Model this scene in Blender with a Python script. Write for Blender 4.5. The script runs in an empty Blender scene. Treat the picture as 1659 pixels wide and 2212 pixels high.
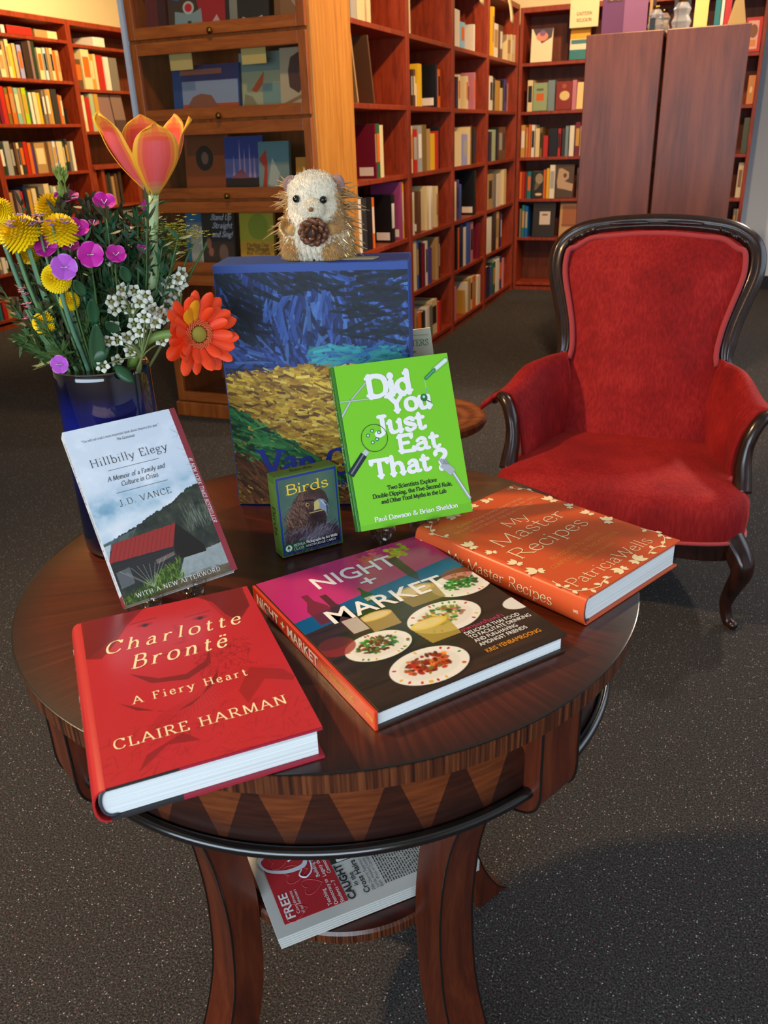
import bpy, math, random
import numpy as np
from mathutils import Vector, Matrix, noise as mnoise
random.seed(7); rng = np.random.default_rng(7)
SC = bpy.context.scene
COL = SC.collection
# ------------------------------------------------------------------ camera
cam_d = bpy.data.cameras.new('camera'); cam = bpy.data.objects.new('camera', cam_d); COL.objects.link(cam)
rx = Vector((0.932, 0.362, -0.034)); dn = Vector((0.120, -0.396, -0.910)); fw = Vector((-0.343, 0.844, -0.412))
fw.normalize(); rx = (rx - fw * rx.dot(fw)).normalized(); dn = fw.cross(rx)
cam.matrix_world = Matrix(((rx.x, -dn.x, -fw.x, 0), (rx.y, -dn.y, -fw.y, 0), (rx.z, -dn.z, -fw.z, 1.18), (0, 0, 0, 1)))
cam_d.sensor_fit = 'VERTICAL'; cam_d.sensor_height = 36.0; cam_d.lens = 36.0 * 1789.2 / 2212
cam_d.clip_start = 0.02; cam_d.dof.use_dof = True; cam_d.dof.focus_distance = 1.05; cam_d.dof.aperture_fstop = 12.0
SC.camera = cam
# ------------------------------------------------------------------ light and exposure
SC.view_settings.view_transform = 'Standard'; SC.view_settings.look = 'None'
SC.view_settings.gamma = 1.0; SC.view_settings.exposure = 0.45; SC.view_settings.use_curve_mapping = False
W = bpy.data.worlds.new('sky'); SC.world = W; W.use_nodes = True
bg = W.node_tree.nodes['Background']; bg.inputs[0].default_value = (0.62, 0.80, 1.0, 1); bg.inputs[1].default_value = 0.4

def area_light(name, loc, target, sx, sy, power, color):
    d = bpy.data.lights.new(name, 'AREA'); d.shape = 'RECTANGLE'; d.size = sx; d.size_y = sy
    d.energy = power; d.color = color
    o = bpy.data.objects.new(name, d); COL.objects.link(o); o.location = loc
    o.rotation_euler = (Vector(target) - Vector(loc)).to_track_quat('-Z', 'Y').to_euler(); return o

def lamp_light(name, loc, power, color, radius=0.06, target=None, angle=80, blend=0.6):
    d = bpy.data.lights.new(name, 'SPOT' if target else 'POINT'); d.energy = power; d.color = color; d.shadow_soft_size = radius
    o = bpy.data.objects.new(name, d); COL.objects.link(o); o.location = loc
    if target:
        d.spot_size = math.radians(angle); d.spot_blend = blend
        o.rotation_euler = (Vector(target) - Vector(loc)).to_track_quat('-Z', 'Y').to_euler()
    return o
WARM = (1.0, 0.66, 0.33); COOL = (0.72, 0.86, 1.0)
area_light('shop_window_daylight', (-0.3, -1.75, 1.15), (-0.45, 1.6, 0.75), 3.4, 1.05, 66, COOL)
area_light('side_window_daylight', (2.35, 2.6, 1.7), (-0.5, 1.8, 0.8), 3.0, 1.6, 22, (0.70, 0.83, 1.0))
lamp_light('ceiling_spot_key', (-2.35, 0.62, 2.75), 250, WARM, 0.06, (-0.5, 0.85, 0.75), 100, 0.9)
lamp_light('ceiling_spot_left_case', (-3.3, 5.2, 2.75), 250, (1.0, 0.72, 0.36), 0.08, (-4.8, 5.6, 1.3), 120, 0.8)
lamp_light('ceiling_spot_red_row', (-0.35, 3.3, 2.75), 175, (1.0, 0.66, 0.34), 0.05, (-1.6, 4.8, 0.9), 120, 0.8)
lamp_light('ceiling_spot_back_case', (-0.7, 5.5, 2.75), 120, (1.0, 0.70, 0.40), 0.05, (-1.1, 6.9, 1.2), 120, 0.8)
lamp_light('ceiling_spot_glass_case', (-1.3, 2.0, 2.75), 44, (1.0, 0.68, 0.36), 0.06, (-1.9, 3.2, 1.0), 110, 0.8)
lamp_light('ceiling_spot_aisle', (0.9, 4.4, 2.75), 190, (1.0, 0.86, 0.72), 0.1, (0.3, 4.2, 0.0), 130, 0.8)

# ------------------------------------------------------------------ helpers
def lin(c):
    return tuple((x / 12.92 if x <= 0.04045 else ((x + 0.055) / 1.055) ** 2.4) for x in c)
def rgb(r, g, b): return lin((r / 255, g / 255, b / 255))

PAL = {'grey': (118, 110, 100), 'silver': (160, 155, 145), 'cream': (214, 190, 140), 'tan': (168, 130, 82), 'brown': (96, 62, 40),
 'dark brown': (52, 36, 26), 'black': (18, 17, 18), 'charcoal': (48, 47, 46), 'dark grey': (70, 70, 70), 'blue': (52, 84, 150),
 'navy': (24, 34, 66), 'maroon': (110, 18, 38), 'magenta': (150, 62, 108), 'green': (40, 88, 50), 'dark green': (34, 52, 34),
 'white': (218, 206, 188), 'orange': (206, 96, 26), 'yellow': (216, 168, 30), 'red': (176, 34, 22), 'light grey': (150, 148, 140),
 'olive': (118, 92, 42), 'lavender': (146, 142, 184), 'sky blue': (128, 180, 206), 'pink': (186, 112, 124), 'purple': (78, 52, 110),
 'gold': (190, 140, 56), 'peach': (214, 160, 110), 'mauve': (130, 98, 96), 'pale blue': (178, 192, 190), 'pale teal': (128, 166, 140),
 'lime': (160, 182, 20), 'pale green': (160, 176, 138), 'teal': (32, 108, 110), 'bright blue': (20, 92, 160), 'grey blue': (110, 128, 132),
 'salmon': (196, 104, 74), 'floral': (224, 200, 160), 'teal and yellow': (222, 152, 30), 'dark red': (136, 30, 24)}

MATS = {}
def mat(name, col, rough=0.5, spec=0.5, metal=0.0, **kw):
    if name in MATS: return MATS[name]
    m = bpy.data.materials.new(name); m.use_nodes = True
    b = m.node_tree.nodes['Principled BSDF']
    b.inputs['Base Color'].default_value = (*col, 1); b.inputs['Roughness'].default_value = rough
    b.inputs['Specular IOR Level'].default_value = spec; b.inputs['Metallic'].default_value = metal
    for k, v in kw.items():
        b.inputs[k.replace('_', ' ')].default_value = v if not isinstance(v, tuple) else (*v, 1)
    MATS[name] = m; return m

def nodes_of(m):
    nt = m.node_tree; return nt, nt.nodes, nt.links, nt.nodes['Principled BSDF']

def tex_coord(nt, scale=(1, 1, 1), kind='Object', rot=(0, 0, 0)):
    tc = nt.nodes.new('ShaderNodeTexCoord'); mp = nt.nodes.new('ShaderNodeMapping')
    mp.inputs['Scale'].default_value = scale; mp.inputs['Rotation'].default_value = rot
    nt.links.new(tc.outputs[kind], mp.inputs['Vector']); return mp.outputs['Vector']

def ramp(nt, fac, stops):
    r = nt.nodes.new('ShaderNodeValToRGB'); e = r.color_ramp.elements
    while len(e) < len(stops): e.new(0.5)
    for el, (p, c) in zip(e, stops): el.position = p; el.color = (*c, 1)
    nt.links.new(fac, r.inputs['Fac']); return r.outputs['Color']

def math_node(nt, op, a, b=None, c=None):
    n = nt.nodes.new('ShaderNodeMath'); n.operation = op
    for i, v in enumerate((a, b, c)):
        if v is None: continue
        if isinstance(v, (int, float)): n.inputs[i].default_value = v
        else: nt.links.new(v, n.inputs[i])
    return n.outputs[0]

def mix_col(nt, fac, a, b, mode='MIX'):
    n = nt.nodes.new('ShaderNodeMix'); n.data_type = 'RGBA'; n.blend_type = mode
    for s, v in ((n.inputs['Factor'], fac), (n.inputs['A'], a), (n.inputs['B'], b)):
        if isinstance(v, (int, float)): s.default_value = v
        elif isinstance(v, tuple): s.default_value = (*v, 1)
        else: nt.links.new(v, s)
    return n.outputs['Result']

def noise_tex(nt, vec, scale, detail=4.0, rough=0.55, dist=0.0):
    n = nt.nodes.new('ShaderNodeTexNoise'); n.inputs['Scale'].default_value = scale; n.inputs['Detail'].default_value = detail
    n.inputs['Roughness'].default_value = rough; n.inputs['Distortion'].default_value = dist
    if vec is not None: nt.links.new(vec, n.inputs['Vector'])
    return n.outputs['Fac']

def bump(nt, b, height, strength=0.2, dist=0.002):
    n = nt.nodes.new('ShaderNodeBump'); n.inputs['Strength'].default_value = strength; n.inputs['Distance'].default_value = dist
    nt.links.new(height, n.inputs['Height']); nt.links.new(n.outputs['Normal'], b.inputs['Normal'])

def wood(name, c1, c2, c3, scale=(8, 8, 0.7), rough=0.35, spec=0.5, coat=0.0, ns=5.0):
    if name in MATS: return MATS[name]
    m = mat(name, c2, rough, spec); nt, N, L, b = nodes_of(m)
    v = tex_coord(nt, scale)
    f = noise_tex(nt, v, ns, 5, 0.6, 0.6); f2 = noise_tex(nt, v, ns * 6, 3, 0.6)
    f3 = math_node(nt, 'ADD', math_node(nt, 'MULTIPLY', f, 0.75), math_node(nt, 'MULTIPLY', f2, 0.25))
    L.new(ramp(nt, f3, [(0.3, c1), (0.5, c2), (0.72, c3)]), b.inputs['Base Color'])
    if coat: b.inputs['Coat Weight'].default_value = coat; b.inputs['Coat Roughness'].default_value = 0.12
    return m

def vcol_mat(name, rough=0.4, spec=0.5, coat=0.0):
    if name in MATS: return MATS[name]
    m = mat(name, (1, 1, 1), rough, spec); nt, N, L, b = nodes_of(m)
    a = N.new('ShaderNodeVertexColor'); a.layer_name = 'print'; L.new(a.outputs['Color'], b.inputs['Base Color'])
    b.inputs['Coat Weight'].default_value = coat; b.inputs['Coat Roughness'].default_value = 0.15
    return m

def link(o, parent=None):
    COL.objects.link(o)
    if parent: o.parent = parent
    return o
def tag(o, label=None, cat=None, group=None, kind=None):
    if label: o['label'] = label
    if cat: o['category'] = cat
    if group: o['group'] = group
    if kind: o['kind'] = kind
    return o
def empty(name, loc=(0, 0, 0), rz=0.0, label=None, cat=None, group=None, matrix=None):
    o = bpy.data.objects.new(name, None); COL.objects.link(o); o.empty_display_size = 0.05
    if matrix is not None: o.matrix_world = matrix
    else: o.location = loc; o.rotation_euler = (0, 0, rz)
    return tag(o, label, cat, group)

class MB:
    """collects shapes for one mesh object"""
    def __init__(s): s.v = []; s.f = []; s.m = []; s.c = []
    def add(s, verts, faces, mi=0, col=None):
        o = len(s.v); s.v.extend([tuple(p) for p in verts]); s.f.extend([tuple(i + o for i in f) for f in faces]); s.m.extend([mi] * len(faces))
        s.c.extend([col] * len(faces)); return s
    def box(s, a, b, mi=0, col=None):
        (x0, y0, z0), (x1, y1, z1) = a, b
        v = [(x0, y0, z0), (x1, y0, z0), (x1, y1, z0), (x0, y1, z0), (x0, y0, z1), (x1, y0, z1), (x1, y1, z1), (x0, y1, z1)]
        return s.add(v, [(0, 3, 2, 1), (4, 5, 6, 7), (0, 1, 5, 4), (1, 2, 6, 5), (2, 3, 7, 6), (3, 0, 4, 7)], mi, col)
    def quad(s, p, mi=0, col=None): return s.add(p, [tuple(range(len(p)))], mi, col)
    def tube(s, pts, rad, n=8, mi=0, closed=False, cap=True, flat=1.0, up=None, col=None):
        P = [Vector(p) for p in pts]; k = len(P)
        if isinstance(rad, (int, float)): rad = [rad] * k
        vs = []; prev = Vector(up) if up else None
        for i in range(k):
            if closed: t = P[(i + 1) % k] - P[i - 1]
            else: t = P[min(i + 1, k - 1)] - P[max(i - 1, 0)]
            t = t.normalized() if t.length > 1e-9 else Vector((0, 0, 1))
            if prev is None: prev = Vector((0, 0, 1)) if abs(t.z) < 0.9 else Vector((1, 0, 0))
            a = (prev - t * prev.dot(t))
            a = a.normalized() if a.length > 1e-6 else t.orthogonal().normalized()
            if not up: prev = a
            b = t.cross(a)
            for j in range(n):
                th = 2 * math.pi * j / n
                vs.append(P[i] + a * (math.cos(th) * rad[i]) + b * (math.sin(th) * rad[i] * flat))
        fs = []
        for i in range(k if closed else k - 1):
            for j in range(n):
                a0 = i * n + j; a1 = i * n + (j + 1) % n; b0 = ((i + 1) % k) * n + j; b1 = ((i + 1) % k) * n + (j + 1) % n
                fs.append((a0, a1, b1, b0))
        if cap and not closed: fs.append(tuple(range(n))[::-1]); fs.append(tuple((k - 1) * n + j for j in range(n)))
        return s.add(vs, fs, mi, col)
    def lathe(s, prof, n=48, mi=0, c=(0, 0, 0), mis=None, col=None):
        vs = []; k = len(prof)
        for (r, z) in prof:
            for j in range(n):
                th = 2 * math.pi * j / n; vs.append((c[0] + r * math.cos(th), c[1] + r * math.sin(th), c[2] + z))
        o = len(s.v); s.v.extend(vs)
        for i in range(k - 1):
            for j in range(n):
                s.f.append((o + i * n + j, o + i * n + (j + 1) % n, o + (i + 1) * n + (j + 1) % n, o + (i + 1) * n + j)); s.m.append(mis[i] if mis else mi); s.c.append(col)
        for i, rev in ((0, True), (k - 1, False)):
            if prof[i][0] > 1e-6:
                f = [o + i * n + j for j in range(n)]
                s.f.append(tuple(f[::-1] if rev else f)); s.m.append(mi if not mis else mis[min(i, k - 2)]); s.c.append(col)
        return s
    def ball(s, c, r, nu=12, nv=8, mi=0, M=None, col=None):
        if isinstance(r, (int, float)): r = (r, r, r)
        vs = []; c = Vector(c)
        for i in range(nv + 1):
            ph = math.pi * i / nv
            for j in range(nu):
                th = 2 * math.pi * j / nu
                p = Vector((r[0] * math.sin(ph) * math.cos(th), r[1] * math.sin(ph) * math.sin(th), -r[2] * math.cos(ph)))
                vs.append((M @ p if M else p) + c)
        fs = [(i * nu + j, i * nu + (j + 1) % nu, (i + 1) * nu + (j + 1) % nu, (i + 1) * nu + j) for i in range(nv) for j in range(nu)]
        return s.add(vs, fs, mi, col)
    def grid(s, rows, mi=0, closed=False, col=None):
        k = len(rows[0]); vs = [p for r in rows for p in r]
        fs = [(i * k + j, i * k + (j + 1) % k, (i + 1) * k + (j + 1) % k, (i + 1) * k + j) for i in range(len(rows) - 1) for j in range(k if closed else k - 1)]
        return s.add(vs, fs, mi, col)
    def prism(s, poly, y0, y1, mi=0, axes=None):
        """polygon in local (x,z) swept along y"""
        k = len(poly); vs = [(x, y0, z) for x, z in poly] + [(x, y1, z) for x, z in poly]
        fs = [tuple(range(k)), tuple(range(2 * k - 1, k - 1, -1))] + [(i, k + i, k + (i + 1) % k, (i + 1) % k) for i in range(k)]
        return s.add(vs, fs, mi)
    def build(s, name, mats, parent=None, smooth=False, bevel=0.0, auto=None, seg=2, sub=0):
        me = bpy.data.meshes.new(name); me.from_pydata(s.v, [], s.f); 
        if not isinstance(mats, (list, tuple)): mats = [mats]
        for m in mats: me.materials.append(m)
        if len(mats) > 1: me.polygons.foreach_set('material_index', s.m)
        if any(c is not None for c in s.c):
            ca = me.color_attributes.new('print', 'FLOAT_COLOR', 'CORNER'); arr = []
            for p, c in zip(me.polygons, s.c): arr.extend([(*(c or (1, 1, 1)), 1.0)] * p.loop_total)
            ca.data.foreach_set('color', np.array(arr, dtype=np.float32).ravel())
        me.validate(); me.update()
        if smooth: me.polygons.foreach_set('use_smooth', [True] * len(me.polygons))
        if auto: me.set_sharp_from_angle(angle=math.radians(auto))
        o = bpy.data.objects.new(name, me); link(o, parent)
        if bevel:
            md = o.modifiers.new('bevel', 'BEVEL'); md.width = bevel; md.segments = seg; md.limit_method = 'ANGLE'; md.angle_limit = math.radians(35)
        if sub:
            md = o.modifiers.new('sub', 'SUBSURF'); md.levels = sub; md.render_levels = sub
        return o

def smooth_path(pts, n=6, closed=False):
    """Catmull-Rom through points"""
    P = [np.array(p, float) for p in pts]; k = len(P); out = []
    for i in range(k if closed else k - 1):
        p0 = P[i - 1] if (i > 0 or closed) else 2 * P[0] - P[1]
        p1 = P[i]; p2 = P[(i + 1) % k]
        p3 = P[(i + 2) % k] if (i + 2 < k or closed) else 2 * P[-1] - P[-2]
        for j in range(n):
            t = j / n; out.append(0.5 * ((2 * p1) + (-p0 + p2) * t + (2 * p0 - 5 * p1 + 4 * p2 - p3) * t * t + (-p0 + 3 * p1 - 3 * p2 + p3) * t ** 3))
    if not closed: out.append(P[-1])
    return [tuple(p) for p in out]
# ------------------------------------------------------------------ lettering: a pen-drawn serif alphabet, cap height 1
G = {}
def _g(ch, adv, spec): G[ch] = (adv, spec)
ST = '_L_.16,0 .16,1|'
_g('A', .92, '_L.05,0 .45,1|L_.45,1 .87,0|L.2,.36 .7,.36'); _g('B', .76, ST + 'C.16,1 .42,1 .6,.9 .6,.64 .42,.53 .16,.53|C.16,.53 .48,.53 .69,.42 .69,.14 .46,0 .16,0')
_g('C', .84, 'C.76,.78 .6,.98 .42,1.01 .18,.9 .07,.62 .07,.38 .18,.1 .42,-.01 .64,.03 .79,.22|L.76,.74 .76,1'); _g('D', .9, ST + 'C.16,1 .5,1 .75,.85 .83,.5 .75,.15 .5,0 .16,0')
_g('E', .74, ST + 'L.16,1 .63,1 .63,.8|L.16,.53 .5,.53|L.16,0 .67,0 .67,.22'); _g('F', .7, ST + 'L.16,1 .63,1 .63,.78|L.16,.53 .5,.53')
_g('G', .92, 'C.77,.78 .6,.98 .42,1.01 .18,.9 .07,.62 .07,.38 .18,.1 .42,-.01 .62,.02 .78,.1|L_.78,.02 .78,.42|L.76,.76 .76,1'); _g('H', .94, ST + '_L_.78,0 .78,1|L.16,.52 .78,.52')
_g('I', .34, '_L_.17,0 .17,1'); _g('J', .5, 'L.32,1 .32,.2|L.16,1 .48,1|C.32,.2 .29,.02 .16,-.08 .02,-.0 .03,.1'); _g('K', .88, ST + '_L.76,1 .18,.45|L_.36,.6 .82,0'); _g('L', .72, ST + 'L.16,0 .66,0 .66,.24')
_g('M', 1.12, '_L.14,0 .16,1|L.16,1 .56,.06 .96,1|L_.96,1 .98,0'); _g('N', .94, '_L_.16,0 .16,1|L.16,1 .78,0|L_.78,0 .78,1'); _g('O', .94, 'D.47,1.01 .79,.88 .88,.5 .79,.12 .47,-.01 .15,.12 .06,.5 .15,.88')
_g('P', .72, ST + 'C.16,1 .45,1 .65,.9 .65,.6 .45,.47 .16,.47'); _g('Q', .94, G['O'][1] + '|L.5,.2 .88,-.2'); _g('R', .86, ST + 'C.16,1 .45,1 .64,.9 .64,.63 .45,.5 .16,.5|L_.4,.5 .8,0')
_g('S', .64, 'C.54,.8 .44,.97 .28,1.01 .12,.92 .11,.72 .3,.56 .5,.42 .57,.22 .46,.03 .28,-.01 .13,.03 .07,.22|L.54,.74 .54,1|L.07,.0 .07,.27'); _g('T', .8, '_L.4,0 .4,1|L.06,.78 .06,1 .74,1 .74,.78')
_g('U', .9, '_L.16,1 .16,.34|C.16,.34 .24,.05 .46,-.01 .66,.05 .75,.34|L_.75,.34 .75,1'); _g('V', .88, '_L.06,1 .46,0|L_.46,0 .84,1'); _g('W', 1.26, '_L.06,1 .37,0|L.37,0 .64,.95 .92,0|L_.92,0 1.2,1')
_g('X', .86, '_L_.08,0 .76,1|_L_.08,1 .78,0'); _g('Y', .84, '_L.06,1 .42,.48|L_.42,.48 .8,1|L_.42,.48 .42,0'); _g('Z', .74, 'L.1,.8 .1,1 .66,1 .07,0 .68,0 .68,.22')
_g('a', .6, 'C.1,.53 .24,.67 .39,.61 .44,.45|L.44,.46 .44,.12|C.44,.12 .47,.02 .58,.02|C.44,.4 .2,.36 .08,.2 .14,.02 .3,.0 .44,.14'); _g('b', .68, '_L.14,1.05 .14,.02|C.14,.48 .28,.65 .46,.63 .6,.45 .59,.18 .44,.0 .26,.01 .14,.13')
_g('c', .56, 'C.49,.5 .4,.65 .28,.67 .12,.56 .06,.33 .13,.09 .29,-.01 .42,.03 .52,.17'); _g('d', .7, '_L_.54,1.05 .54,0|C.54,.48 .4,.65 .22,.63 .08,.45 .09,.18 .24,.0 .42,.01 .54,.13')
_g('e', .58, 'L.08,.37 .5,.37|C.5,.37 .45,.6 .28,.67 .12,.55 .06,.32 .14,.08 .31,-.01 .44,.04 .52,.18'); _g('f', .42, '_L.16,0 .16,.78|C.16,.78 .2,.98 .33,1.06 .47,.97|L.02,.64 .36,.64')
_g('g', .62, 'D.27,.67 .43,.59 .46,.44 .37,.29 .2,.28 .08,.4 .11,.58|C.16,.3 .09,.15 .3,.06 .5,-.02 .52,-.18 .32,-.3 .1,-.26 .06,-.12 .2,.03|L.42,.58 .57,.67'); _g('h', .74, '_L_.14,1.05 .14,0|C.14,.42 .28,.64 .46,.64 .55,.44|L_.55,.46 .55,0')
_g('i', .32, '_L_.16,.64 .16,0|.16,.92'); _g('j', .32, '_L.18,.64 .18,-.1|C.18,-.1 .14,-.28 .0,-.28|.18,.92'); _g('k', .7, '_L_.14,1.05 .14,0|_L.56,.64 .16,.28|L_.28,.4 .62,0'); _g('l', .32, '_L_.16,1.05 .16,0')
_g('m', 1.08, '_L_.14,.65 .14,0|C.14,.42 .28,.64 .44,.62 .53,.42|L_.53,.44 .53,0|C.53,.42 .66,.64 .82,.62 .91,.42|L_.91,.44 .91,0'); _g('n', .74, '_L_.14,.65 .14,0|C.14,.42 .28,.64 .46,.64 .55,.44|L_.55,.46 .55,0')
_g('o', .66, 'D.33,.67 .53,.58 .6,.33 .53,.08 .33,-.01 .13,.08 .06,.33 .13,.58'); _g('p', .7, '_L_.14,.65 .14,-.3|C.14,.48 .28,.65 .46,.63 .6,.45 .59,.18 .44,.0 .26,.01 .14,.13'); _g('q', .7, 'L_.54,.65 .54,-.3|C.54,.48 .4,.65 .22,.63 .08,.45 .09,.18 .24,.0 .42,.01 .54,.13')
_g('r', .54, '_L_.14,.65 .14,0|C.14,.4 .24,.6 .36,.66 .47,.6'); _g('s', .52, 'C.43,.54 .34,.66 .22,.67 .1,.58 .13,.43 .27,.34 .42,.26 .45,.12 .34,.0 .2,-.01 .07,.12'); _g('t', .44, 'L.17,.88 .17,.14|C.17,.14 .23,.0 .34,.0 .42,.08|L.03,.64 .37,.64')
_g('u', .74, '_L.14,.64 .14,.22|C.14,.22 .2,.02 .34,-.0 .48,.06 .56,.2|_L_.56,.64 .56,0'); _g('v', .66, '_L.05,.65 .33,0|L_.33,0 .6,.65'); _g('w', .96, '_L.05,.65 .28,0|L.28,0 .48,.6 .68,0|L_.68,0 .9,.65'); _g('x', .66, '_L_.06,0 .58,.65|_L_.06,.65 .6,0')
_g('y', .66, '_L.05,.65 .35,0|_L.61,.65 .3,-.14|C.3,-.14 .2,-.31 .05,-.26'); _g('z', .58, 'L.08,.5 .08,.65 .5,.65 .05,0 .52,0 .52,.16')
_g('.', .3, '.15,.05'); _g(',', .3, '.15,.05|L.17,.04 .1,-.15'); _g('-', .42, 'L.06,.32 .36,.32'); _g('?', .6, 'C.08,.78 .14,.96 .3,1.02 .48,.94 .52,.74 .4,.56 .3,.46 .28,.28|.28,.05')
_g('!', .3, 'L.15,1 .15,.3|.15,.05'); _g('"', .36, 'L.1,1.05 .1,.75|L.24,1.05 .24,.75'); _g("'", .2, 'L.1,1.05 .1,.75'); _g('#', .8, 'L.2,0 .35,1|L.5,0 .65,1|L.06,.66 .76,.66|L.04,.34 .74,.34')
_g('&', .94, 'C.86,.5 .76,.18 .5,-.0 .24,.0 .08,.2 .14,.42 .4,.6 .54,.78 .44,1.0 .28,.98 .22,.78 .36,.5 .6,.2 .88,.0'); _g('+', .7, 'L.06,.45 .64,.45|L.35,.16 .35,.74'); _g('*', .4, '.2,.45'); _g('1', .5, '_L.26,0 .26,1|L.26,1 .08,.84')
_g('5', .62, 'L.52,1 .16,1 .13,.58|C.13,.58 .3,.66 .5,.54 .55,.28 .4,.02 .2,-.01 .07,.1'); _g('6', .64, 'C.52,.92 .36,1.0 .16,.78 .07,.4 .15,.08 .33,-.01 .52,.1 .56,.34 .44,.56 .28,.58 .1,.4'); _g(' ', .36, '')
_g('7', .6, 'L.08,.85 .08,1 .54,1 .22,0'); _g('2', .62, 'C.1,.78 .18,.96 .33,1.01 .5,.9 .5,.68 .3,.38 .08,0|L.08,0 .54,0 .54,.16'); _g('~', .6, 'C.06,.34 .16,.48 .3,.4 .44,.32 .54,.46'); _g('ë', .58, G['e'][1] + '|.18,.92|.4,.92'); _g('(', .3, ''); 

def _curve(p, closed, n):
    return [np.array(q[:2]) for q in smooth_path([(x, y, 0) for x, y in p], n, closed)]

class TL(MB):
    """lines of print: every marked line becomes a mesh of its own"""
    def __init__(s): super().__init__(); s.marks = []
    def mark(s): s.marks.append(len(s.f))
    def build(s, name, mats, parent=None, smooth=False, **kw):
        ms = sorted(set([0] + s.marks + [len(s.f)])); out = None
        for a, b in zip(ms[:-1], ms[1:]):
            k = MB(); fs = s.f[a:b]; ids = sorted({i for f in fs for i in f}); mp = {i: j for j, i in enumerate(ids)}
            k.v = [s.v[i] for i in ids]; k.f = [tuple(mp[i] for i in f) for f in fs]; k.m = s.m[a:b]; k.c = s.c[a:b]
            out = k.build(name, mats, parent, smooth, **kw)
        return out

def text_width(s, track): return sum(G.get(c, G[' '])[0] + track for c in s) - track

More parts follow.
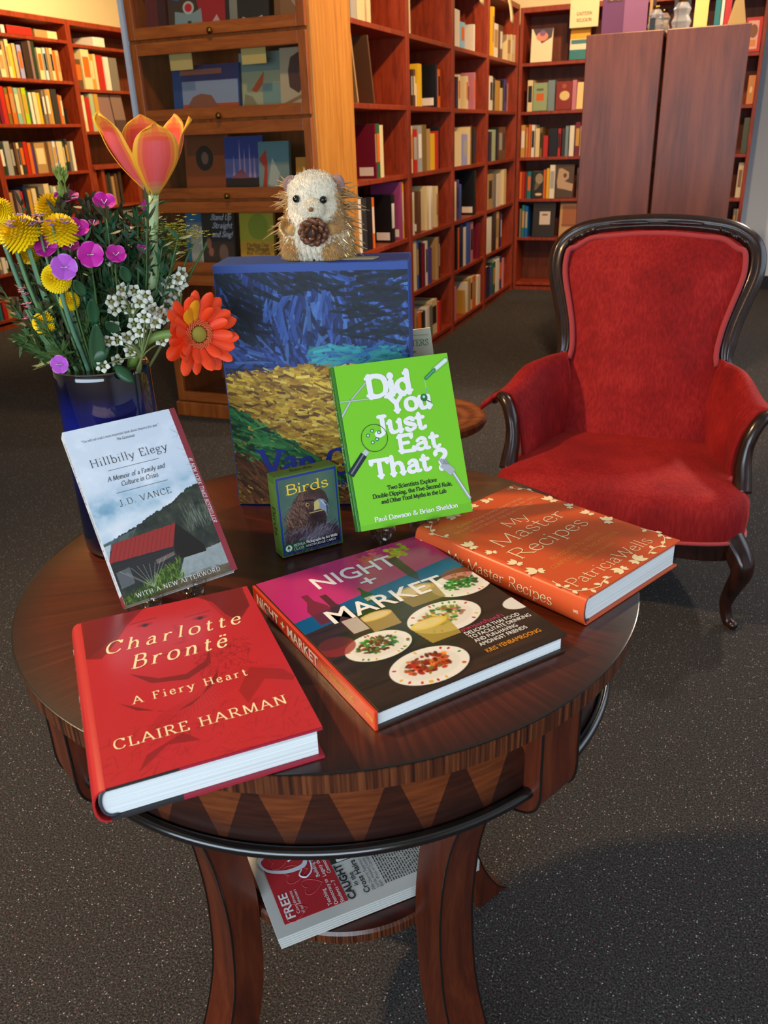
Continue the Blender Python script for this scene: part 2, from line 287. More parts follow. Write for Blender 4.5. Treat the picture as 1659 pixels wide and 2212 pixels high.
def lettering(mb, s, at, size, width=None, style='roman', track=0.0, z=0.0, align='l', mi=0, rot=0.0, xs=1.0, fine=4):
    """at = baseline start in cover coordinates; size = cap height; width fits the line to a length"""
    thick, thin, serif, sth, slant, rnd = {'roman': (.115, .045, .1, .035, 0, 0), 'light': (.085, .035, .09, .03, 0, 0), 'italic': (.11, .05, .06, .03, .24, 0), 'bold': (.17, .07, .11, .06, 0, 0),
        'cooper': (.30, .19, .09, .16, 0, 1), 'coopersmall': (.22, .12, .1, .1, 0, 0), 'hair': (.07, .05, .05, .025, 0, 0), 'script': (.1, .045, .0, .03, .25, 0), 'brush': (.13, .08, 0, .03, .3, 1)}[style]
    tw = text_width(s, track)
    sx = size * xs
    if width: sx = width / tw
    ox = 0.0 if align == 'l' else (-tw * sx / 2 if align == 'c' else -tw * sx)
    ca, sa = math.cos(rot), math.sin(rot)
    def T(x, y, cx):
        X = ox + (cx + x) * sx + slant * y * size; Y = y * size
        return (at[0] + X * ca - Y * sa, at[1] + X * sa + Y * ca, z)
    nib = math.radians(22); pen = 0.0; k = sx / size
    def w_of(d):
        a = math.atan2(d[1], d[0] * k) - nib
        return (thin + (thick - thin) * abs(math.sin(a))) / 2
    if hasattr(mb, 'mark'): mb.mark()
    count = 0; lift = [z]
    def put(verts, faces, m_):
        lift[0] += 1.1e-5; mb.add([(x, y, lift[0]) for x, y, _ in verts], faces, m_)
    for ch in s:
        adv, spec = G.get(ch, G[' ']); lift[0] = z + (0 if count % 2 else 1.3e-4); count += 1
        for st in filter(None, spec.split('|')):
            s0 = st.startswith('_'); st = st.lstrip('_'); kind = st[0] if st[0] in 'LCD' else '.'
            body = st if kind == '.' else st[1:]
            s1 = body.startswith('_'); body = body.lstrip('_')
            P = [tuple(float(q) for q in p.split(',')) for p in body.split()]
            if kind == '.':
                r = thick * 0.62; c = P[0]
                put([T(c[0] + r / k * math.cos(t), c[1] + r * math.sin(t), pen) for t in np.linspace(0, 2 * math.pi, 10, False)], [tuple(range(10))], mi); continue
            Q = [np.array(p) for p in P] if kind == 'L' else _curve(P, kind == 'D', fine)
            m = len(Q); closed = kind == 'D'
            if kind == 'L':
                for i in range(m - 1):
                    d = Q[i + 1] - Q[i]; wd = w_of(d); dd = np.array([d[0] * k, d[1]]); dd /= np.linalg.norm(dd); nn = np.array([-dd[1] / k, dd[0]]) * wd
                    e = np.array([dd[0] / k, dd[1]]) * (min(thin / 2, wd) if (i > 0) else 0); e2 = np.array([dd[0] / k, dd[1]]) * (min(thin / 2, wd) if i < m - 2 else 0)
                    put([T(*(Q[i] + nn - e), pen), T(*(Q[i] - nn - e), pen), T(*(Q[i + 1] - nn + e2), pen), T(*(Q[i + 1] + nn + e2), pen)], [(0, 1, 2, 3)], mi)
            else:
                L_, R_ = [], []
                for i in range(m):
                    d = Q[(i + 1) % m] - Q[i - 1] if (closed or 0 < i < m - 1) else (Q[1] - Q[0] if i == 0 else Q[-1] - Q[-2])
                    wd = w_of(d); dd = np.array([d[0] * k, d[1]]); dd /= max(np.linalg.norm(dd), 1e-9); nn = np.array([-dd[1] / k, dd[0]]) * wd
                    L_.append(T(*(Q[i] + nn), pen)); R_.append(T(*(Q[i] - nn), pen))
                mm = m if closed else m - 1
                put(L_ + R_, [(i, m + i, m + (i + 1) % m, (i + 1) % m) for i in range(mm)], mi)
            ends = [(Q[0], s0), (Q[-1], s1)]
            for (q, on) in ends:
                if rnd and not closed:
                    r = (thick if on else thin) / 2 * 1.02; 
                    put([T(q[0] + r / k * math.cos(t), q[1] + r * math.sin(t), pen) for t in np.linspace(0, 2 * math.pi, 10, False)], [tuple(range(10))], mi)
                if on and serif:
                    h = thick / 2 / k + serif / k; up = q[1] > .3
                    y0, y1 = (q[1] - sth, q[1]) if up else (q[1], q[1] + sth)
                    x0 = q[0] - h; x1 = q[0] + h
                    if up and ch in 'bdhklmnrupij' : x1 = q[0]
                    if rnd:
                        yc = (y0 + y1) / 2; a = (x1 - x0) / 2; xc = (x0 + x1) / 2; pts = []
                        for t in np.linspace(0, 2 * math.pi, 14, False):
                            c_, s_ = math.cos(t), math.sin(t); pts.append(T(xc + a * math.copysign(abs(c_) ** .6, c_), yc + sth / 2 * 1.1 * math.copysign(abs(s_) ** .6, s_), pen))
                        put(pts, [tuple(range(14))], mi)
                    else: put([T(x0, y0, pen), T(x1, y0, pen), T(x1, y1, pen), T(x0, y1, pen)], [(0, 1, 2, 3)], mi)
        pen += adv + track
    return mb

def sans(mb, s, at, size, width=None, z=0.0, align='l', rot=0.0, bold=0.0, mi=0):
    """lettering from Blender's built-in face"""
    cu = bpy.data.curves.new('t', 'FONT'); cu.body = s; cu.size = 1.0; cu.offset = bold; cu.resolution_u = 3
    o = bpy.data.objects.new('t', cu); COL.objects.link(o)
    dg = bpy.context.evaluated_depsgraph_get(); me = bpy.data.meshes.new_from_object(o.evaluated_get(dg))
    if hasattr(mb, 'mark'): mb.mark()
    n = len(me.vertices); co = np.zeros(n * 3); me.vertices.foreach_get('co', co); co = co.reshape(-1, 3)
    fs = [tuple(p.vertices) for p in me.polygons]
    bpy.data.objects.remove(o); bpy.data.curves.remove(cu); bpy.data.meshes.remove(me)
    if n == 0: return mb
    x0, x1 = co[:, 0].min(), co[:, 0].max(); cap = 0.7
    sy = size / cap; sx = sy if not width else width / (x1 - x0)
    X = (co[:, 0] - x0) * sx - (0 if align == 'l' else (x1 - x0) * sx * (0.5 if align == 'c' else 1)); Y = co[:, 1] * sy
    ca, sa = math.cos(rot), math.sin(rot)
    return mb.add([(at[0] + x * ca - y * sa, at[1] + x * sa + y * ca, z) for x, y in zip(X, Y)], fs, mi)

# ------------------------------------------------------------------ printed pictures: colour per point of a fine sheet
class Print:
    def __init__(s, nu, nv, base, aspect=1.0):
        s.nu, s.nv = nu, nv; u = (np.arange(nu) + .5) / nu; v = (np.arange(nv) + .5) / nv
        s.U, s.V = np.meshgrid(u, v); s.A = aspect   # aspect = height / width
        s.C = np.zeros((nv, nu, 3)) + np.array(base) / 255.0
    def blend(s, a, col):
        col = np.array(col, float) / 255.0 if np.max(col) > 1.001 else np.array(col, float)
        s.C = s.C * (1 - a[..., None]) + col * a[..., None]
    def poly(s, pts, col, a=1.0, mask=None):
        P = np.array(pts, float); ins = np.zeros_like(s.U, bool); j = len(P) - 1
        for i in range(len(P)):
            xi, yi = P[i]; xj, yj = P[j]
            if yi != yj: ins ^= ((yi > s.V) != (yj > s.V)) & (s.U < (xj - xi) * (s.V - yi) / (yj - yi) + xi)
            j = i
        m = ins.astype(float) * a
        if mask is not None: m = m * mask
        s.blend(m, col); return ins
    def disc(s, c, r, col, a=1.0, soft=0.0, ry=None, rot=0.0):
        dx = s.U - c[0]; dy = (s.V - c[1]) * s.A
        ca, sa = math.cos(rot), math.sin(rot); x = dx * ca + dy * sa; y = -dx * sa + dy * ca
        d = np.sqrt((x / r) ** 2 + (y / (ry or r)) ** 2)
        m = np.clip((1 - d) / max(soft, 1.5 / (s.nu * r)) + (0.5 if soft == 0 else 0), 0, 1); s.blend(m * a, col); return m
    def line(s, p, q, w, col, a=1.0):
        p = np.array(p); q = np.array(q); d = (q - p) * np.array([1, s.A]); L2 = (d ** 2).sum()
        x = s.U - p[0]; y = (s.V - p[1]) * s.A; t = np.clip((x * d[0] + y * d[1]) / L2, 0, 1)
        dist = np.hypot(x - t * d[0], y - t * d[1]); s.blend(np.clip((w / 2 - dist) * s.nu + .5, 0, 1) * a, col)
    def noise(s, fx, fy=None, oct=4, seed=0):
        r = np.random.default_rng(seed); out = np.zeros_like(s.U); amp = 1; tot = 0; fy = fy or fx
        for o in range(oct):
            gx, gy = int(fx * 2 ** o) + 2, int(fy * 2 ** o) + 2; g = r.random((gy + 1, gx + 1))
            x = s.U * (gx - 1); y = s.V * (gy - 1); xi = x.astype(int); yi = y.astype(int); fx_ = x - xi; fy_ = y - yi
            fx_ = fx_ * fx_ * (3 - 2 * fx_); fy_ = fy_ * fy_ * (3 - 2 * fy_)
            out += amp * ((g[yi, xi] * (1 - fx_) + g[yi, xi + 1] * fx_) * (1 - fy_) + (g[yi + 1, xi] * (1 - fx_) + g[yi + 1, xi + 1] * fx_) * fy_); tot += amp; amp *= .55
        return out / tot
    def strokes(s, n, region, cols, L=.05, w=.008, ang=0.0, spread=.5, seed=0, a=.9):
        r = np.random.default_rng(seed); k = 0
        while k < n:
            c = r.random(2)
            if not region(c[0], c[1]): continue
            t = (ang(c[0], c[1]) if callable(ang) else ang) + r.normal() * spread; l = L * (.5 + r.random()); ww = w * (.6 + .8 * r.random())
            i0 = max(0, int((c[0] - l) * s.nu)); i1 = min(s.nu, int((c[0] + l) * s.nu) + 1); j0 = max(0, int((c[1] - l / s.A) * s.nv)); j1 = min(s.nv, int((c[1] + l / s.A) * s.nv) + 1)
            if i1 <= i0 or j1 <= j0: k += 1; continue
            x = s.U[j0:j1, i0:i1] - c[0]; y = (s.V[j0:j1, i0:i1] - c[1]) * s.A
            p = x * math.cos(t) + y * math.sin(t); q = -x * math.sin(t) + y * math.cos(t) + 2.0 * p * p * (r.random() - .5)
            m = (np.abs(p) < l / 2) * np.clip((ww / 2 - np.abs(q)) * s.nu + .5, 0, 1) * a
            col = np.array(cols[r.integers(len(cols))]) / 255 * (.85 + .3 * r.random())
            s.C[j0:j1, i0:i1] = s.C[j0:j1, i0:i1] * (1 - m[..., None]) + np.clip(col, 0, 1) * m[..., None]; k += 1
    def sheet(s, name, w, h, material, parent, z=0.0, P=None, x0=0.0, y0=0.0):
        """a sheet w by h lying in local xy at height z (P maps sheet coordinates to 3D)"""
        nu, nv = s.nu, s.nv; gu, gv = np.meshgrid(np.linspace(0, w, nu + 1) + x0, np.linspace(0, h, nv + 1) + y0)
        co = np.stack([gu, gv, np.full_like(gu, z)], -1).reshape(-1, 3)
        if P is not None: co = P(co)
        a = (np.arange(nv)[:, None] * (nu + 1) + np.arange(nu)[None, :]).ravel()
        fc = np.stack([a, a + 1, a + nu + 2, a + nu + 1], -1)
        me = bpy.data.meshes.new(name); me.vertices.add(len(co)); me.vertices.foreach_set('co', co.ravel().astype(np.float32))
        me.loops.add(fc.size); me.loops.foreach_set('vertex_index', fc.ravel().astype(np.int32)); me.polygons.add(len(fc))
        me.polygons.foreach_set('loop_start', (np.arange(len(fc)) * 4).astype(np.int32)); me.update()
        C = np.clip(s.C, 0, 1); C = np.where(C <= .04045, C / 12.92, ((C + .055) / 1.055) ** 2.4).reshape(-1, 3)
        ca = me.color_attributes.new('print', 'FLOAT_COLOR', 'CORNER')
        ca.data.foreach_set('color', np.repeat(np.c_[C, np.ones(len(C))], 4, axis=0).astype(np.float32).ravel())
        me.materials.append(material); me.validate(); o = bpy.data.objects.new(name, me); return link(o, parent)
# ------------------------------------------------------------------ room shell
def struct(name, mb, m, label=None):
    o = mb.build(name, m); o['kind'] = 'structure'; o['label'] = label or name.replace('_', ' '); return o

def carpet_material():
    m = mat('speckled_carpet', rgb(62, 54, 50), 0.95, 0.1); nt, N, L, b = nodes_of(m)
    v = tex_coord(nt)
    base = ramp(nt, noise_tex(nt, v, 300, 4, 0.75), [(0.36, rgb(30, 28, 28)), (0.5, rgb(54, 51, 50)), (0.66, rgb(97, 93, 90))])
    def specks(scale, keep, rad):
        vo = N.new('ShaderNodeTexVoronoi'); vo.inputs['Scale'].default_value = scale; L.new(v, vo.inputs['Vector'])
        sep = N.new('ShaderNodeSeparateColor'); L.new(vo.outputs['Color'], sep.inputs[0])
        near = math_node(nt, 'LESS_THAN', vo.outputs['Distance'], rad); on = math_node(nt, 'GREATER_THAN', sep.outputs[0], keep)
        return math_node(nt, 'MULTIPLY', near, on), sep
    f1, s1 = specks(225, 0.80, 0.27)
    c = mix_col(nt, f1, base, ramp(nt, s1.outputs[1], [(0.0, rgb(112, 106, 100)), (0.6, rgb(142, 138, 134)), (1.0, rgb(182, 179, 176))]))
    f2, s2 = specks(230, 0.93, 0.36)
    c = mix_col(nt, math_node(nt, 'MULTIPLY', f2, .7), c, ramp(nt, s2.outputs[2], [(0.0, rgb(110, 40, 36)), (0.4, rgb(36, 66, 104)), (0.8, rgb(44, 84, 62))]))
    L.new(c, b.inputs['Base Color']); bump(nt, b, noise_tex(nt, v, 500, 2), 0.5, 0.004); return m

def plaster(name, col):
    m = mat(name, col, 0.85, 0.2); nt, N, L, b = nodes_of(m); v = tex_coord(nt)
    L.new(mix_col(nt, math_node(nt, 'MULTIPLY', noise_tex(nt, v, 3, 4), .25), col, tuple(c * .8 for c in col)), b.inputs['Base Color'])
    bump(nt, b, noise_tex(nt, v, 60, 3), 0.1, 0.003); return m
CREAM_WALL = plaster('cream_plaster', rgb(226, 206, 160)); WHITE_WALL = plaster('white_plaster', rgb(206, 214, 226))
X0, X1, Y0, Y1, ZC = -5.12, 2.6, -1.9, 7.22, 2.95
struct('floor', MB().box((X0, Y0, -.06), (X1, Y1, 0)), carpet_material(), 'dark speckled shop carpet')
struct('ceiling', MB().box((X0, Y0, ZC), (X1, Y1, ZC + .06)), plaster('ceiling_plaster', rgb(226, 216, 196)))
struct('wall_left', MB().box((X0 - .08, Y0, 0), (X0, Y1, ZC)), CREAM_WALL, 'cream wall behind the left bookcase')
struct('wall_back', MB().box((X0, Y1, 0), (.10, Y1 + .08, ZC)), CREAM_WALL, 'cream back wall above the bookcases')
struct('wall_back_right', MB().box((.10, Y1, 0), (X1, Y1 + .08, ZC)), WHITE_WALL, 'white back wall right of the bookcases')
bb = MB().box((.12, Y1 - .012, 0), (X1, Y1, .10)); struct('baseboard_back', bb, mat('black_baseboard', rgb(22, 22, 24), .5))
wr = MB()   # right wall with a wide window opening, front wall with the shop window opening
wr.box((X1, Y0, 0), (X1 + .08, 1.0, ZC)); wr.box((X1, 4.2, 0), (X1 + .08, Y1, ZC)); wr.box((X1, 1.0, 0), (X1 + .08, 4.2, .8)); wr.box((X1, 1.0, 2.5), (X1 + .08, 4.2, ZC))
struct('wall_right', wr, WHITE_WALL)
wf = MB(); wf.box((X0, Y0 - .08, 0), (-2.2, Y0, ZC)); wf.box((1.6, Y0 - .08, 0), (X1, Y0, ZC)); wf.box((-2.2, Y0 - .08, 0), (1.6, Y0, .6)); wf.box((-2.2, Y0 - .08, 2.6), (1.6, Y0, ZC))
struct('wall_front', wf, CREAM_WALL)

# ------------------------------------------------------------------ bookcases
CHERRY = wood('cherry_stained_pine', rgb(92, 30, 12), rgb(134, 46, 18), rgb(158, 60, 26), (9, 9, 1.2), .42, .45)
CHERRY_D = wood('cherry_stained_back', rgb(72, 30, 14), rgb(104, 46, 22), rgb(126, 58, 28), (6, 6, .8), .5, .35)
OAK = wood('honey_oak', rgb(108, 52, 18), rgb(144, 74, 26), rgb(168, 94, 38), (7, 7, .8), .36, .5)
OAK_H = wood('honey_oak_rail', rgb(108, 52, 18), rgb(144, 74, 26), rgb(168, 94, 38), (.8, 7, 7), .36, .5)
OAK_SIDE = wood('pale_oak_side', rgb(150, 92, 34), rgb(184, 120, 48), rgb(204, 142, 66), (3, 9, .5), .4, .45)
SLABW = wood('dark_mahogany_panel', rgb(68, 31, 18), rgb(102, 50, 30), rgb(122, 66, 42), (7, 7, .5), .38, .5, ns=3)

def bookcase(name, label, loc, rz, w, d, h, shelves, depth_ts=.022, wmat=None, back=None, cat='bookcase', group=None, plinth=.05, side=.024):
    r = empty(name, loc, rz, label, cat, group); wm = wmat or CHERRY
    MB().box((0, 0, 0), (side, d, h)).build('side_panel', wm, r, bevel=.002); MB().box((w - side, 0, 0), (w, d, h)).build('side_panel', wm, r, bevel=.002)
    MB().box((side, d - .012, .0), (w - side, d, h)).build('back_panel', back or CHERRY_D, r)
    MB().box((side, 0, h - .035), (w - side, d - .012, h)).build('top_panel', wm, r, bevel=.002)
    if plinth: MB().box((side, .012, 0), (w - side, .03, plinth - .022)).build('plinth', wm, r)
    for z in shelves:
        MB().box((side, .004, z - .022), (w - side, d - .012, z)).build('shelf', wm, r, bevel=.002)
    return r
RZ = [1.647, 1.322, 1.0, .682, .38, .06]
BAYN = ['nearest', 'second', 'third', 'farthest']
BAYS = [(3.640, 4.432), (4.432, 5.212), (5.212, 5.998), (5.998, 6.868)]
for (a, b_), nm, sfx in zip(BAYS, BAYN, ['beside the glass-fronted case', 'from the glass-fronted case', 'from the glass-fronted case', 'of the aisle row, at the back corner']):
    bookcase('bookcase', f'{nm} red-brown bookcase bay {sfx}', (-1.58, a, 0), math.pi / 2, b_ - a, .27, 2.02, RZ, group=None)
bookcase('bookcase', 'red-brown bookcase across the back, left part beside the aisle', (-1.578, 6.88, 0), 0, .80, .27, 2.0, [1.643, 1.318, 1.0, .70, .41, .06])
bookcase('bookcase', 'red-brown bookcase across the back, right part mostly behind the dark panels', (-.777, 6.88, 0), 0, .872, .27, 2.0, [1.62, 1.30, .985, .69, .39, .06])
LZ = [1.92, 1.647, 1.353, 1.022, .70, .38, .07]
bookcase('bookcase', 'tall red bookcase on the left wall cut by the photo edge', (-4.76, 3.92, 0), math.pi / 2, .94, .3, 2.06, LZ)
bookcase('bookcase', 'tall red bookcase on the left wall behind the flowers', (-4.76, 4.86, 0), math.pi / 2, .935, .3, 2.06, LZ)
bookcase('bookcase', 'tall bookcase on the left wall half hidden by the glass case', (-4.76, 5.797, 0), math.pi / 2, 1.40, .3, 2.06, [1.905, 1.60, 1.30], plinth=0)
# lower cupboard part under the last left case: two narrow open bays
lo = empty('low_bookcase', (-4.765, 5.824, 0), math.pi / 2, 'low narrow bookcase under the left wall case, behind the tulip', 'bookcase')
for x in (.0, .10, .55): MB().box((x, 0, 0), (x + .035, .28, 1.02)).build('side_panel', CHERRY, lo, bevel=.002)
MB().box((0, -.02, 1.02), (1.34, .28, 1.055)).build('top_panel', CHERRY, lo, bevel=.003)
MB().box((0, .27, 0), (1.34, .28, 1.02)).build('back_panel', CHERRY_D, lo)
for z in (.74, .42, .10): MB().box((.135, .01, z - .02), (1.34, .27, z)).build('shelf', CHERRY, lo)

# ------------------------------------------------------------------ books on the shelves
PAGE = mat('book_paper', rgb(222, 208, 178), .9, .1)
STICK = mat('paper_sticker', rgb(226, 212, 196), .7, .2)
def book_color(c):
    r = PAL[c]; return mat('cover_' + c.replace(' ', '_'), rgb(*r), .38, .45)
def shelf_book(t, d, h, col, loc, rz, label, group, sticker=False, art=None, lean=0.0, tilt=0.0, band=None, cat='book'):
    """spine on the local front (y=0), thickness along x"""
    cm = book_color(col); b = max(.0018, min(.003, t * .15))
    loc = Vector(loc) + Vector((0, 0, .0007 + (t * abs(math.sin(tilt)) if tilt > 0 else 0)))
    o = MB().box((0, 0, 0), (t, b * 1.2, h)).box((0, b * 1.2, 0), (b, d, h)).box((t - b, b * 1.2, 0), (t, d, h)).build('book', cm)
    o.location = loc; o.rotation_euler = (lean, tilt, rz); tag(o, label, cat, group)
    if t - 2 * b > .002: MB().box((b, b * 1.2, .003), (t - b, d - .004, h - .004)).build('page_block', PAGE, o)
    if band:
        m2 = book_color(band); k = MB()
        k.box((t * .12, -.0006, h * .30), (t * .88, .001, h * .82)); k.build('spine_title', m2, o)
    if sticker: MB().box((-.0006, .012, h * .05), (.001, min(.085, d * .55), h * .05 + .038)).build('price_sticker', STICK, o)
    return o
ORD = ['first', 'second', 'third', 'fourth', 'fifth', 'sixth', 'seventh', 'eighth', 'ninth', 'tenth', 'eleventh', 'twelfth', 'thirteenth', 'fourteenth', 'fifteenth', 'sixteenth', 'seventeenth', 'eighteenth', 'nineteenth', 'twentieth', 'twenty-first', 'twenty-second', 'twenty-third', 'twenty-fourth', 'twenty-fifth']
SH = ['top', 'second', 'third', 'fourth', 'fifth', 'sixth', 'bottom']
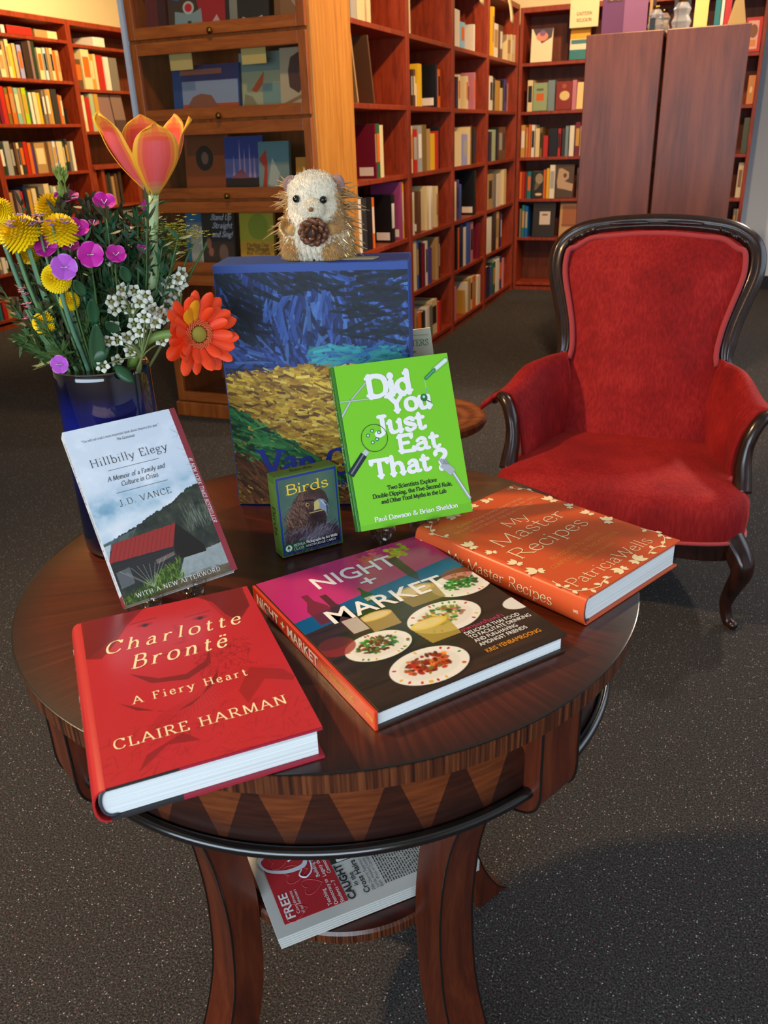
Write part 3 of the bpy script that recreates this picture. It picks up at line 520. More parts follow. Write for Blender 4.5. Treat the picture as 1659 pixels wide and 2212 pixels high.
BOOKS = {
('right',1,0):"3.656,3.762,0.260,grey|3.767,3.838,0.270,silver|3.843,3.933,0.270,cream|3.944,3.993,0.290,cream",
('right',1,1):"3.788,3.820,0.270,tan,f|3.986,4.021,0.280,brown,f",
('right',1,2):"3.664,3.722,0.241,blue|3.988,4.006,0.237,maroon,s|4.006,4.049,0.239,green|4.055,4.111,0.233,cream",
('right',1,3):"3.660,3.715,0.244,blue|3.721,3.783,0.240,white|3.789,3.853,0.239,charcoal|3.865,3.931,0.238,black,s|3.931,3.961,0.234,orange|4.174,4.222,0.230,black,s|4.299,4.327,0.283,magenta,s|4.341,4.378,0.281,yellow",
('right',2,0):"4.485,4.534,0.270,cream",
('right',2,1):"4.506,4.535,0.168,dark brown|4.542,4.572,0.170,brown|4.579,4.616,0.108,white|4.623,4.676,0.200,yellow|4.916,4.950,0.213,black,s|4.950,4.992,0.190,orange",
('right',2,2):"4.494,4.531,0.228,cream|4.538,4.599,0.212,red,s|4.607,4.669,0.230,light grey,s|4.677,4.757,0.234,olive|4.765,4.814,0.213,tan|4.823,4.907,0.189,yellow,s|4.916,4.950,0.201,red|4.959,5.003,0.225,black,s",
('right',2,3):"4.504,4.543,0.220,white,s|4.606,4.654,0.218,brown,s|4.761,4.794,0.236,cream|4.803,4.837,0.234,white|4.934,4.969,0.226,cream",
('right',2,4):"4.494,4.558,0.275,cream|4.558,4.590,0.269,blue|4.598,4.639,0.250,black|4.648,4.689,0.241,maroon|4.698,4.732,0.249,white|4.740,4.775,0.244,blue|4.784,4.810,0.201,purple|4.917,4.944,0.246,tan|4.954,4.991,0.247,navy",
('right',2,5):"4.492,4.524,0.218,tan|4.533,4.566,0.205,lavender|4.574,4.616,0.186,orange|4.633,4.693,0.179,black|4.702,4.754,0.188,white|4.763,4.817,0.188,grey|4.835,4.937,0.207,cream|4.946,4.984,0.185,red",
('right',3,0):"5.280,5.384,0.189,white|5.403,5.491,0.135,sky blue|5.708,5.740,0.149,white",
('right',3,1):"5.291,5.339,0.168,navy|5.358,5.398,0.183,cream|5.519,5.560,0.182,cream|5.571,5.613,0.156,pink|5.732,5.765,0.212,pink",
('right',3,2):"5.282,5.371,0.196,cream|5.382,5.453,0.195,cream|5.474,5.558,0.178,lavender|5.569,5.623,0.220,cream|5.623,5.667,0.226,brown|5.711,5.779,0.220,dark brown,s",
('right',3,3):"5.293,5.344,0.229,cream|5.354,5.395,0.239,purple|5.406,5.448,0.209,blue|5.723,5.770,0.277,black,s",
('right',3,4):"5.315,5.346,0.259,black|5.357,5.388,0.255,orange|5.399,5.474,0.268,navy|5.485,5.551,0.243,white|5.563,5.596,0.269,blue|5.608,5.665,0.267,blue|5.676,5.735,0.260,pink|5.855,5.891,0.235,maroon",
('right',3,5):"5.285,5.327,0.214,pink|5.514,5.559,0.161,gold,f|5.570,5.605,0.200,white|5.617,5.663,0.216,tan|5.675,5.723,0.220,cream|5.735,5.832,0.213,orange|5.845,5.920,0.202,white",
('right',4,0):"6.131,6.180,0.300,yellow|6.192,6.306,0.200,white|6.345,6.424,0.200,brown|6.602,6.702,0.165,cream|6.717,6.805,0.173,cream|6.820,6.910,0.178,cream",
('right',4,1):"6.093,6.168,0.207,white|6.168,6.232,0.199,dark grey|6.245,6.376,0.187,gold|6.390,6.457,0.145,cream|6.471,6.499,0.199,black|6.513,6.583,0.205,purple|6.597,6.626,0.181,pink",
('right',4,2):"6.116,6.193,0.190,navy,s|6.206,6.298,0.201,pale green|6.312,6.366,0.218,black|6.379,6.490,0.218,brown|6.504,6.590,0.218,brown",
('right',4,3):"6.126,6.244,0.233,tan,s|6.258,6.326,0.228,grey|6.353,6.465,0.223,white|6.566,6.640,0.246,cream",
('right',4,4):"6.107,6.227,0.246,white|6.255,6.338,0.273,dark brown|6.352,6.451,0.264,peach|6.465,6.509,0.257,black|6.524,6.553,0.239,purple",
('right',4,5):"6.089,6.197,0.226,navy|6.210,6.280,0.212,blue|6.294,6.365,0.234,green|6.379,6.481,0.241,white|6.496,6.586,0.244,navy|6.601,6.632,0.224,pink",
('back',1,0):"-1.498,-1.340,0.218,floral,c|-1.212,-1.070,0.213,teal and yellow,c",
('back',1,1):"-1.510,-1.471,0.211,cream|-1.468,-1.359,0.189,green,c|-1.356,-1.304,0.203,grey blue|-1.297,-1.180,0.189,dark red,c|-1.177,-1.146,0.197,pink|-1.143,-1.068,0.179,cream,c",
('back',1,2):"-1.548,-1.516,0.227,gold|-1.512,-1.494,0.210,salmon|-1.491,-1.473,0.229,orange|-1.469,-1.444,0.225,white|-1.437,-1.404,0.201,cream|-1.401,-1.383,0.207,olive|-1.376,-1.340,0.148,red|-1.333,-1.270,0.197,black|-1.266,-1.245,0.195,red|-1.235,-1.214,0.194,charcoal|-1.210,-1.186,0.209,grey blue|-1.179,-1.144,0.211,white|-1.137,-1.102,0.232,maroon|-1.099,-1.071,0.205,cream",
('back',1,3):"-1.549,-1.530,0.195,orange|-1.527,-1.508,0.194,red|-1.504,-1.493,0.191,brown|-1.490,-1.460,0.197,teal|-1.453,-1.362,0.196,black,c|-1.362,-1.344,0.208,orange|-1.340,-1.318,0.217,yellow|-1.315,-1.275,0.240,white|-1.268,-1.132,0.238,brown,c|-1.107,-1.072,0.216,brown",
('back',1,4):"-1.542,-1.527,0.213,grey|-1.524,-1.501,0.241,teal|-1.497,-1.475,0.234,bright blue|-1.437,-1.260,0.295,black,c|-1.227,-1.064,0.253,tan,c",
('back',2,0):"-0.036,0.068,0.208,red,c",
('back',2,1):"0.025,0.108,0.179,orange,c",
('back',2,2):"0.032,0.099,0.229,dark green,c",
('back',2,3):"0.034,0.099,0.234,cream,c",
('back',2,4):"0.039,0.061,0.224,grey|0.064,0.083,0.224,cream|0.086,0.105,0.224,grey",
('left',1,0):"5.131,5.165,0.097,white|5.186,5.429,0.126,red,c|5.447,5.579,0.091,tan|5.583,5.685,0.096,cream",
('left',1,1):"4.958,4.991,0.149,tan|4.995,5.024,0.162,brown|5.028,5.054,0.173,grey|5.058,5.105,0.167,cream|5.109,5.135,0.221,tan|5.139,5.170,0.235,cream|5.170,5.196,0.209,yellow|5.201,5.232,0.214,peach|5.245,5.286,0.209,lavender|5.295,5.350,0.225,dark brown|5.359,5.382,0.255,mauve|5.387,5.429,0.249,dark green|5.443,5.491,0.205,cream|5.505,5.534,0.209,pale blue|5.539,5.564,0.211,tan|5.568,5.598,0.210,cream|5.603,5.633,0.197,orange|5.633,5.668,0.199,peach",
('left',1,2):"4.877,4.915,0.223,cream|4.919,4.962,0.230,brown|4.966,5.000,0.226,maroon|5.000,5.039,0.236,red|5.048,5.079,0.228,olive|5.083,5.123,0.235,orange|5.132,5.172,0.231,pale teal|5.177,5.204,0.230,tan|5.214,5.255,0.234,lime|5.255,5.274,0.217,green|5.278,5.306,0.206,white|5.311,5.349,0.207,cream|5.354,5.382,0.205,yellow|5.387,5.407,0.209,brown|5.411,5.436,0.222,grey|5.441,5.475,0.229,tan|5.475,5.500,0.233,gold|5.510,5.570,0.235,charcoal|5.575,5.595,0.198,orange|5.600,5.621,0.193,tan|5.626,5.646,0.104,black",
('left',1,3):"4.889,4.932,0.207,dark green|4.941,4.994,0.221,light grey|4.999,5.026,0.205,dark brown|5.030,5.057,0.211,brown|5.062,5.085,0.210,cream|5.089,5.126,0.215,charcoal|5.131,5.168,0.215,red|5.173,5.206,0.208,orange|5.206,5.225,0.186,purple|5.230,5.336,0.206,tan|5.341,5.376,0.205,brown|5.381,5.416,0.211,tan|5.421,5.451,0.213,white|5.456,5.466,0.213,blue|5.471,5.533,0.212,cream|5.538,5.554,0.208,green|5.559,5.585,0.227,charcoal|5.590,5.622,0.207,grey|5.627,5.659,0.210,white",
('left',1,4):"4.877,4.926,0.211,tan|4.958,5.009,0.221,mauve|5.013,5.032,0.212,red|5.042,5.074,0.241,navy|5.084,5.117,0.217,gold|5.127,5.170,0.224,cream|5.190,5.249,0.232,grey|5.259,5.314,0.247,cream|5.319,5.339,0.232,pale green|5.345,5.380,0.224,white|5.401,5.427,0.227,peach|5.432,5.474,0.218,red",
('left',1,5):"4.943,4.972,0.049,orange|4.981,5.039,0.071,pink|5.049,5.078,0.052,cream|5.098,5.138,0.058,brown|5.158,5.188,0.064,grey",
('left',0,6):"4.543,4.569,0.170,green|4.578,4.604,0.164,teal|4.613,4.649,0.126,red|4.658,4.699,0.144,tan|4.708,4.759,0.134,brown|4.764,4.787,0.134,grey",
('left',0,5):"4.671,4.693,0.101,grey|4.697,4.732,0.109,white|4.737,4.755,0.105,green",
('left',2,0):"6.081,6.220,0.093,white",
('left',2,1):"5.788,5.894,0.202,brown|5.910,6.003,0.277,cream|6.009,6.048,0.246,gold|6.053,6.081,0.248,cream|6.087,6.161,0.245,red|6.173,6.231,0.237,white|6.243,6.338,0.235,grey",
('left',2,2):"5.779,5.806,0.241,cream|5.817,5.877,0.255,cream|5.883,5.933,0.244,red|5.938,5.983,0.278,pale green|5.989,6.035,0.323,gold|6.041,6.211,0.326,mauve,c|6.217,6.364,0.332,black,c",
}
CASE = {('right', 1): 'nearest bay of the aisle bookcase', ('right', 2): 'second bay of the aisle bookcase', ('right', 3): 'third bay of the aisle bookcase', ('right', 4): 'farthest bay of the aisle bookcase',
        ('back', 1): 'left part of the back bookcase', ('back', 2): 'right part of the back bookcase', ('left', 0): 'left-wall bookcase at the photo edge', ('left', 1): 'left-wall bookcase behind the flowers', ('left', 2): 'left-wall bookcase beside the glass case'}
BANDS = ['cream', 'gold', 'white', 'black', 'silver', 'orange', 'navy', 'tan']
def cover_face(o, w, h, polys):
    """flat printed picture on the face of a book shown front-on (local -y)"""
    k = MB()
    for i, (pts, c) in enumerate(polys): k.add([(x * w, -.0006 - .0002 * i, y * h) for x, y in pts], [tuple(range(len(pts)))], 0, rgb(*c))
    return k.build('cover_picture', vcol_mat('printed_cover_matt', .45, .4), o)
def ell(cx, cy, rx_, ry_, n=20): return [(cx + rx_ * math.cos(t), cy + ry_ * math.sin(t)) for t in np.linspace(0, 2 * math.pi, n, False)]
RECT = lambda x0, y0, x1, y1: [(x0, y0), (x1, y0), (x1, y1), (x0, y1)]
FACES = {
 ('back', 1, 0, 0): [(RECT(0, 0, 1, 1), (226, 204, 166)), ([(.05, 1), (1, 1), (.95, .72), (.5, .55), (.2, .8)], (70, 62, 74)), (ell(.5, .76, .28, .14), (210, 130, 104)), (ell(.52, .86, .14, .09), (128, 84, 120))],
 ('back', 1, 0, 1): [(RECT(0, 0, 1, .3), (38, 110, 112)), (RECT(0, .3, 1, .62), (214, 204, 176)), (RECT(.05, .47, .95, .6), (60, 110, 112)), (RECT(0, .62, 1, 1), (226, 154, 28))],
 ('back', 1, 1, 1): [(RECT(0, 0, 1, 1), (132, 148, 108)), (RECT(.22, .36, .75, .62), (190, 84, 20)), (RECT(.22, .72, .7, .80), (74, 92, 72))],
 ('back', 1, 1, 3): [(RECT(0, 0, 1, 1), (124, 26, 24)), (ell(.55, .5, .32, .17), (206, 176, 116)), (ell(.5, .84, .14, .08), (160, 70, 40))],
 ('back', 1, 1, 5): [(RECT(0, 0, 1, 1), (226, 188, 126)), (ell(.98, .48, .2, .2), (74, 50, 34))],
 ('back', 1, 3, 4): [(RECT(0, 0, 1, 1), (26, 24, 22)), (ell(.6, .72, .34, .2), (140, 124, 96)), ([(.3, .6), (.7, .5), (.4, .32), (.2, .3)], (96, 84, 66)), (ell(.6, .14, .3, .05), (216, 172, 130))],
 ('back', 1, 3, 8): [(RECT(0, 0, 1, 1), (70, 50, 36)), ([(.12, .88), (.3, .9), (.7, .78), (.72, .6), (.5, .5), (.98, .42), (.95, .2), (.5, .26), (.1, .3), (.05, .5)], (170, 138, 110)), (ell(.5, .68, .1, .07), (80, 56, 42))],
 ('back', 1, 4, 3): [(RECT(0, 0, 1, 1), (34, 28, 24)), (RECT(.3, .36, .78, .74), (196, 176, 160)), (RECT(.42, .62, .66, .67), (110, 90, 84))],
 ('back', 1, 4, 4): [(RECT(0, 0, 1, 1), (176, 132, 84)), (RECT(.12, .3, .85, .92), (146, 84, 44)), (RECT(.1, .34, .9, .37), (112, 64, 34))],
 ('back', 2, 0, 0): [(RECT(0, 0, 1, 1), (186, 30, 26)), (RECT(.14, .08, .8, .9), (214, 160, 150)), (ell(.5, .6, .26, .2), (120, 70, 50)), (RECT(.2, .15, .7, .35), (206, 120, 60))],
 ('back', 2, 1, 0): [(RECT(0, 0, 1, 1), (200, 108, 42)), (RECT(.25, .1, .7, .95), (170, 120, 66)), (ell(.5, .5, .2, .12), (206, 180, 120))],
 ('back', 2, 3, 0): [(RECT(0, 0, 1, 1), (186, 168, 138)), (RECT(.2, .3, .8, .8), (116, 78, 54))],
 ('left', 2, 2, 6): [(RECT(0, 0, 1, .3), (74, 52, 54)), (RECT(0, .3, 1, 1), (128, 100, 92))],
 ('left', 2, 2, 7): [(RECT(0, 0, 1, 1), (40, 32, 26)), (RECT(0, .12, 1, .38), (214, 190, 140)), (ell(.35, .75, .25, .13), (206, 150, 24)), (RECT(.1, .84, .9, .96), (180, 160, 120))],
}
SPAN = {('right', i + 1): (p + .026, q - .026) for i, (p, q) in enumerate(BAYS)}
SPAN.update({('back', 1): (-1.552, -.804), ('back', 2): (-.751, .069), ('left', 0): (3.946, 4.834), ('left', 1): (4.886, 5.769), ('left', 2): (5.823, 7.17)})
allk = sorted(BOOKS)
for (case, bay, row) in allk:
    ents = BOOKS[(case, bay, row)].split('|')
    for i, e in enumerate(ents):
        p = e.split(','); a, b_, h = map(float, p[:3]); col = p[3]; fl = p[4] if len(p) > 4 else ''
        h = max(.10, min(h, .286)); t = max(.007, b_ - a - .0015)
        lo_, hi_ = SPAN[(case, bay)]; a0 = a; a = max(a, lo_); t = max(.006, min(t - (a - a0), hi_ - a))
        rows_ = {'right': RZ, 'left': [1.905, 1.60, 1.30] if bay == 2 else LZ, 'back': [1.643, 1.318, 1.0, .70, .41, .06] if bay == 1 else [1.62, 1.30, .985, .69, .39, .06]}[case]
        h = min(h, (rows_[row - 1] if row else 2.0) - rows_[row] - .032)
        lab = f"{col} {'face-out ' if fl == 'c' else ''}book, {ORD[i]} from left, {SH[row]} shelf, {CASE[(case, bay)]}"
        grp = f'books on the {SH[row]} shelf of the {CASE[(case, bay)]}'
        ins = .010 + .012 * random.random(); band = random.choice(BANDS) if (random.random() < .45 and t > .014) else None
        if band == col: band = None
        if case == 'right':
            z = RZ[row]; 
            if fl == 'f': o = shelf_book(min(t, .014), .19, h, col, (-1.58 - ins, a, z), math.pi / 2, lab, grp, tilt=-.22 if row == 1 else -.12)
            else: o = shelf_book(t, .15 + .05 * random.random() if fl != 's' else .165, h, col, (-1.58 - ins, a, z), math.pi / 2, lab, grp, fl == 's', band=band)
        else:
            if case == 'left':
                z = [1.905, 1.60, 1.30][row] if bay == 2 else LZ[row]; loc = (-4.76 - ins, a, z); rz = math.pi / 2; dd = .19
            else:
                z = ([1.643, 1.318, 1.0, .70, .41, .06] if bay == 1 else [1.62, 1.30, .985, .69, .39, .06])[row]; loc = (a, 6.88 + ins, z); rz = 0; dd = .18
            if row == 0 and case == 'left': h = min(h, .085); band = None
            if fl == 'c':
                lean = -.10 if row else 0.0
                if case == 'back': lean = -.12
                o = MB().box((0, 0, 0), (t, .018, h)).build('book', book_color(col)); o.location = Vector(loc) + Vector((0, .0, .0035)); o.rotation_euler = (lean, 0, rz); tag(o, lab, 'book', grp)
                MB().box((.002, .002, h), (t - .001, .016, h + .0006)).build('page_block', PAGE, o)
                if (case, bay, row, i) in FACES: cover_face(o, t, h, FACES[(case, bay, row, i)])
            else: o = shelf_book(t, dd, h, col, loc, rz, lab, grp, band=band)
# dim books in the low case behind the tulip
for i, (x, w_, z, h, c) in enumerate([(.16, .03, .74, .24, 'dark brown'), (.20, .025, .74, .25, 'charcoal'), (.235, .03, .74, .22, 'tan'), (.28, .03, .74, .24, 'brown'), (.33, .035, .74, .25, 'dark brown'),
        (.17, .03, .42, .27, 'grey'), (.60, .03, .74, .24, 'brown'), (.64, .03, .74, .22, 'maroon'), (.61, .035, .42, .25, 'silver'), (.16, .03, .10, .2, 'brown'), (.2, .04, .10, .22, 'tan'), (.25, .03, .1, .2, 'charcoal')]):
    shelf_book(w_, .18, h, c, (-4.785, 5.824 + x, z), math.pi / 2, f"{c} book, {ORD[i]} of the dim books in the low case behind the tulip", 'books in the low case behind the tulip')
o = MB().box((0, 0, 0), (.26, .016, .285)).build('book', book_color('black')); o.location = (-4.78, 6.05, .424); o.rotation_euler = (-.05, 0, math.pi / 2); tag(o, 'black face-out book with red block and white stripes, low case behind the tulip', 'book')
cover_face(o, .26, .285, [(RECT(0, 0, 1, 1), (24, 24, 24)), (RECT(.2, .36, 1, .6), (150, 22, 34))] + [(RECT(.3 + .1 * k, .7, .35 + .1 * k, .92), (170, 166, 156)) for k in range(6)] + [(RECT(.2 + .1 * k, .08, .25 + .1 * k, .26), (170, 166, 156)) for k in range(7)])

# ------------------------------------------------------------------ glass-fronted stacking case
gc = empty('glass_bookcase', (-2.335, 3.181, 0), 0, 'oak bookcase with stacked glass-fronted tiers behind the flowers', 'bookcase')
GW, GD = .812, .40
TIERS = [(.07, .362), (.362, .660), (.660, .962), (.962, 1.262), (1.262, 1.557), (1.557, 1.86)]
MB().box((0, .02, 0), (.02, GD, 1.9)).build('side_panel', OAK, gc, bevel=.002); MB().box((GW - .02, .02, 0), (GW, GD, 1.9)).build('side_panel', OAK_SIDE, gc, bevel=.002)
MB().box((.02, GD - .015, .05), (GW - .02, GD, 1.9)).build('back_panel', OAK, gc)
MB().box((-.005, -.005, 1.86), (GW + .005, GD, 1.9)).build('top_panel', OAK, gc, bevel=.004)
MB().box((-.004, -.004, 0), (GW + .004, GD, .07)).build('base_moulding', OAK, gc, bevel=.006)
GLASS = mat('thin_glass', (1, 1, 1), .02, .5); nt, N, L, b = nodes_of(GLASS)
tr = N.new('ShaderNodeBsdfTransparent'); gl = N.new('ShaderNodeBsdfGlossy'); gl.inputs['Roughness'].default_value = .03; fr = N.new('ShaderNodeLayerWeight'); fr.inputs[0].default_value = .5
ms = N.new('ShaderNodeMixShader'); L.new(math_node(nt, 'ADD', math_node(nt, 'MULTIPLY', math_node(nt, 'POWER', fr.outputs['Facing'], 4), .5), .035), ms.inputs[0]); L.new(tr.outputs[0], ms.inputs[1]); L.new(gl.outputs[0], ms.inputs[2]); L.new(ms.outputs[0], N['Material Output'].inputs[0])
BRASS = mat('aged_brass', rgb(120, 92, 40), .3, .5, 1.0)
for (z0, z1) in TIERS:
    MB().box((.02, .02, z0 - .008), (GW - .02, GD - .015, z0 + .012)).build('shelf', OAK, gc)
    d = MB(); fw_ = .034
    d.box((.012, 0, z0 + .008), (.012 + fw_, .022, z1 - .004)); d.box((GW - .012 - fw_, 0, z0 + .008), (GW - .012, .022, z1 - .004))
    d.box((.012 + fw_, 0, z0 + .008), (GW - .012 - fw_, .022, z0 + .05), 1); d.box((.012 + fw_, 0, z1 - .048), (GW - .012 - fw_, .022, z1 - .004), 1)
    dr = d.build('door', [OAK, OAK_H], gc, bevel=.002)
    MB().box((.012 + fw_, .009, z0 + .05), (GW - .012 - fw_, .012, z1 - .048)).build('glass_pane', GLASS, dr)
    k = MB().lathe([(0, 0), (.004, 0), (.004, .008), (.011, .014), (.012, .02), (.007, .026), (0, .027)], 16).build('door_knob', BRASS, dr, True)
    k.rotation_euler = (math.pi / 2, 0, 0); k.location = (.402, 0, z0 + .018)
STICKY = mat('yellow_sticky_note', rgb(178, 158, 96), .8, .2)
for x0, x1, z0, z1, nm in [(-2.155, -2.05, 1.452, 1.511, 'left'), (-1.826, -1.719, 1.455, 1.515, 'right')]:
    n = MB().box((x0, 3.2036, z0), (x1, 3.2046, z1)).build('sticky_note', STICKY); tag(n, f'yellow paper note stuck inside the glass, {nm} one of two', 'note')
# things behind the glass: (x0, x1, z0, z1, y, base colour, picture, label)
E_ = ell
GCB = [
 (-2.214, -1.997, .975, 1.225, 3.30, (132, 62, 24), [(RECT(0, 0, 1, 1), (140, 66, 26)), (RECT(.06, .62, .94, .95), (110, 54, 26)), (E_(.45, .58, .2, .2), (34, 26, 22)), (E_(.46, .58, .08, .1), (120, 84, 66))], 'tan book with a dark oval picture, behind glass left of the blue spires'),
 (-2.013, -1.829, .975, 1.200, 3.27, (30, 48, 110), [(RECT(0, 0, 1, 1), (34, 60, 130)), (RECT(0, .3, 1, .62), (90, 96, 150)), (RECT(0, 0, 1, .28), (40, 30, 28))] + [([(x, .28), (x + .07, .28), (x + .035, y)], (170, 140, 170)) for x, y in ((.2, .7), (.36, .96), (.48, .8), (.62, .88), (.74, .7))] + [([(.15, .28), (.45, .45), (.6, .3), (.9, .28)], (130, 74, 84))], 'blue book of pale spires in the glass case, third tier from top'),
 (-1.835, -1.694, .975, 1.176, 3.265, (112, 130, 124), [(RECT(0, 0, 1, 1), (120, 138, 130)), (RECT(0, .62, 1, 1), (84, 126, 130)), ([(.08, 0), (.2, .5), (.02, .68), (.26, .86), (.3, .55), (.24, 0)], (170, 54, 34)), ([(.3, .2), (.45, .7), (.7, .4), (.55, .05)], (170, 176, 160)), (E_(.8, .14, .14, .12), (176, 176, 160))], 'grey-green book with a red standing figure, behind the hedgehog'),
 (-1.673, -1.585, .975, 1.113, 3.26, (198, 128, 30), [(RECT(0, 0, 1, 1), (200, 130, 34)), (RECT(.3, .55, .9, .58), (150, 90, 20))], 'small orange-yellow booklet at the right of the third glass tier'),
 (-2.202, -1.888, 1.275, 1.468, 3.26, (28, 50, 96), [(RECT(0, 0, 1, 1), (34, 66, 118)), (RECT(.14, 0, .98, .7), (128, 140, 160)), (RECT(.14, .7, .98, 1), (58, 54, 96)), (RECT(.14, 0, .98, .26), (166, 74, 32)), ([(.2, .2), (.3, .4), (.42, .46), (.58, .42), (.68, .2)], (128, 78, 58)), (RECT(.12, .82, .75, .92), (150, 92, 70))], 'wide blue book with a red desert rock, second full glass tier'),
 (-1.898, -1.709, 1.275, 1.500, 3.258, (150, 152, 120), [(RECT(0, 0, 1, 1), (156, 158, 122)), (RECT(0, .7, 1, 1), (116, 136, 126)), (RECT(.55, 0, 1, .5), (112, 140, 130)), ([(.28, .4), (.4, .52), (.6, .7), (.56, .5), (.4, .36)], (190, 84, 40)), ([(.05, 0), (.12, .35), (.3, .3), (.5, .05)], (128, 120, 88))], 'pale green annual with an orange bird shape, behind glass'),
 (-1.700, -1.585, 1.275, 1.505, 3.255, (168, 150, 118), [(RECT(0, 0, 1, 1), (172, 154, 124)), ([(.4, .85), (.8, .95), (1, .8), (1, .5), (.7, .3), (.35, .4), (.3, .65)], (76, 48, 44)), ([(.7, .7), (.9, .6), (.8, .4)], (120, 80, 84)), ([(.1, .15), (1, .32), (1, .26), (.1, .1)], (130, 100, 70))], 'cream book with a dark brown shape, right end of the second glass tier'),
 (-2.252, -2.135, .675, .908, 3.27, (96, 110, 116), [(RECT(0, 0, 1, 1), (110, 120, 124)), (RECT(0, .8, 1, 1), (20, 100, 140)), (RECT(0, 0, .2, .75), (24, 100, 140)), (RECT(.2, .05, .6, .7), (176, 168, 150)), (RECT(.62, 0, .72, .72), (190, 186, 176))], 'grey and teal book left of the black song book behind glass'),
 (-2.150, -1.986, .675, .917, 3.265, (26, 24, 28), [(RECT(0, 0, 1, 1), (28, 26, 30)), (RECT(.04, .02, .96, .45), (58, 42, 36)), (E_(.2, .42, .08, .09), (150, 90, 66)), (E_(.26, .27, .08, .08), (150, 90, 66)), (E_(.65, .25, .14, .16), (112, 84, 72)), (E_(.88, .95, .07, .05), (176, 190, 40))], 'black song book with white script title, behind glass'),
 (-1.973, -1.807, .675, .916, 3.265, (196, 158, 52), [(RECT(0, 0, 1, 1), (204, 150, 44)), (RECT(0, .45, 1, 1), (170, 160, 44)), (E_(.55, .7, .3, .22), (134, 146, 40))], 'yellow and olive book right of the black song book behind glass'),
 (-2.301, -2.205, 1.570, 1.78, 3.28, (84, 30, 30), [(RECT(0, 0, 1, 1), (92, 36, 38)), (RECT(.6, 0, 1, 1), (60, 30, 34))], 'dark red book at the left of the upper glass tier'),
 (-2.195, -1.930, 1.570, 1.80, 3.26, (60, 46, 40), [(RECT(0, 0, 1, 1), (62, 48, 42)), (RECT(0, 0, 1, .06), (150, 28, 34)), ([(.6, .06), (1, .1), (1, 1), (.5, .6)], (150, 34, 40)), ([(.1, .1), (.12, .4), (.3, .36), (.45, .36), (.58, .42), (.6, .1), (.42, .1), (.4, .24), (.34, .24), (.32, .1)], (120, 140, 140)), (E_(.36, .44, .1, .1), (170, 170, 160)), (E_(.36, .44, .065, .065), (176, 30, 44)), ([(.7, .12), (.85, .3), (.95, .1)], (186, 150, 146)), ([(0, .6), (.2, .55), (.25, .8), (0, .8)], (70, 90, 130))], 'large bold red, blue and brown picture book in the upper glass tier'),
 (-1.917, -1.726, 1.570, 1.79, 3.26, (34, 32, 30), [(RECT(0, 0, 1, 1), (36, 34, 32)), (RECT(.1, .1, .28, .9), (120, 118, 108)), ([(.3, .05), (.4, .22), (.6, .16), (.85, .22), (.9, .05)], (170, 166, 154)), (RECT(.42, .5, .9, .54), (110, 108, 100))], 'black and white book in the upper glass tier'),
 (-1.715, -1.585, 1.570, 1.79, 3.26, (120, 84, 52), [(RECT(0, 0, 1, 1), (126, 88, 56)), (E_(.8, .6, .3, .3), (150, 130, 108)), (RECT(.0, .0, .2, 1), (110, 76, 44))], 'brown picture book at the right of the upper glass tier'),
]
for gi, (x0, x1, z0, z1, y, c, pic, lab) in enumerate(GCB):
    y += .024 * (gi % 2)
    o = MB().box((0, 0, 0), (x1 - x0, .02, z1 - z0)).build('book', mat('cover_%d_%d_%d' % c, rgb(*c), .4, .4)); o.location = (x0 + .002, y, z0 + .0045); o.rotation_euler = (-.10, 0, 0); tag(o, lab, 'book', 'books behind the glass doors')
    MB().box((.002, .003, z1 - z0), (x1 - x0 - .002, .017, z1 - z0 + .0006)).build('page_block', PAGE, o)
    cover_face(o, x1 - x0, z1 - z0, pic)
    k = MB(); w = x1 - x0; h = z1 - z0; ttl = None
    if 'song book' in lab and 'black song book with' in lab: ttl = [('Stand Up', .92, .82, .62, 'brush', (200, 204, 214)), ('Straight', .94, .68, .6, 'brush', (200, 204, 214)), ('and Sing!', .94, .53, .62, 'brush', (200, 204, 214))]
    if 'yellow and olive' in lab: ttl = [('Finding Our', .86, .36, .66, 'bold', (96, 66, 28)), ('Way Through', .86, .29, .66, 'bold', (96, 66, 28)), ('the Traffick', .9, .22, .72, 'bold', (96, 66, 28))]
    if 'pale green annual' in lab: ttl = [('RUPERT', .78, .83, .7, 'bold', (50, 58, 54))]
    if ttl:
        tm = MB()
        for (s, xr, yb, wd, st, c2) in ttl: lettering(tm, s, (xr * w, yb * h), .022 if st == 'brush' else .014, wd * w, st, .02, align='r', fine=2)
        tm.v = [(x, -.0028, y) for x, y, z in tm.v]
        tm.build('title_lettering', mat('ink_%d_%d_%d' % ttl[0][5], rgb(*ttl[0][5]), .6), o)

# ------------------------------------------------------------------ two dark end panels of the free-standing cases, with stock on top
for x0, x1, lab in [(-.668, -.345, 'left of the two tall dark mahogany bookcase ends behind the armchair'), (-.331, .0, 'right of the two tall dark mahogany bookcase ends behind the armchair')]:
    e = empty('bookcase', (x0, 4.2, 0), 0, lab, 'bookcase'); w = x1 - x0; h = 1.556
    MB().box((0, 0, 0), (w, .022, h)).build('end_panel', SLABW, e, bevel=.003)
    MB().box((.0, .022, h - .022), (w, 1.1, h)).build('top_panel', SLABW, e, bevel=.002)
    MB().box((.0 if x0 < -.4 else w - .02, .022, 0), (.02 if x0 < -.4 else w, 1.1, h - .022)).build('back_panel', SLABW, e) if False else None
    for z in (.06, .36, .68, 1.0, 1.3): MB().box((.01, .022, z - .02), (w - .01, 1.09, z)).build('shelf', SLABW, e)
    MB().box((0, 1.09, 0), (w, 1.11, h - .022)).build('side_panel', SLABW, e)
PURPLE = mat('purple_card', rgb(96, 56, 96), .6, .3); ZT = 1.5568
pb = empty('display_box', (-.63, 4.36, ZT), .06, 'large purple display box on top of the dark panels', 'box')
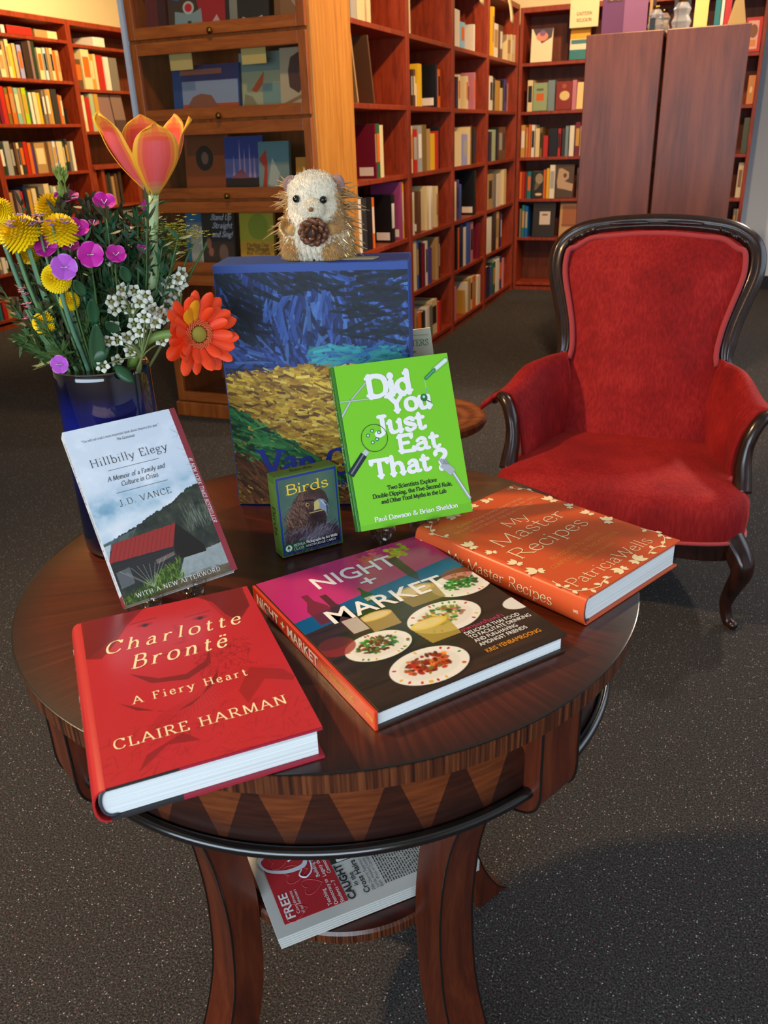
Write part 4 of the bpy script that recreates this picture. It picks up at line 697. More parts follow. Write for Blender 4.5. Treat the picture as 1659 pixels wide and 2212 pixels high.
MB().box((0, 0, 0), (.19, .10, .30)).build('box_body', PURPLE, pb, bevel=.002)
MB().box((.095, -.004, .0), (.195, .0, .30)).build('front_panel', mat('pale_purple_card', rgb(128, 84, 120), .6, .3), pb)
MB().box((.02, -.0015, .135), (.085, -.0005, .21)).build('printed_panel', mat('dark_print', rgb(70, 44, 44), .6), pb)
mb = MB(); [mb.add([(x, -.002, z) for x, z in E_(.038 + .03 * i, .15, .011, .011)], [tuple(range(20))]) for i in range(2)]; mb.build('printed_roundels', mat('rose_print', rgb(150, 104, 88), .6), pb)
# glass jars in a wrapped tray
CRY = mat('clear_crystal', (.9, .92, .95), .05, .5, 0, Transmission_Weight=.85, IOR=1.45)
for i, (x, y, z, s) in enumerate([(-.392, 4.31, ZT, .05), (-.372, 4.46, ZT, .05), (-.285, 4.30, ZT, .06)]):
    o = empty('glass_ornament', (x, y, z), .4 * i, ['left small faceted glass ornament on the dark panels', 'right small faceted glass ornament on the dark panels', 'tall faceted glass ornament at the back on the dark panels'][i], 'ornament')
    MB().lathe([(0, 0), (s * .55, 0), (s * .7, s * .5), (s * .5, s * .9), (s * .62, s * 1.3), (s * .35, s * 1.7), (0, s * 1.75)], 7).build('glass_body', CRY, o)
    MB().lathe([(0, 0), (s * .3, 0), (s * .3, s * .25), (0, s * .25)], 12).build('lid', BRASS, o, True).location = (0, 0, s * 1.75)
for i, (x0, t, h, c) in enumerate([(-.428, .012, .19, 'tan'), (-.325, .06, .24, 'charcoal'), (-.155, .022, .20, 'teal'), (-.13, .012, .21, 'white'), (-.115, .022, .20, 'red')]):
    o = shelf_book(t, .16, h, c, (x0, 4.38, ZT), 0, f'{c} book standing on top of the dark panels', 'books on top of the dark panels')
o = MB().box((0, 0, 0), (.022, .03, .05)).build('card_holder', mat('black_plastic', rgb(14, 13, 14), .4)); o.location = (-.412, 4.26, ZT); tag(o, 'small black holder at the edge of the left dark panel', 'holder')
o = MB().box((0, 0, 0), (.055, .004, .16)).build('price_card', mat('pale_card', rgb(214, 190, 110), .7)); o.location = (-.235, 4.30, ZT + .001); o.rotation_euler = (-.1, 0, 0); tag(o, 'pale yellow card standing among the stock on the dark panels', 'card')
o = MB().add([(0, 0, 0), (.075, 0, 0), (.05, .005, .12), (.02, .005, .09)], [(0, 1, 2, 3)]).add([(0, .002, 0), (.075, .002, 0), (.05, .007, .12), (.02, .007, .09)], [(3, 2, 1, 0)]).build('price_card', mat('buff_card', rgb(168, 140, 88), .7)); o.location = (-.098, 4.28, ZT); tag(o, 'buff pointed card at the right end of the dark panels', 'card')
# hanging shelf signs
SIGN = mat('ivory_sign_card', rgb(228, 208, 160), .7, .2)
sg = MB().box((0, 0, 0), (.20, .003, .19)).build('sign_card', SIGN); sg.location = (-1.215, 6.86, 1.845); tag(sg, 'ivory sign reading EASTERN RELIGION hung at the top of the back bookcase', 'sign')
tm = MB(); lettering(tm, 'EASTERN', (.10, .075), .019, .105, 'bold', .05, align='c'); lettering(tm, 'RELIGION', (.10, .035), .019, .105, 'bold', .05, align='c'); tm.v = [(x, -.0012, y) for x, y, z in tm.v]; tm.build('sign_lettering', mat('sign_ink', rgb(120, 96, 60), .7), sg)
for i, (y, z0, lab) in enumerate([(5.62, 1.905, 'blank ivory shelf tag hanging over the third aisle bay'), (6.42, 1.875, 'blank ivory shelf tag hanging over the farthest aisle bay')]):
    t = MB().grid([[(.05 + .03 * math.cos(a), y_, z0 + .18 * k / 6 - .02 * (y_ - y) / .1 * (1 - k / 6)) for a, y_ in ((.3 * k, y), (.3 * k + .2, y + .05), (.3 * k, y + .10))] for k in range(7)]).build('shelf_tag', SIGN, smooth=True); t.location = (-1.62, 0, 0); md = t.modifiers.new('s', 'SOLIDIFY'); md.thickness = .0015; tag(t, lab, 'sign')
# white strip hung on the left side of the glass case, lit sign in the left case
o = MB().box((-2.41, 3.26, 1.27), (-2.355, 3.275, 1.85)).build('paper_roll', mat('blue_white_paper', rgb(186, 196, 214), .6)); tag(o, 'bluish white paper strip hanging at the left side of the glass case', 'paper')
# ------------------------------------------------------------------ round table
TC = (-.388, .779, 0.0); TZ = .72
def polar(nt):
    v = tex_coord(nt); s = nt.nodes.new('ShaderNodeSeparateXYZ'); nt.links.new(v, s.inputs[0])
    r = math_node(nt, 'SQRT', math_node(nt, 'ADD', math_node(nt, 'MULTIPLY', s.outputs[0], s.outputs[0]), math_node(nt, 'MULTIPLY', s.outputs[1], s.outputs[1])))
    a = math_node(nt, 'ARCTAN2', s.outputs[1], s.outputs[0]); return v, s, r, a
def streaks(nt, a, r, sa, sr):
    c = nt.nodes.new('ShaderNodeCombineXYZ'); nt.links.new(math_node(nt, 'MULTIPLY', a, sa), c.inputs[0]); nt.links.new(math_node(nt, 'MULTIPLY', r, sr), c.inputs[1])
    return c.outputs[0]
TOPW = mat('inlaid_mahogany_top', rgb(108, 46, 22), .3, .45); nt, N, L, b = nodes_of(TOPW)
v, s, r, a = polar(nt)
field = ramp(nt, noise_tex(nt, tex_coord(nt, (5, 22, 1), rot=(0, 0, .6)), 3, 5, .6, .8), [(.3, rgb(42, 14, 9)), (.55, rgb(62, 21, 12)), (.75, rgb(84, 32, 15))])
band = ramp(nt, noise_tex(nt, streaks(nt, a, r, 60, 3), 1.0, 4, .6, .5), [(.28, rgb(54, 18, 10)), (.5, rgb(76, 28, 13)), (.75, rgb(96, 41, 18))])
c = mix_col(nt, math_node(nt, 'GREATER_THAN', r, .232), field, band)
line = math_node(nt, 'LESS_THAN', math_node(nt, 'ABSOLUTE', math_node(nt, 'SUBTRACT', r, .232)), .0012)
c = mix_col(nt, line, c, rgb(40, 16, 10))
edge = N.new('ShaderNodeMapRange'); edge.inputs[1].default_value = .315; edge.inputs[2].default_value = .352; L.new(r, edge.inputs[0])
c = mix_col(nt, math_node(nt, 'MULTIPLY', edge.outputs[0], .85), c, rgb(30, 16, 14))
L.new(c, b.inputs['Base Color']); b.inputs['Coat Weight'].default_value = .2; b.inputs['Coat Roughness'].default_value = .12
bump(nt, b, noise_tex(nt, v, 60, 2), .04, .002)
ZEBRA = mat('zebrawood_edge', rgb(120, 64, 30), .32, .5); nt, N, L, b = nodes_of(ZEBRA); v, s, r, a = polar(nt)
L.new(ramp(nt, noise_tex(nt, streaks(nt, a, s.outputs[2], 62, 3), 1.0, 3, .7), [(.36, rgb(28, 13, 8)), (.47, rgb(70, 33, 17)), (.62, rgb(108, 57, 30))]), b.inputs['Base Color'])
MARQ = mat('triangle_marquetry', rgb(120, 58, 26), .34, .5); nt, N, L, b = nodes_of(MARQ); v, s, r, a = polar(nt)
tri = math_node(nt, 'ABSOLUTE', math_node(nt, 'SUBTRACT', math_node(nt, 'FRACT', math_node(nt, 'MULTIPLY', a, 5.1)), .5))   # 0..0.5
hgt = math_node(nt, 'DIVIDE', math_node(nt, 'SUBTRACT', s.outputs[2], .600), .2)
light_tri = math_node(nt, 'LESS_THAN', tri, math_node(nt, 'MULTIPLY', hgt, 1.15))
g = noise_tex(nt, tex_coord(nt, (4, 4, 40)), 6, 4)
ca = ramp(nt, g, [(.3, rgb(82, 36, 15)), (.7, rgb(116, 57, 25))]); cb = ramp(nt, g, [(.3, rgb(40, 16, 10)), (.7, rgb(62, 27, 14))])
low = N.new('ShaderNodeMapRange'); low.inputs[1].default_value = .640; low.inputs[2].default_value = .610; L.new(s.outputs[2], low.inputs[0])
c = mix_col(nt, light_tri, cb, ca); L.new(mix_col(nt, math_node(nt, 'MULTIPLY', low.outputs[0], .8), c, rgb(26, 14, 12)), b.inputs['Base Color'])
BLACKW = mat('ebonised_moulding', rgb(20, 16, 15), .22, .6, Coat_Weight=.4)
LEGW = wood('mahogany_leg', rgb(48, 18, 9), rgb(80, 31, 14), rgb(102, 45, 20), (8, 8, 1.0), .34, .5, .15)
tb = empty('table', TC, 0, 'round inlaid mahogany table holding the book display', 'table')
MB().lathe([(0, .692), (.340, .692), (.3445, .695), (.3475, .7165), (.3516, .7185), (.3516, .7195), (.350, .720), (0, .720)], 160, mis=[1, 1, 1, 2, 2, 2, 0]).build('tabletop', [TOPW, LEGW, BLACKW], tb, True, auto=30)
MB().lathe([(.3446, .6955), (.3492, .6965), (.3494, .7150), (.3478, .7162)], 200).build('edge_band', ZEBRA, tb, True, auto=40)
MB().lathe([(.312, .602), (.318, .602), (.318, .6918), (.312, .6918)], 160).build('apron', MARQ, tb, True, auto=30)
MB().lathe([(.318 + .006 + .006 * math.cos(t), .606 + .006 * math.sin(t)) for t in np.linspace(-math.pi, math.pi, 13)], 160).build('bead_moulding', BLACKW, tb, True)
MB().lathe([(0, .282), (.158, .282), (.163, .286), (.163, .298), (.160, .302), (0, .302)], 96, mis=[0, 1, 1, 1, 0]).build('lower_shelf', [TOPW, ZEBRA], tb, True, auto=30)
outer = smooth_path([(.336, .692, 0), (.336, .64, 0), (.335, .600, 0), (.322, .580, 0), (.288, .566, 0), (.258, .538, 0), (.233, .49, 0), (.214, .42, 0), (.205, .34, 0), (.204, .27, 0), (.212, .18, 0), (.238, .09, 0), (.272, .025, 0), (.296, 0, 0)], 5)
inner = smooth_path([(.232, 0, 0), (.212, .04, 0), (.184, .11, 0), (.168, .19, 0), (.163, .27, 0), (.163, .34, 0), (.172, .42, 0), (.190, .49, 0), (.208, .54, 0), (.222, .60, 0), (.226, .692, 0)], 5)
LP = [(p[0], p[1]) for p in outer] + [(p[0], p[1]) for p in inner]
LW = .029
for ang in (-26, -119.5, 60, 150):
    lg = MB(); k = len(LP); no = len(outer); ni = len(inner)
    vs = [(x, -LW, z) for x, z in LP] + [(x, LW, z) for x, z in LP]
    fs = [(i, k + i, k + (i + 1) % k, (i + 1) % k) for i in range(k)]
    lg.add(vs, fs)
    # side faces as strips between outer and inner curves
    for off, rev in ((0, 0), (k, 1)):
        o_i = list(range(no)); i_i = list(range(no, k))[::-1]
        n_ = 60; A_ = [LP[int(round(j * (no - 1) / n_))] for j in range(n_ + 1)]; B_ = [LP[no + ni - 1 - int(round(j * (ni - 1) / n_))] for j in range(n_ + 1)]
        y = -LW if off == 0 else LW
        lg.add([(p[0], y, p[1]) for p in A_] + [(p[0], y, p[1]) for p in B_], [((j, j + 1, n_ + 2 + j, n_ + 1 + j) if rev else (j, n_ + 1 + j, n_ + 2 + j, j + 1)) for j in range(n_)])
    lo_ = lg.build('leg', LEGW, tb); lo_.rotation_euler = (0, 0, math.radians(ang))
    for y in (-LW, LW):
        MB().tube([(p[0] + .0004, y, p[1]) for p in outer], .0013, 6).build('edge_line', BLACKW, lo_, True)

# ------------------------------------------------------------------ books lying on the table
LEAF = mat('page_edges', rgb(226, 228, 226), .8, .2); nt, N, L, b = nodes_of(LEAF)
L.new(ramp(nt, noise_tex(nt, tex_coord(nt, (3, 3, 1500)), 1.0, 2, .6), [(.35, rgb(196, 200, 200)), (.6, rgb(236, 238, 236))]), b.inputs['Base Color'])
PRINT_G = vcol_mat('printed_cover_gloss', .22, .5, .3); PRINT_M = vcol_mat('printed_cover_satin', .38, .45)
def ink(name, c, rough=.5, **kw): return mat('ink_' + name, rgb(*c), rough, .4, **kw)
CREAM = ink('cream', (240, 222, 178)); WHITE = ink('white', (236, 234, 232)); INKB = ink('black', (22, 26, 36)); YEL = ink('yellow', (236, 200, 60)); NAVYI = ink('navy', (22, 34, 110))

def frame(o, ux, n=(0, 0, 1)):
    """matrix with x along ux, z along n"""
    z = Vector(n).normalized(); x = Vector(ux); x = (x - z * x.dot(z)).normalized(); y = z.cross(x)
    return Matrix(((x.x, y.x, z.x, o[0]), (x.y, y.y, z.y, o[1]), (x.z, y.z, z.z, o[2]), (0, 0, 0, 1)))
def flat_frame(bl, deg): a = math.radians(deg); return frame(bl, (math.cos(a), math.sin(a), 0))
def lean_frame(b_, yaw, lean, roll):
    yw, ln, rl = map(math.radians, (yaw, lean, roll)); u = Vector((math.cos(yw), math.sin(yw), 0)); nr = Vector((-math.sin(yw), math.cos(yw), 0))
    v_ = Vector((0, 0, 1)) * math.cos(ln) + nr * math.sin(ln); u2 = u * math.cos(rl) + v_ * math.sin(rl); v2 = -u * math.sin(rl) + v_ * math.cos(rl)
    return frame(b_, u2, u2.cross(v2))

def hardcover(label, M, w, h, th, board, spine_m, bulge=.0, board_t=.0026, inset=.004, cat='book', joint=True, boards=None):
    r = empty('book', label=label, cat=cat, matrix=M)
    for nm, z0, z1 in (('front_cover', -board_t, 0), ('back_cover', -th, -th + board_t)):
        if boards:
            k = MB().box((.004, 0, z0), (boards[2], h, z1), 0).box((boards[2], 0, z0), (w, h, z1), 1).build(nm, [boards[0], boards[1]], r)
        else: MB().box((.004, 0, z0), (w, h, z1)).build(nm, board, r, bevel=.0006)
    if bulge:
        n = 12; arc = [(.006 - (bulge + .006) * math.cos(t) ** .6 if abs(math.cos(t)) > 1e-6 else .006, -th / 2 + th / 2 * math.sin(t)) for t in np.linspace(-math.pi / 2 + 1e-3, math.pi / 2 - 1e-3, n)]
        inn = [(x + .0016, z * 1.0 + (-th / 2 - z) * .06) for x, z in arc]
        rows = [[(x, y, z) for x, z in arc] for y in (0, h)]
        sp = MB().grid(rows); sp.grid([[(x, y, z) for x, z in inn] for y in (h, 0)])
        for y in (0, h): sp.grid([[(x, y, z) for x, z in arc], [(x, y, z) for x, z in inn]])
        sp.build('spine', spine_m, r, True, auto=40)
        pg = [(.0085 - (bulge + .004) * math.cos(t) ** .6 if abs(math.cos(t)) > 1e-6 else .0085, -th / 2 + (th / 2 - board_t - .0003) * math.sin(t)) for t in np.linspace(-math.pi / 2 + 1e-3, math.pi / 2 - 1e-3, n)]
        poly = pg + [(w - inset, -board_t - .0003), (w - inset, -th + board_t + .0003)]
        MB().prism(poly, inset * .9, h - inset * .9).build('page_block', LEAF, r)
        hb = MB(); 
        for y in (inset * .9 - .0006, ): hb.tube([(x + .0012, y, z) for x, z in pg], .0011, 6)
        hb.build('headband', mat('striped_headband', rgb(60, 62, 70), .7), r, True)
    else:
        MB().box((0, 0, -th), (.0035, h, 0)).build('spine', spine_m, r, bevel=.0008)
        MB().box((.004, inset, -th + board_t + .0002), (w - inset, h - inset, -board_t - .0002)).build('page_block', LEAF, r)
    return r

# --- Night + Market
w, h, th = .215, .262, .020
P = Print(300, 360, (44, 30, 22), h / w)
nz = P.noise(3, 40, 4, 3); P.blend(np.clip((nz - .35) * 2, 0, 1) * .6, (74, 50, 34)); P.blend(np.clip((.45 - nz) * 2, 0, 1) * .5, (20, 13, 10))
P.poly([(0, .62), (1, .735), (1, 1), (0, 1)], (196, 40, 118)); P.blend(((P.V > .63 + .11 * P.U) * P.noise(3, 3, 3, 5) * .35), (150, 26, 92))
P.poly([(0, .535), (1, .64), (1, .745), (0, .63)], (8, 96, 150)); P.blend((P.V > .535 + .105 * P.U) * (P.V < .63 + .115 * P.U) * P.noise(8, 3, 3, 6) * .5, (6, 62, 112))
def plate(c, ru, food, seed, greens=0):
    P.disc((c[0] + .01, c[1] - .012), ru * 1.03, (14, 9, 8), .7, .15, ru * .66); P.disc(c, ru, (232, 228, 220), ry=ru * .64); P.disc(c, ru * .80, (222, 216, 206), .8, .1, ru * .5)
    r_ = random.Random(seed)
    for k in range(14):
        t = r_.random() * 6.28; P.disc((c[0] + ru * .88 * math.cos(t), c[1] + ru * .56 * math.sin(t) / P.A), ru * .05, r_.choice([(190, 30, 40), (220, 170, 40), (70, 130, 50)]), .9, ry=ru * .03, rot=t)
    for k in range(110):
        t = r_.random() * 6.28; q = r_.random() ** .6; P.disc((c[0] + ru * .6 * q * math.cos(t), c[1] + ru * .34 * q * math.sin(t) / P.A + ru * .06), ru * r_.uniform(.05, .13), tuple(int(x * r_.uniform(.55, 1.25)) for x in r_.choice(food)), .95, .5, ru * r_.uniform(.04, .08), r_.random() * 3)
plate((.345, .118), .192, [(190, 70, 16), (160, 40, 12), (206, 110, 40), (130, 30, 12)], 1)
plate((.238, .322), .165, [(110, 40, 20), (60, 120, 40), (70, 140, 50), (140, 60, 30)], 2)
plate((.625, .352), .195, [(176, 140, 80), (150, 100, 50), (60, 110, 40), (190, 160, 100)], 3)
plate((.875, .52), .17, [(40, 110, 40), (30, 90, 36), (70, 130, 50)], 4)
P.disc((1.0, .275), .09, (224, 220, 214), ry=.055)
for (cx, cy, bw, bh, col) in [(.355, .455, .09, .1, (196, 160, 90)), (.53, .285, .10, .12, (200, 170, 70)), (.645, .53, .12, .11, (168, 140, 70))]:
    P.poly([(cx - bw * .8, cy - bh * .5), (cx + bw * .8, cy - bh * .5), (cx + bw, cy + bh * .5), (cx - bw, cy + bh * .5)], tuple(int(q * .9) for q in col), .85); P.disc((cx, cy + bh * .5), bw, tuple(min(255, int(q * 1.15)) for q in col), .9, ry=bw * .38); P.disc((cx, cy + bh * .5), bw * .8, (220, 206, 170), .6, ry=bw * .27)
for (x, y0, y1, bw, col) in [(.155, .56, .80, .055, (110, 30, 40)), (.235, .42, .76, .05, (70, 20, 26)), (.42, .60, .73, .03, (40, 70, 40))]:
    P.poly([(x - bw, y0), (x + bw, y0), (x + bw, y0 + (y1 - y0) * .5), (x + bw * .35, y0 + (y1 - y0) * .75), (x + bw * .35, y1), (x - bw * .35, y1), (x - bw * .35, y0 + (y1 - y0) * .75), (x - bw, y0 + (y1 - y0) * .5)], col, .85)
    P.poly([(x - bw * .85, y0 + .02), (x + bw * .85, y0 + .02), (x + bw * .85, y0 + (y1 - y0) * .36), (x - bw * .85, y0 + (y1 - y0) * .36)], (206, 196, 186), .85 if x > .2 else .0)
P.disc((.075, .40), .09, (150, 40, 34), .75, ry=.075); P.disc((.075, .43), .085, (60, 40, 34), .5, ry=.05); P.disc((.92, .60), .09, (150, 50, 44), .6, ry=.06)
r_ = random.Random(9)
for (cx, cy, col) in [(.655, .945, (226, 110, 130)), (.62, .925, (200, 60, 90)), (.775, .90, (206, 200, 50)), (.81, .92, (180, 190, 50))]:
    for k in range(26): P.disc((cx + r_.gauss(0, .03), cy + r_.gauss(0, .022)), r_.uniform(.01, .024), tuple(int(q * r_.uniform(.7, 1.15)) for q in col), .9, .4)
P.poly([(.70, .88), (.76, .88), (.755, .70), (.72, .64), (.70, .70)], (60, 24, 40), .8)
nm = hardcover('pink and black cookbook titled NIGHT + MARKET lying front centre on the table', flat_frame((-.2258, .5173, .7404), 52.4), w, h, th, mat('nm_board', rgb(52, 36, 28), .3), mat('nm_spine', rgb(206, 62, 34), .3))
P.sheet('cover_picture', w - .0045, h, PRINT_G, nm, .00025, x0=.0045)
t = TL()
def ft(s_, u0, u1, v_, cap, b_=.0): sans(t, s_, (u0 * w, v_ * h), cap * h, (u1 - u0) * w, .0006, bold=b_)
ft('NIGHT', .262, .736, .811, .098, .012); ft('+', .465, .555, .715, .085, .01); ft('MARKET', .175, .830, .540, .098, .012)
for s_, u1, v_ in (('DELICIOUS THAI FOOD', .930, .196), ('TO FACILITATE DRINKING', .968, .168), ('AND FUN-HAVING', .861, .139), ('AMONGST FRIENDS', .887, .110)): ft(s_, .622, u1, v_, .021, .006)
t.build('title_lettering', WHITE, nm)
t = TL(); ft('KRIS YENBAMROONG', .618, .920, .064, .023, .004); t.build('author_lettering', ink('orange', (230, 150, 40)), nm)
t = TL(); ft('อาหารแกล้มเหล้า', .624, .860, .224, .02, .004); t.build('subtitle_lettering', ink('rose', (206, 60, 110)), nm)
t = TL()   # spine lettering runs from the far end down to the near end
def spine_text(mb, fn, s_, y_start, y_end, th, cap, x=-.0004, **kw):
    k = MB(); fn(k, s_, (0, -cap / 2), cap, abs(y_start - y_end), **kw)
    if hasattr(mb, 'mark'): mb.mark()
    mb.add([(x, y_start - px, -th / 2 + py) for px, py, pz in k.v], k.f); return mb
spine_text(t, sans, 'NIGHT + MARKET', h - .012, h * .40, th, .0115, bold=.02); t.build('spine_title', WHITE, nm)
t = TL(); spine_text(t, sans, 'KRIS YENBAMROONG', h * .37, h * .14, th, .006); spine_text(t, sans, 'POTTER', h * .055, h * .01, th, .0045, bold=.0); t.build('spine_author', YEL, nm)

# --- My Master Recipes
w, h, th = .179, .241, .033
mrc = (206, 84, 38)
MRM = mat('mr_jacket', rgb(204, 82, 38), .34, .45); P = Print(60, 80, mrc, h / w)
mr = hardcover('orange cookbook titled My Master Recipes lying at the right of the table', flat_frame((-.0845, .7385, .7534), 63.8), w, h, th, MRM, MRM, bulge=.0045)
MB().box((.004, .0, 0), (w, h, .0003)).build('jacket_front', MRM, mr)
t = TL()
def lt(s_, u0, u1, v_, cap, st='roman', tr=.0, **kw): lettering(t, s_, (u0 * w, v_ * h), cap * h, (u1 - u0) * w, st, tr, z=.0006, **kw)
lt('My', .40, .63, .662, .068, 'light'); lt('Master', .14, .845, .548, .092, 'light'); lt('Recipes', .10, .825, .41, .092, 'light'); lt('PatriciaWells', .05, .875, .082, .066, 'light')
t.build('title_lettering', CREAM, mr)
t = TL(); lt('165 RECIPES TO INSPIRE', .225, .743, .302, .024, 'hair', .1); lt('CONFIDENCE IN THE KITCHEN', .146, .826, .25, .024, 'hair', .1); lt('With Dozens of Variations', .29, .69, .2, .02, 'hair'); t.build('subtitle_lettering', ink('gold', (224, 168, 60)), mr)
t = TL(); lt('BLANCH*STEAM*SIMMER*POACH*INFUSE', .17, .847, .838, .019, 'hair', .1); lt('EMULSIFY*GRIND*SEAR*PANFRY*DEEP-FRY*GRILL', .086, .939, .799, .019, 'hair', .1); lt('ROAST*BRAISE*RISE*BAKE*FOLD*SET', .188, .835, .760, .019, 'hair', .1); t.build('method_lettering', ink('pale_orange', (236, 186, 140)), mr)
t = TL()
def vine(p0, p1, bend, leaves, flower=True):
    t.mark()
    p0 = np.array(p0) * (w, h); p1 = np.array(p1) * (w, h); d = p1 - p0; n = np.array([-d[1], d[0]]) * bend
    pts = [p0 + d * s_ + n * math.sin(math.pi * s_) for s_ in np.linspace(0, 1, 12)]
    for a_, b_ in zip(pts[:-1], pts[1:]):
        q = (b_ - a_) / np.linalg.norm(b_ - a_); m_ = np.array([-q[1], q[0]]) * .0006
        t.add([(*(a_ + m_), .0006), (*(a_ - m_), .0006), (*(b_ - m_), .0006), (*(b_ + m_), .0006)], [(0, 1, 2, 3)])
    for k in range(leaves):
        c_ = pts[int((k + .5) * 11 / leaves)]; a_ = math.atan2(d[1], d[0]) + (1 if k % 2 else -1) * .9
        leaf(c_, a_, .0085, .0026)
LZ_ = [0]
def leaf(c_, a_, l, hw):
    LZ_[0] = (LZ_[0] + 1) % 12; zl = .0006 + LZ_[0] * 1.2e-5
    c_ = np.array(c_); e = np.array([math.cos(a_), math.sin(a_)]); n = np.array([-e[1], e[0]])
    t.add([(*(c_ + e * l * s_ + n * hw * k), zl) for s_, k in ((0, 0), (.35, -1), (.7, -.8), (1, 0), (.7, .8), (.35, 1))], [(0, 1, 2, 3, 4, 5)])
def bud(u, v_, a_, s=1.0):
    t.mark()
    c_ = np.array((u * w, v_ * h))
    for k in (-1, 0, 1): leaf(c_, a_ + k * .55, .012 * s, .0028 * s)
    for k in range(3): e = a_ + math.pi + (k - 1) * .7; leaf(c_, e, .007 * s, .002 * s)
vine((.02, .80), (.10, .97), .25, 4); vine((.99, .86), (.90, .98), -.25, 3); vine((.02, .19), (.16, .015), -.3, 5); vine((.98, .2), (.86, .03), .3, 5); vine((.30, .03), (.16, .015), -.1, 3); vine((.7, .03), (.86, .03), .1, 3)
for u, v_, a_, s in [(.03, .66, 1.4, 1.2), (.06, .55, 2.4, .8), (.05, .40, 1.9, 1), (.06, .29, 2.4, 1.2), (.96, .72, 1.4, 1.2), (.95, .60, .8, .9), (.95, .48, 1.6, 1), (.93, .36, .8, 1.2), (.30, .955, 3.0, 1.2), (.48, .965, .2, 1), (.66, .96, 3, 1), (.42, .035, 3, 1.1), (.57, .035, .1, 1.3)]: bud(u, v_, a_, s)
t.build('floral_ornament', CREAM, mr)
def wrap_spine(mb, fn, s_, y0, y1, cap, th, bulge, **kw):
    k = MB(); fn(k, s_, (0, -cap / 2), cap, abs(y0 - y1), **kw)
    if hasattr(mb, 'mark'): mb.mark()
    mb.add([(.0056 - (bulge + .006) * max(0.0, 1 - ((py + .0) / (th / 2)) ** 2) ** .3, y0 - px, -th / 2 + py) for px, py, pz in k.v], k.f)
t = TL(); wrap_spine(t, lettering, 'My Master Recipes', h * .78, h * .16, .0125, th, .0045, style='light'); wrap_spine(t, lettering, 'Patricia', h * .97, h * .83, .008, th, .0045, style='light'); wrap_spine(t, lettering, 'wm', h * .05, h * .025, .005, th, .0045, style='light'); t.build('spine_title', CREAM, mr)

# --- red biography
w, h, th = .172, .253, .031
P = Print(300, 440, (186, 42, 50), h / w); dk = (112, 30, 30)
P.blend(P.noise(5, 5, 4, 2) * .25, (170, 34, 38))
P.poly([(0, 1), (.36, 1), (.25, .9), (.16, .78), (.08, .70), (0, .72)], dk, .75); P.poly([(.68, 1), (.97, 1), (.96, .84), (.86, .74), (.80, .82), (.76, .93)], dk, .85)
for k in range(26): P.line((.02 + .012 * k, 1.0), (.0 + .006 * k, .72 + .004 * k), .006, (90, 26, 28), .35)
for k in range(20): P.line((.72 + .012 * k, 1.0), (.8 + .008 * k, .76 + .004 * k), .006, (80, 22, 26), .35)
for ex, ey in ((.345, .872), (.655, .832)):
    P.disc((ex, ey), .055, (86, 24, 28), .8, .8, .022); P.disc((ex, ey - .004), .02, (60, 18, 22), .9, .3); P.line((ex - .08, ey + .028), (ex + .07, ey + .036), .012, (130, 30, 34), .7)
P.line((.50, .82), (.53, .70), .02, (160, 34, 38), .6); P.disc((.50, .685), .045, (140, 32, 36), .7, .8, .014); P.line((.40, .628), (.58, .628), .012, (130, 28, 32), .7)
P.poly([(.20, .56), (.34, .49), (.48, .475), (.60, .53), (.64, .60), (.62, .50), (.48, .44), (.30, .47)], dk, .8)
P.poly([(.12, .40), (.30, .30), (.36, .285), (.2, .335)], dk, .8); P.poly([(.64, .45), (.52, .33), (.38, .275), (.46, .29), (.62, .39)], dk, .8)
for k in range(40): P.line((.30 + .012 * k, .28 + .004 * k), (.16 + .02 * k, .16 + .006 * k), .004, (130, 30, 34), .4)
P.poly([(.70, .30), (.80, .42), (.96, .36), (1, .30), (.98, .28), (.85, .33), (.72, .22)], (140, 34, 36), .7); P.poly([(.15, .03), (.30, .12), (.45, .10), (.38, .16), (.2, .1)], dk, .6)
P.strokes(160, lambda u, v_: .55 < u < .85 and .42 < v_ < .62, [(140, 34, 38), (120, 28, 32)], .04, .006, .9, .9, 5, .5); P.strokes(160, lambda u, v_: v_ < .26, [(150, 36, 38), (130, 30, 34)], .06, .006, .6, .6, 6, .4)
br = hardcover('thick red biography titled Charlotte Brontë overhanging the front left table edge', flat_frame((-.3773, .3554, .7514), 43.6), w, h, th, None, mat('br_jacket', rgb(186, 40, 42), .28, .5, Coat_Weight=.3), bulge=.007, boards=(mat('black_cloth', rgb(38, 32, 34), .6), mat('crimson_board', rgb(160, 30, 52), .5), .058))
P.sheet('cover_picture', w - .004, h, PRINT_G, br, .0004, x0=.004)
t = TL()
lt('Charlotte', .119, .867, .722, .078, 'italic', .28); lt('Brontë', .234, .744, .586, .085, 'italic', .28); lt('A Fiery Heart', .208, .781, .374, .042, 'roman', .3); lt('CLAIRE HARMAN', .086, .903, .163, .048, 'roman', .2)
t.build('title_lettering', CREAM, br)
t = TL(); wrap_spine(t, lettering, 'Charlotte', h * .90, h * .62, .012, th, .007, style='italic'); wrap_spine(t, lettering, 'Brontë', h * .58, h * .36, .012, th, .007, style='italic'); t.build('spine_title', WHITE, br)

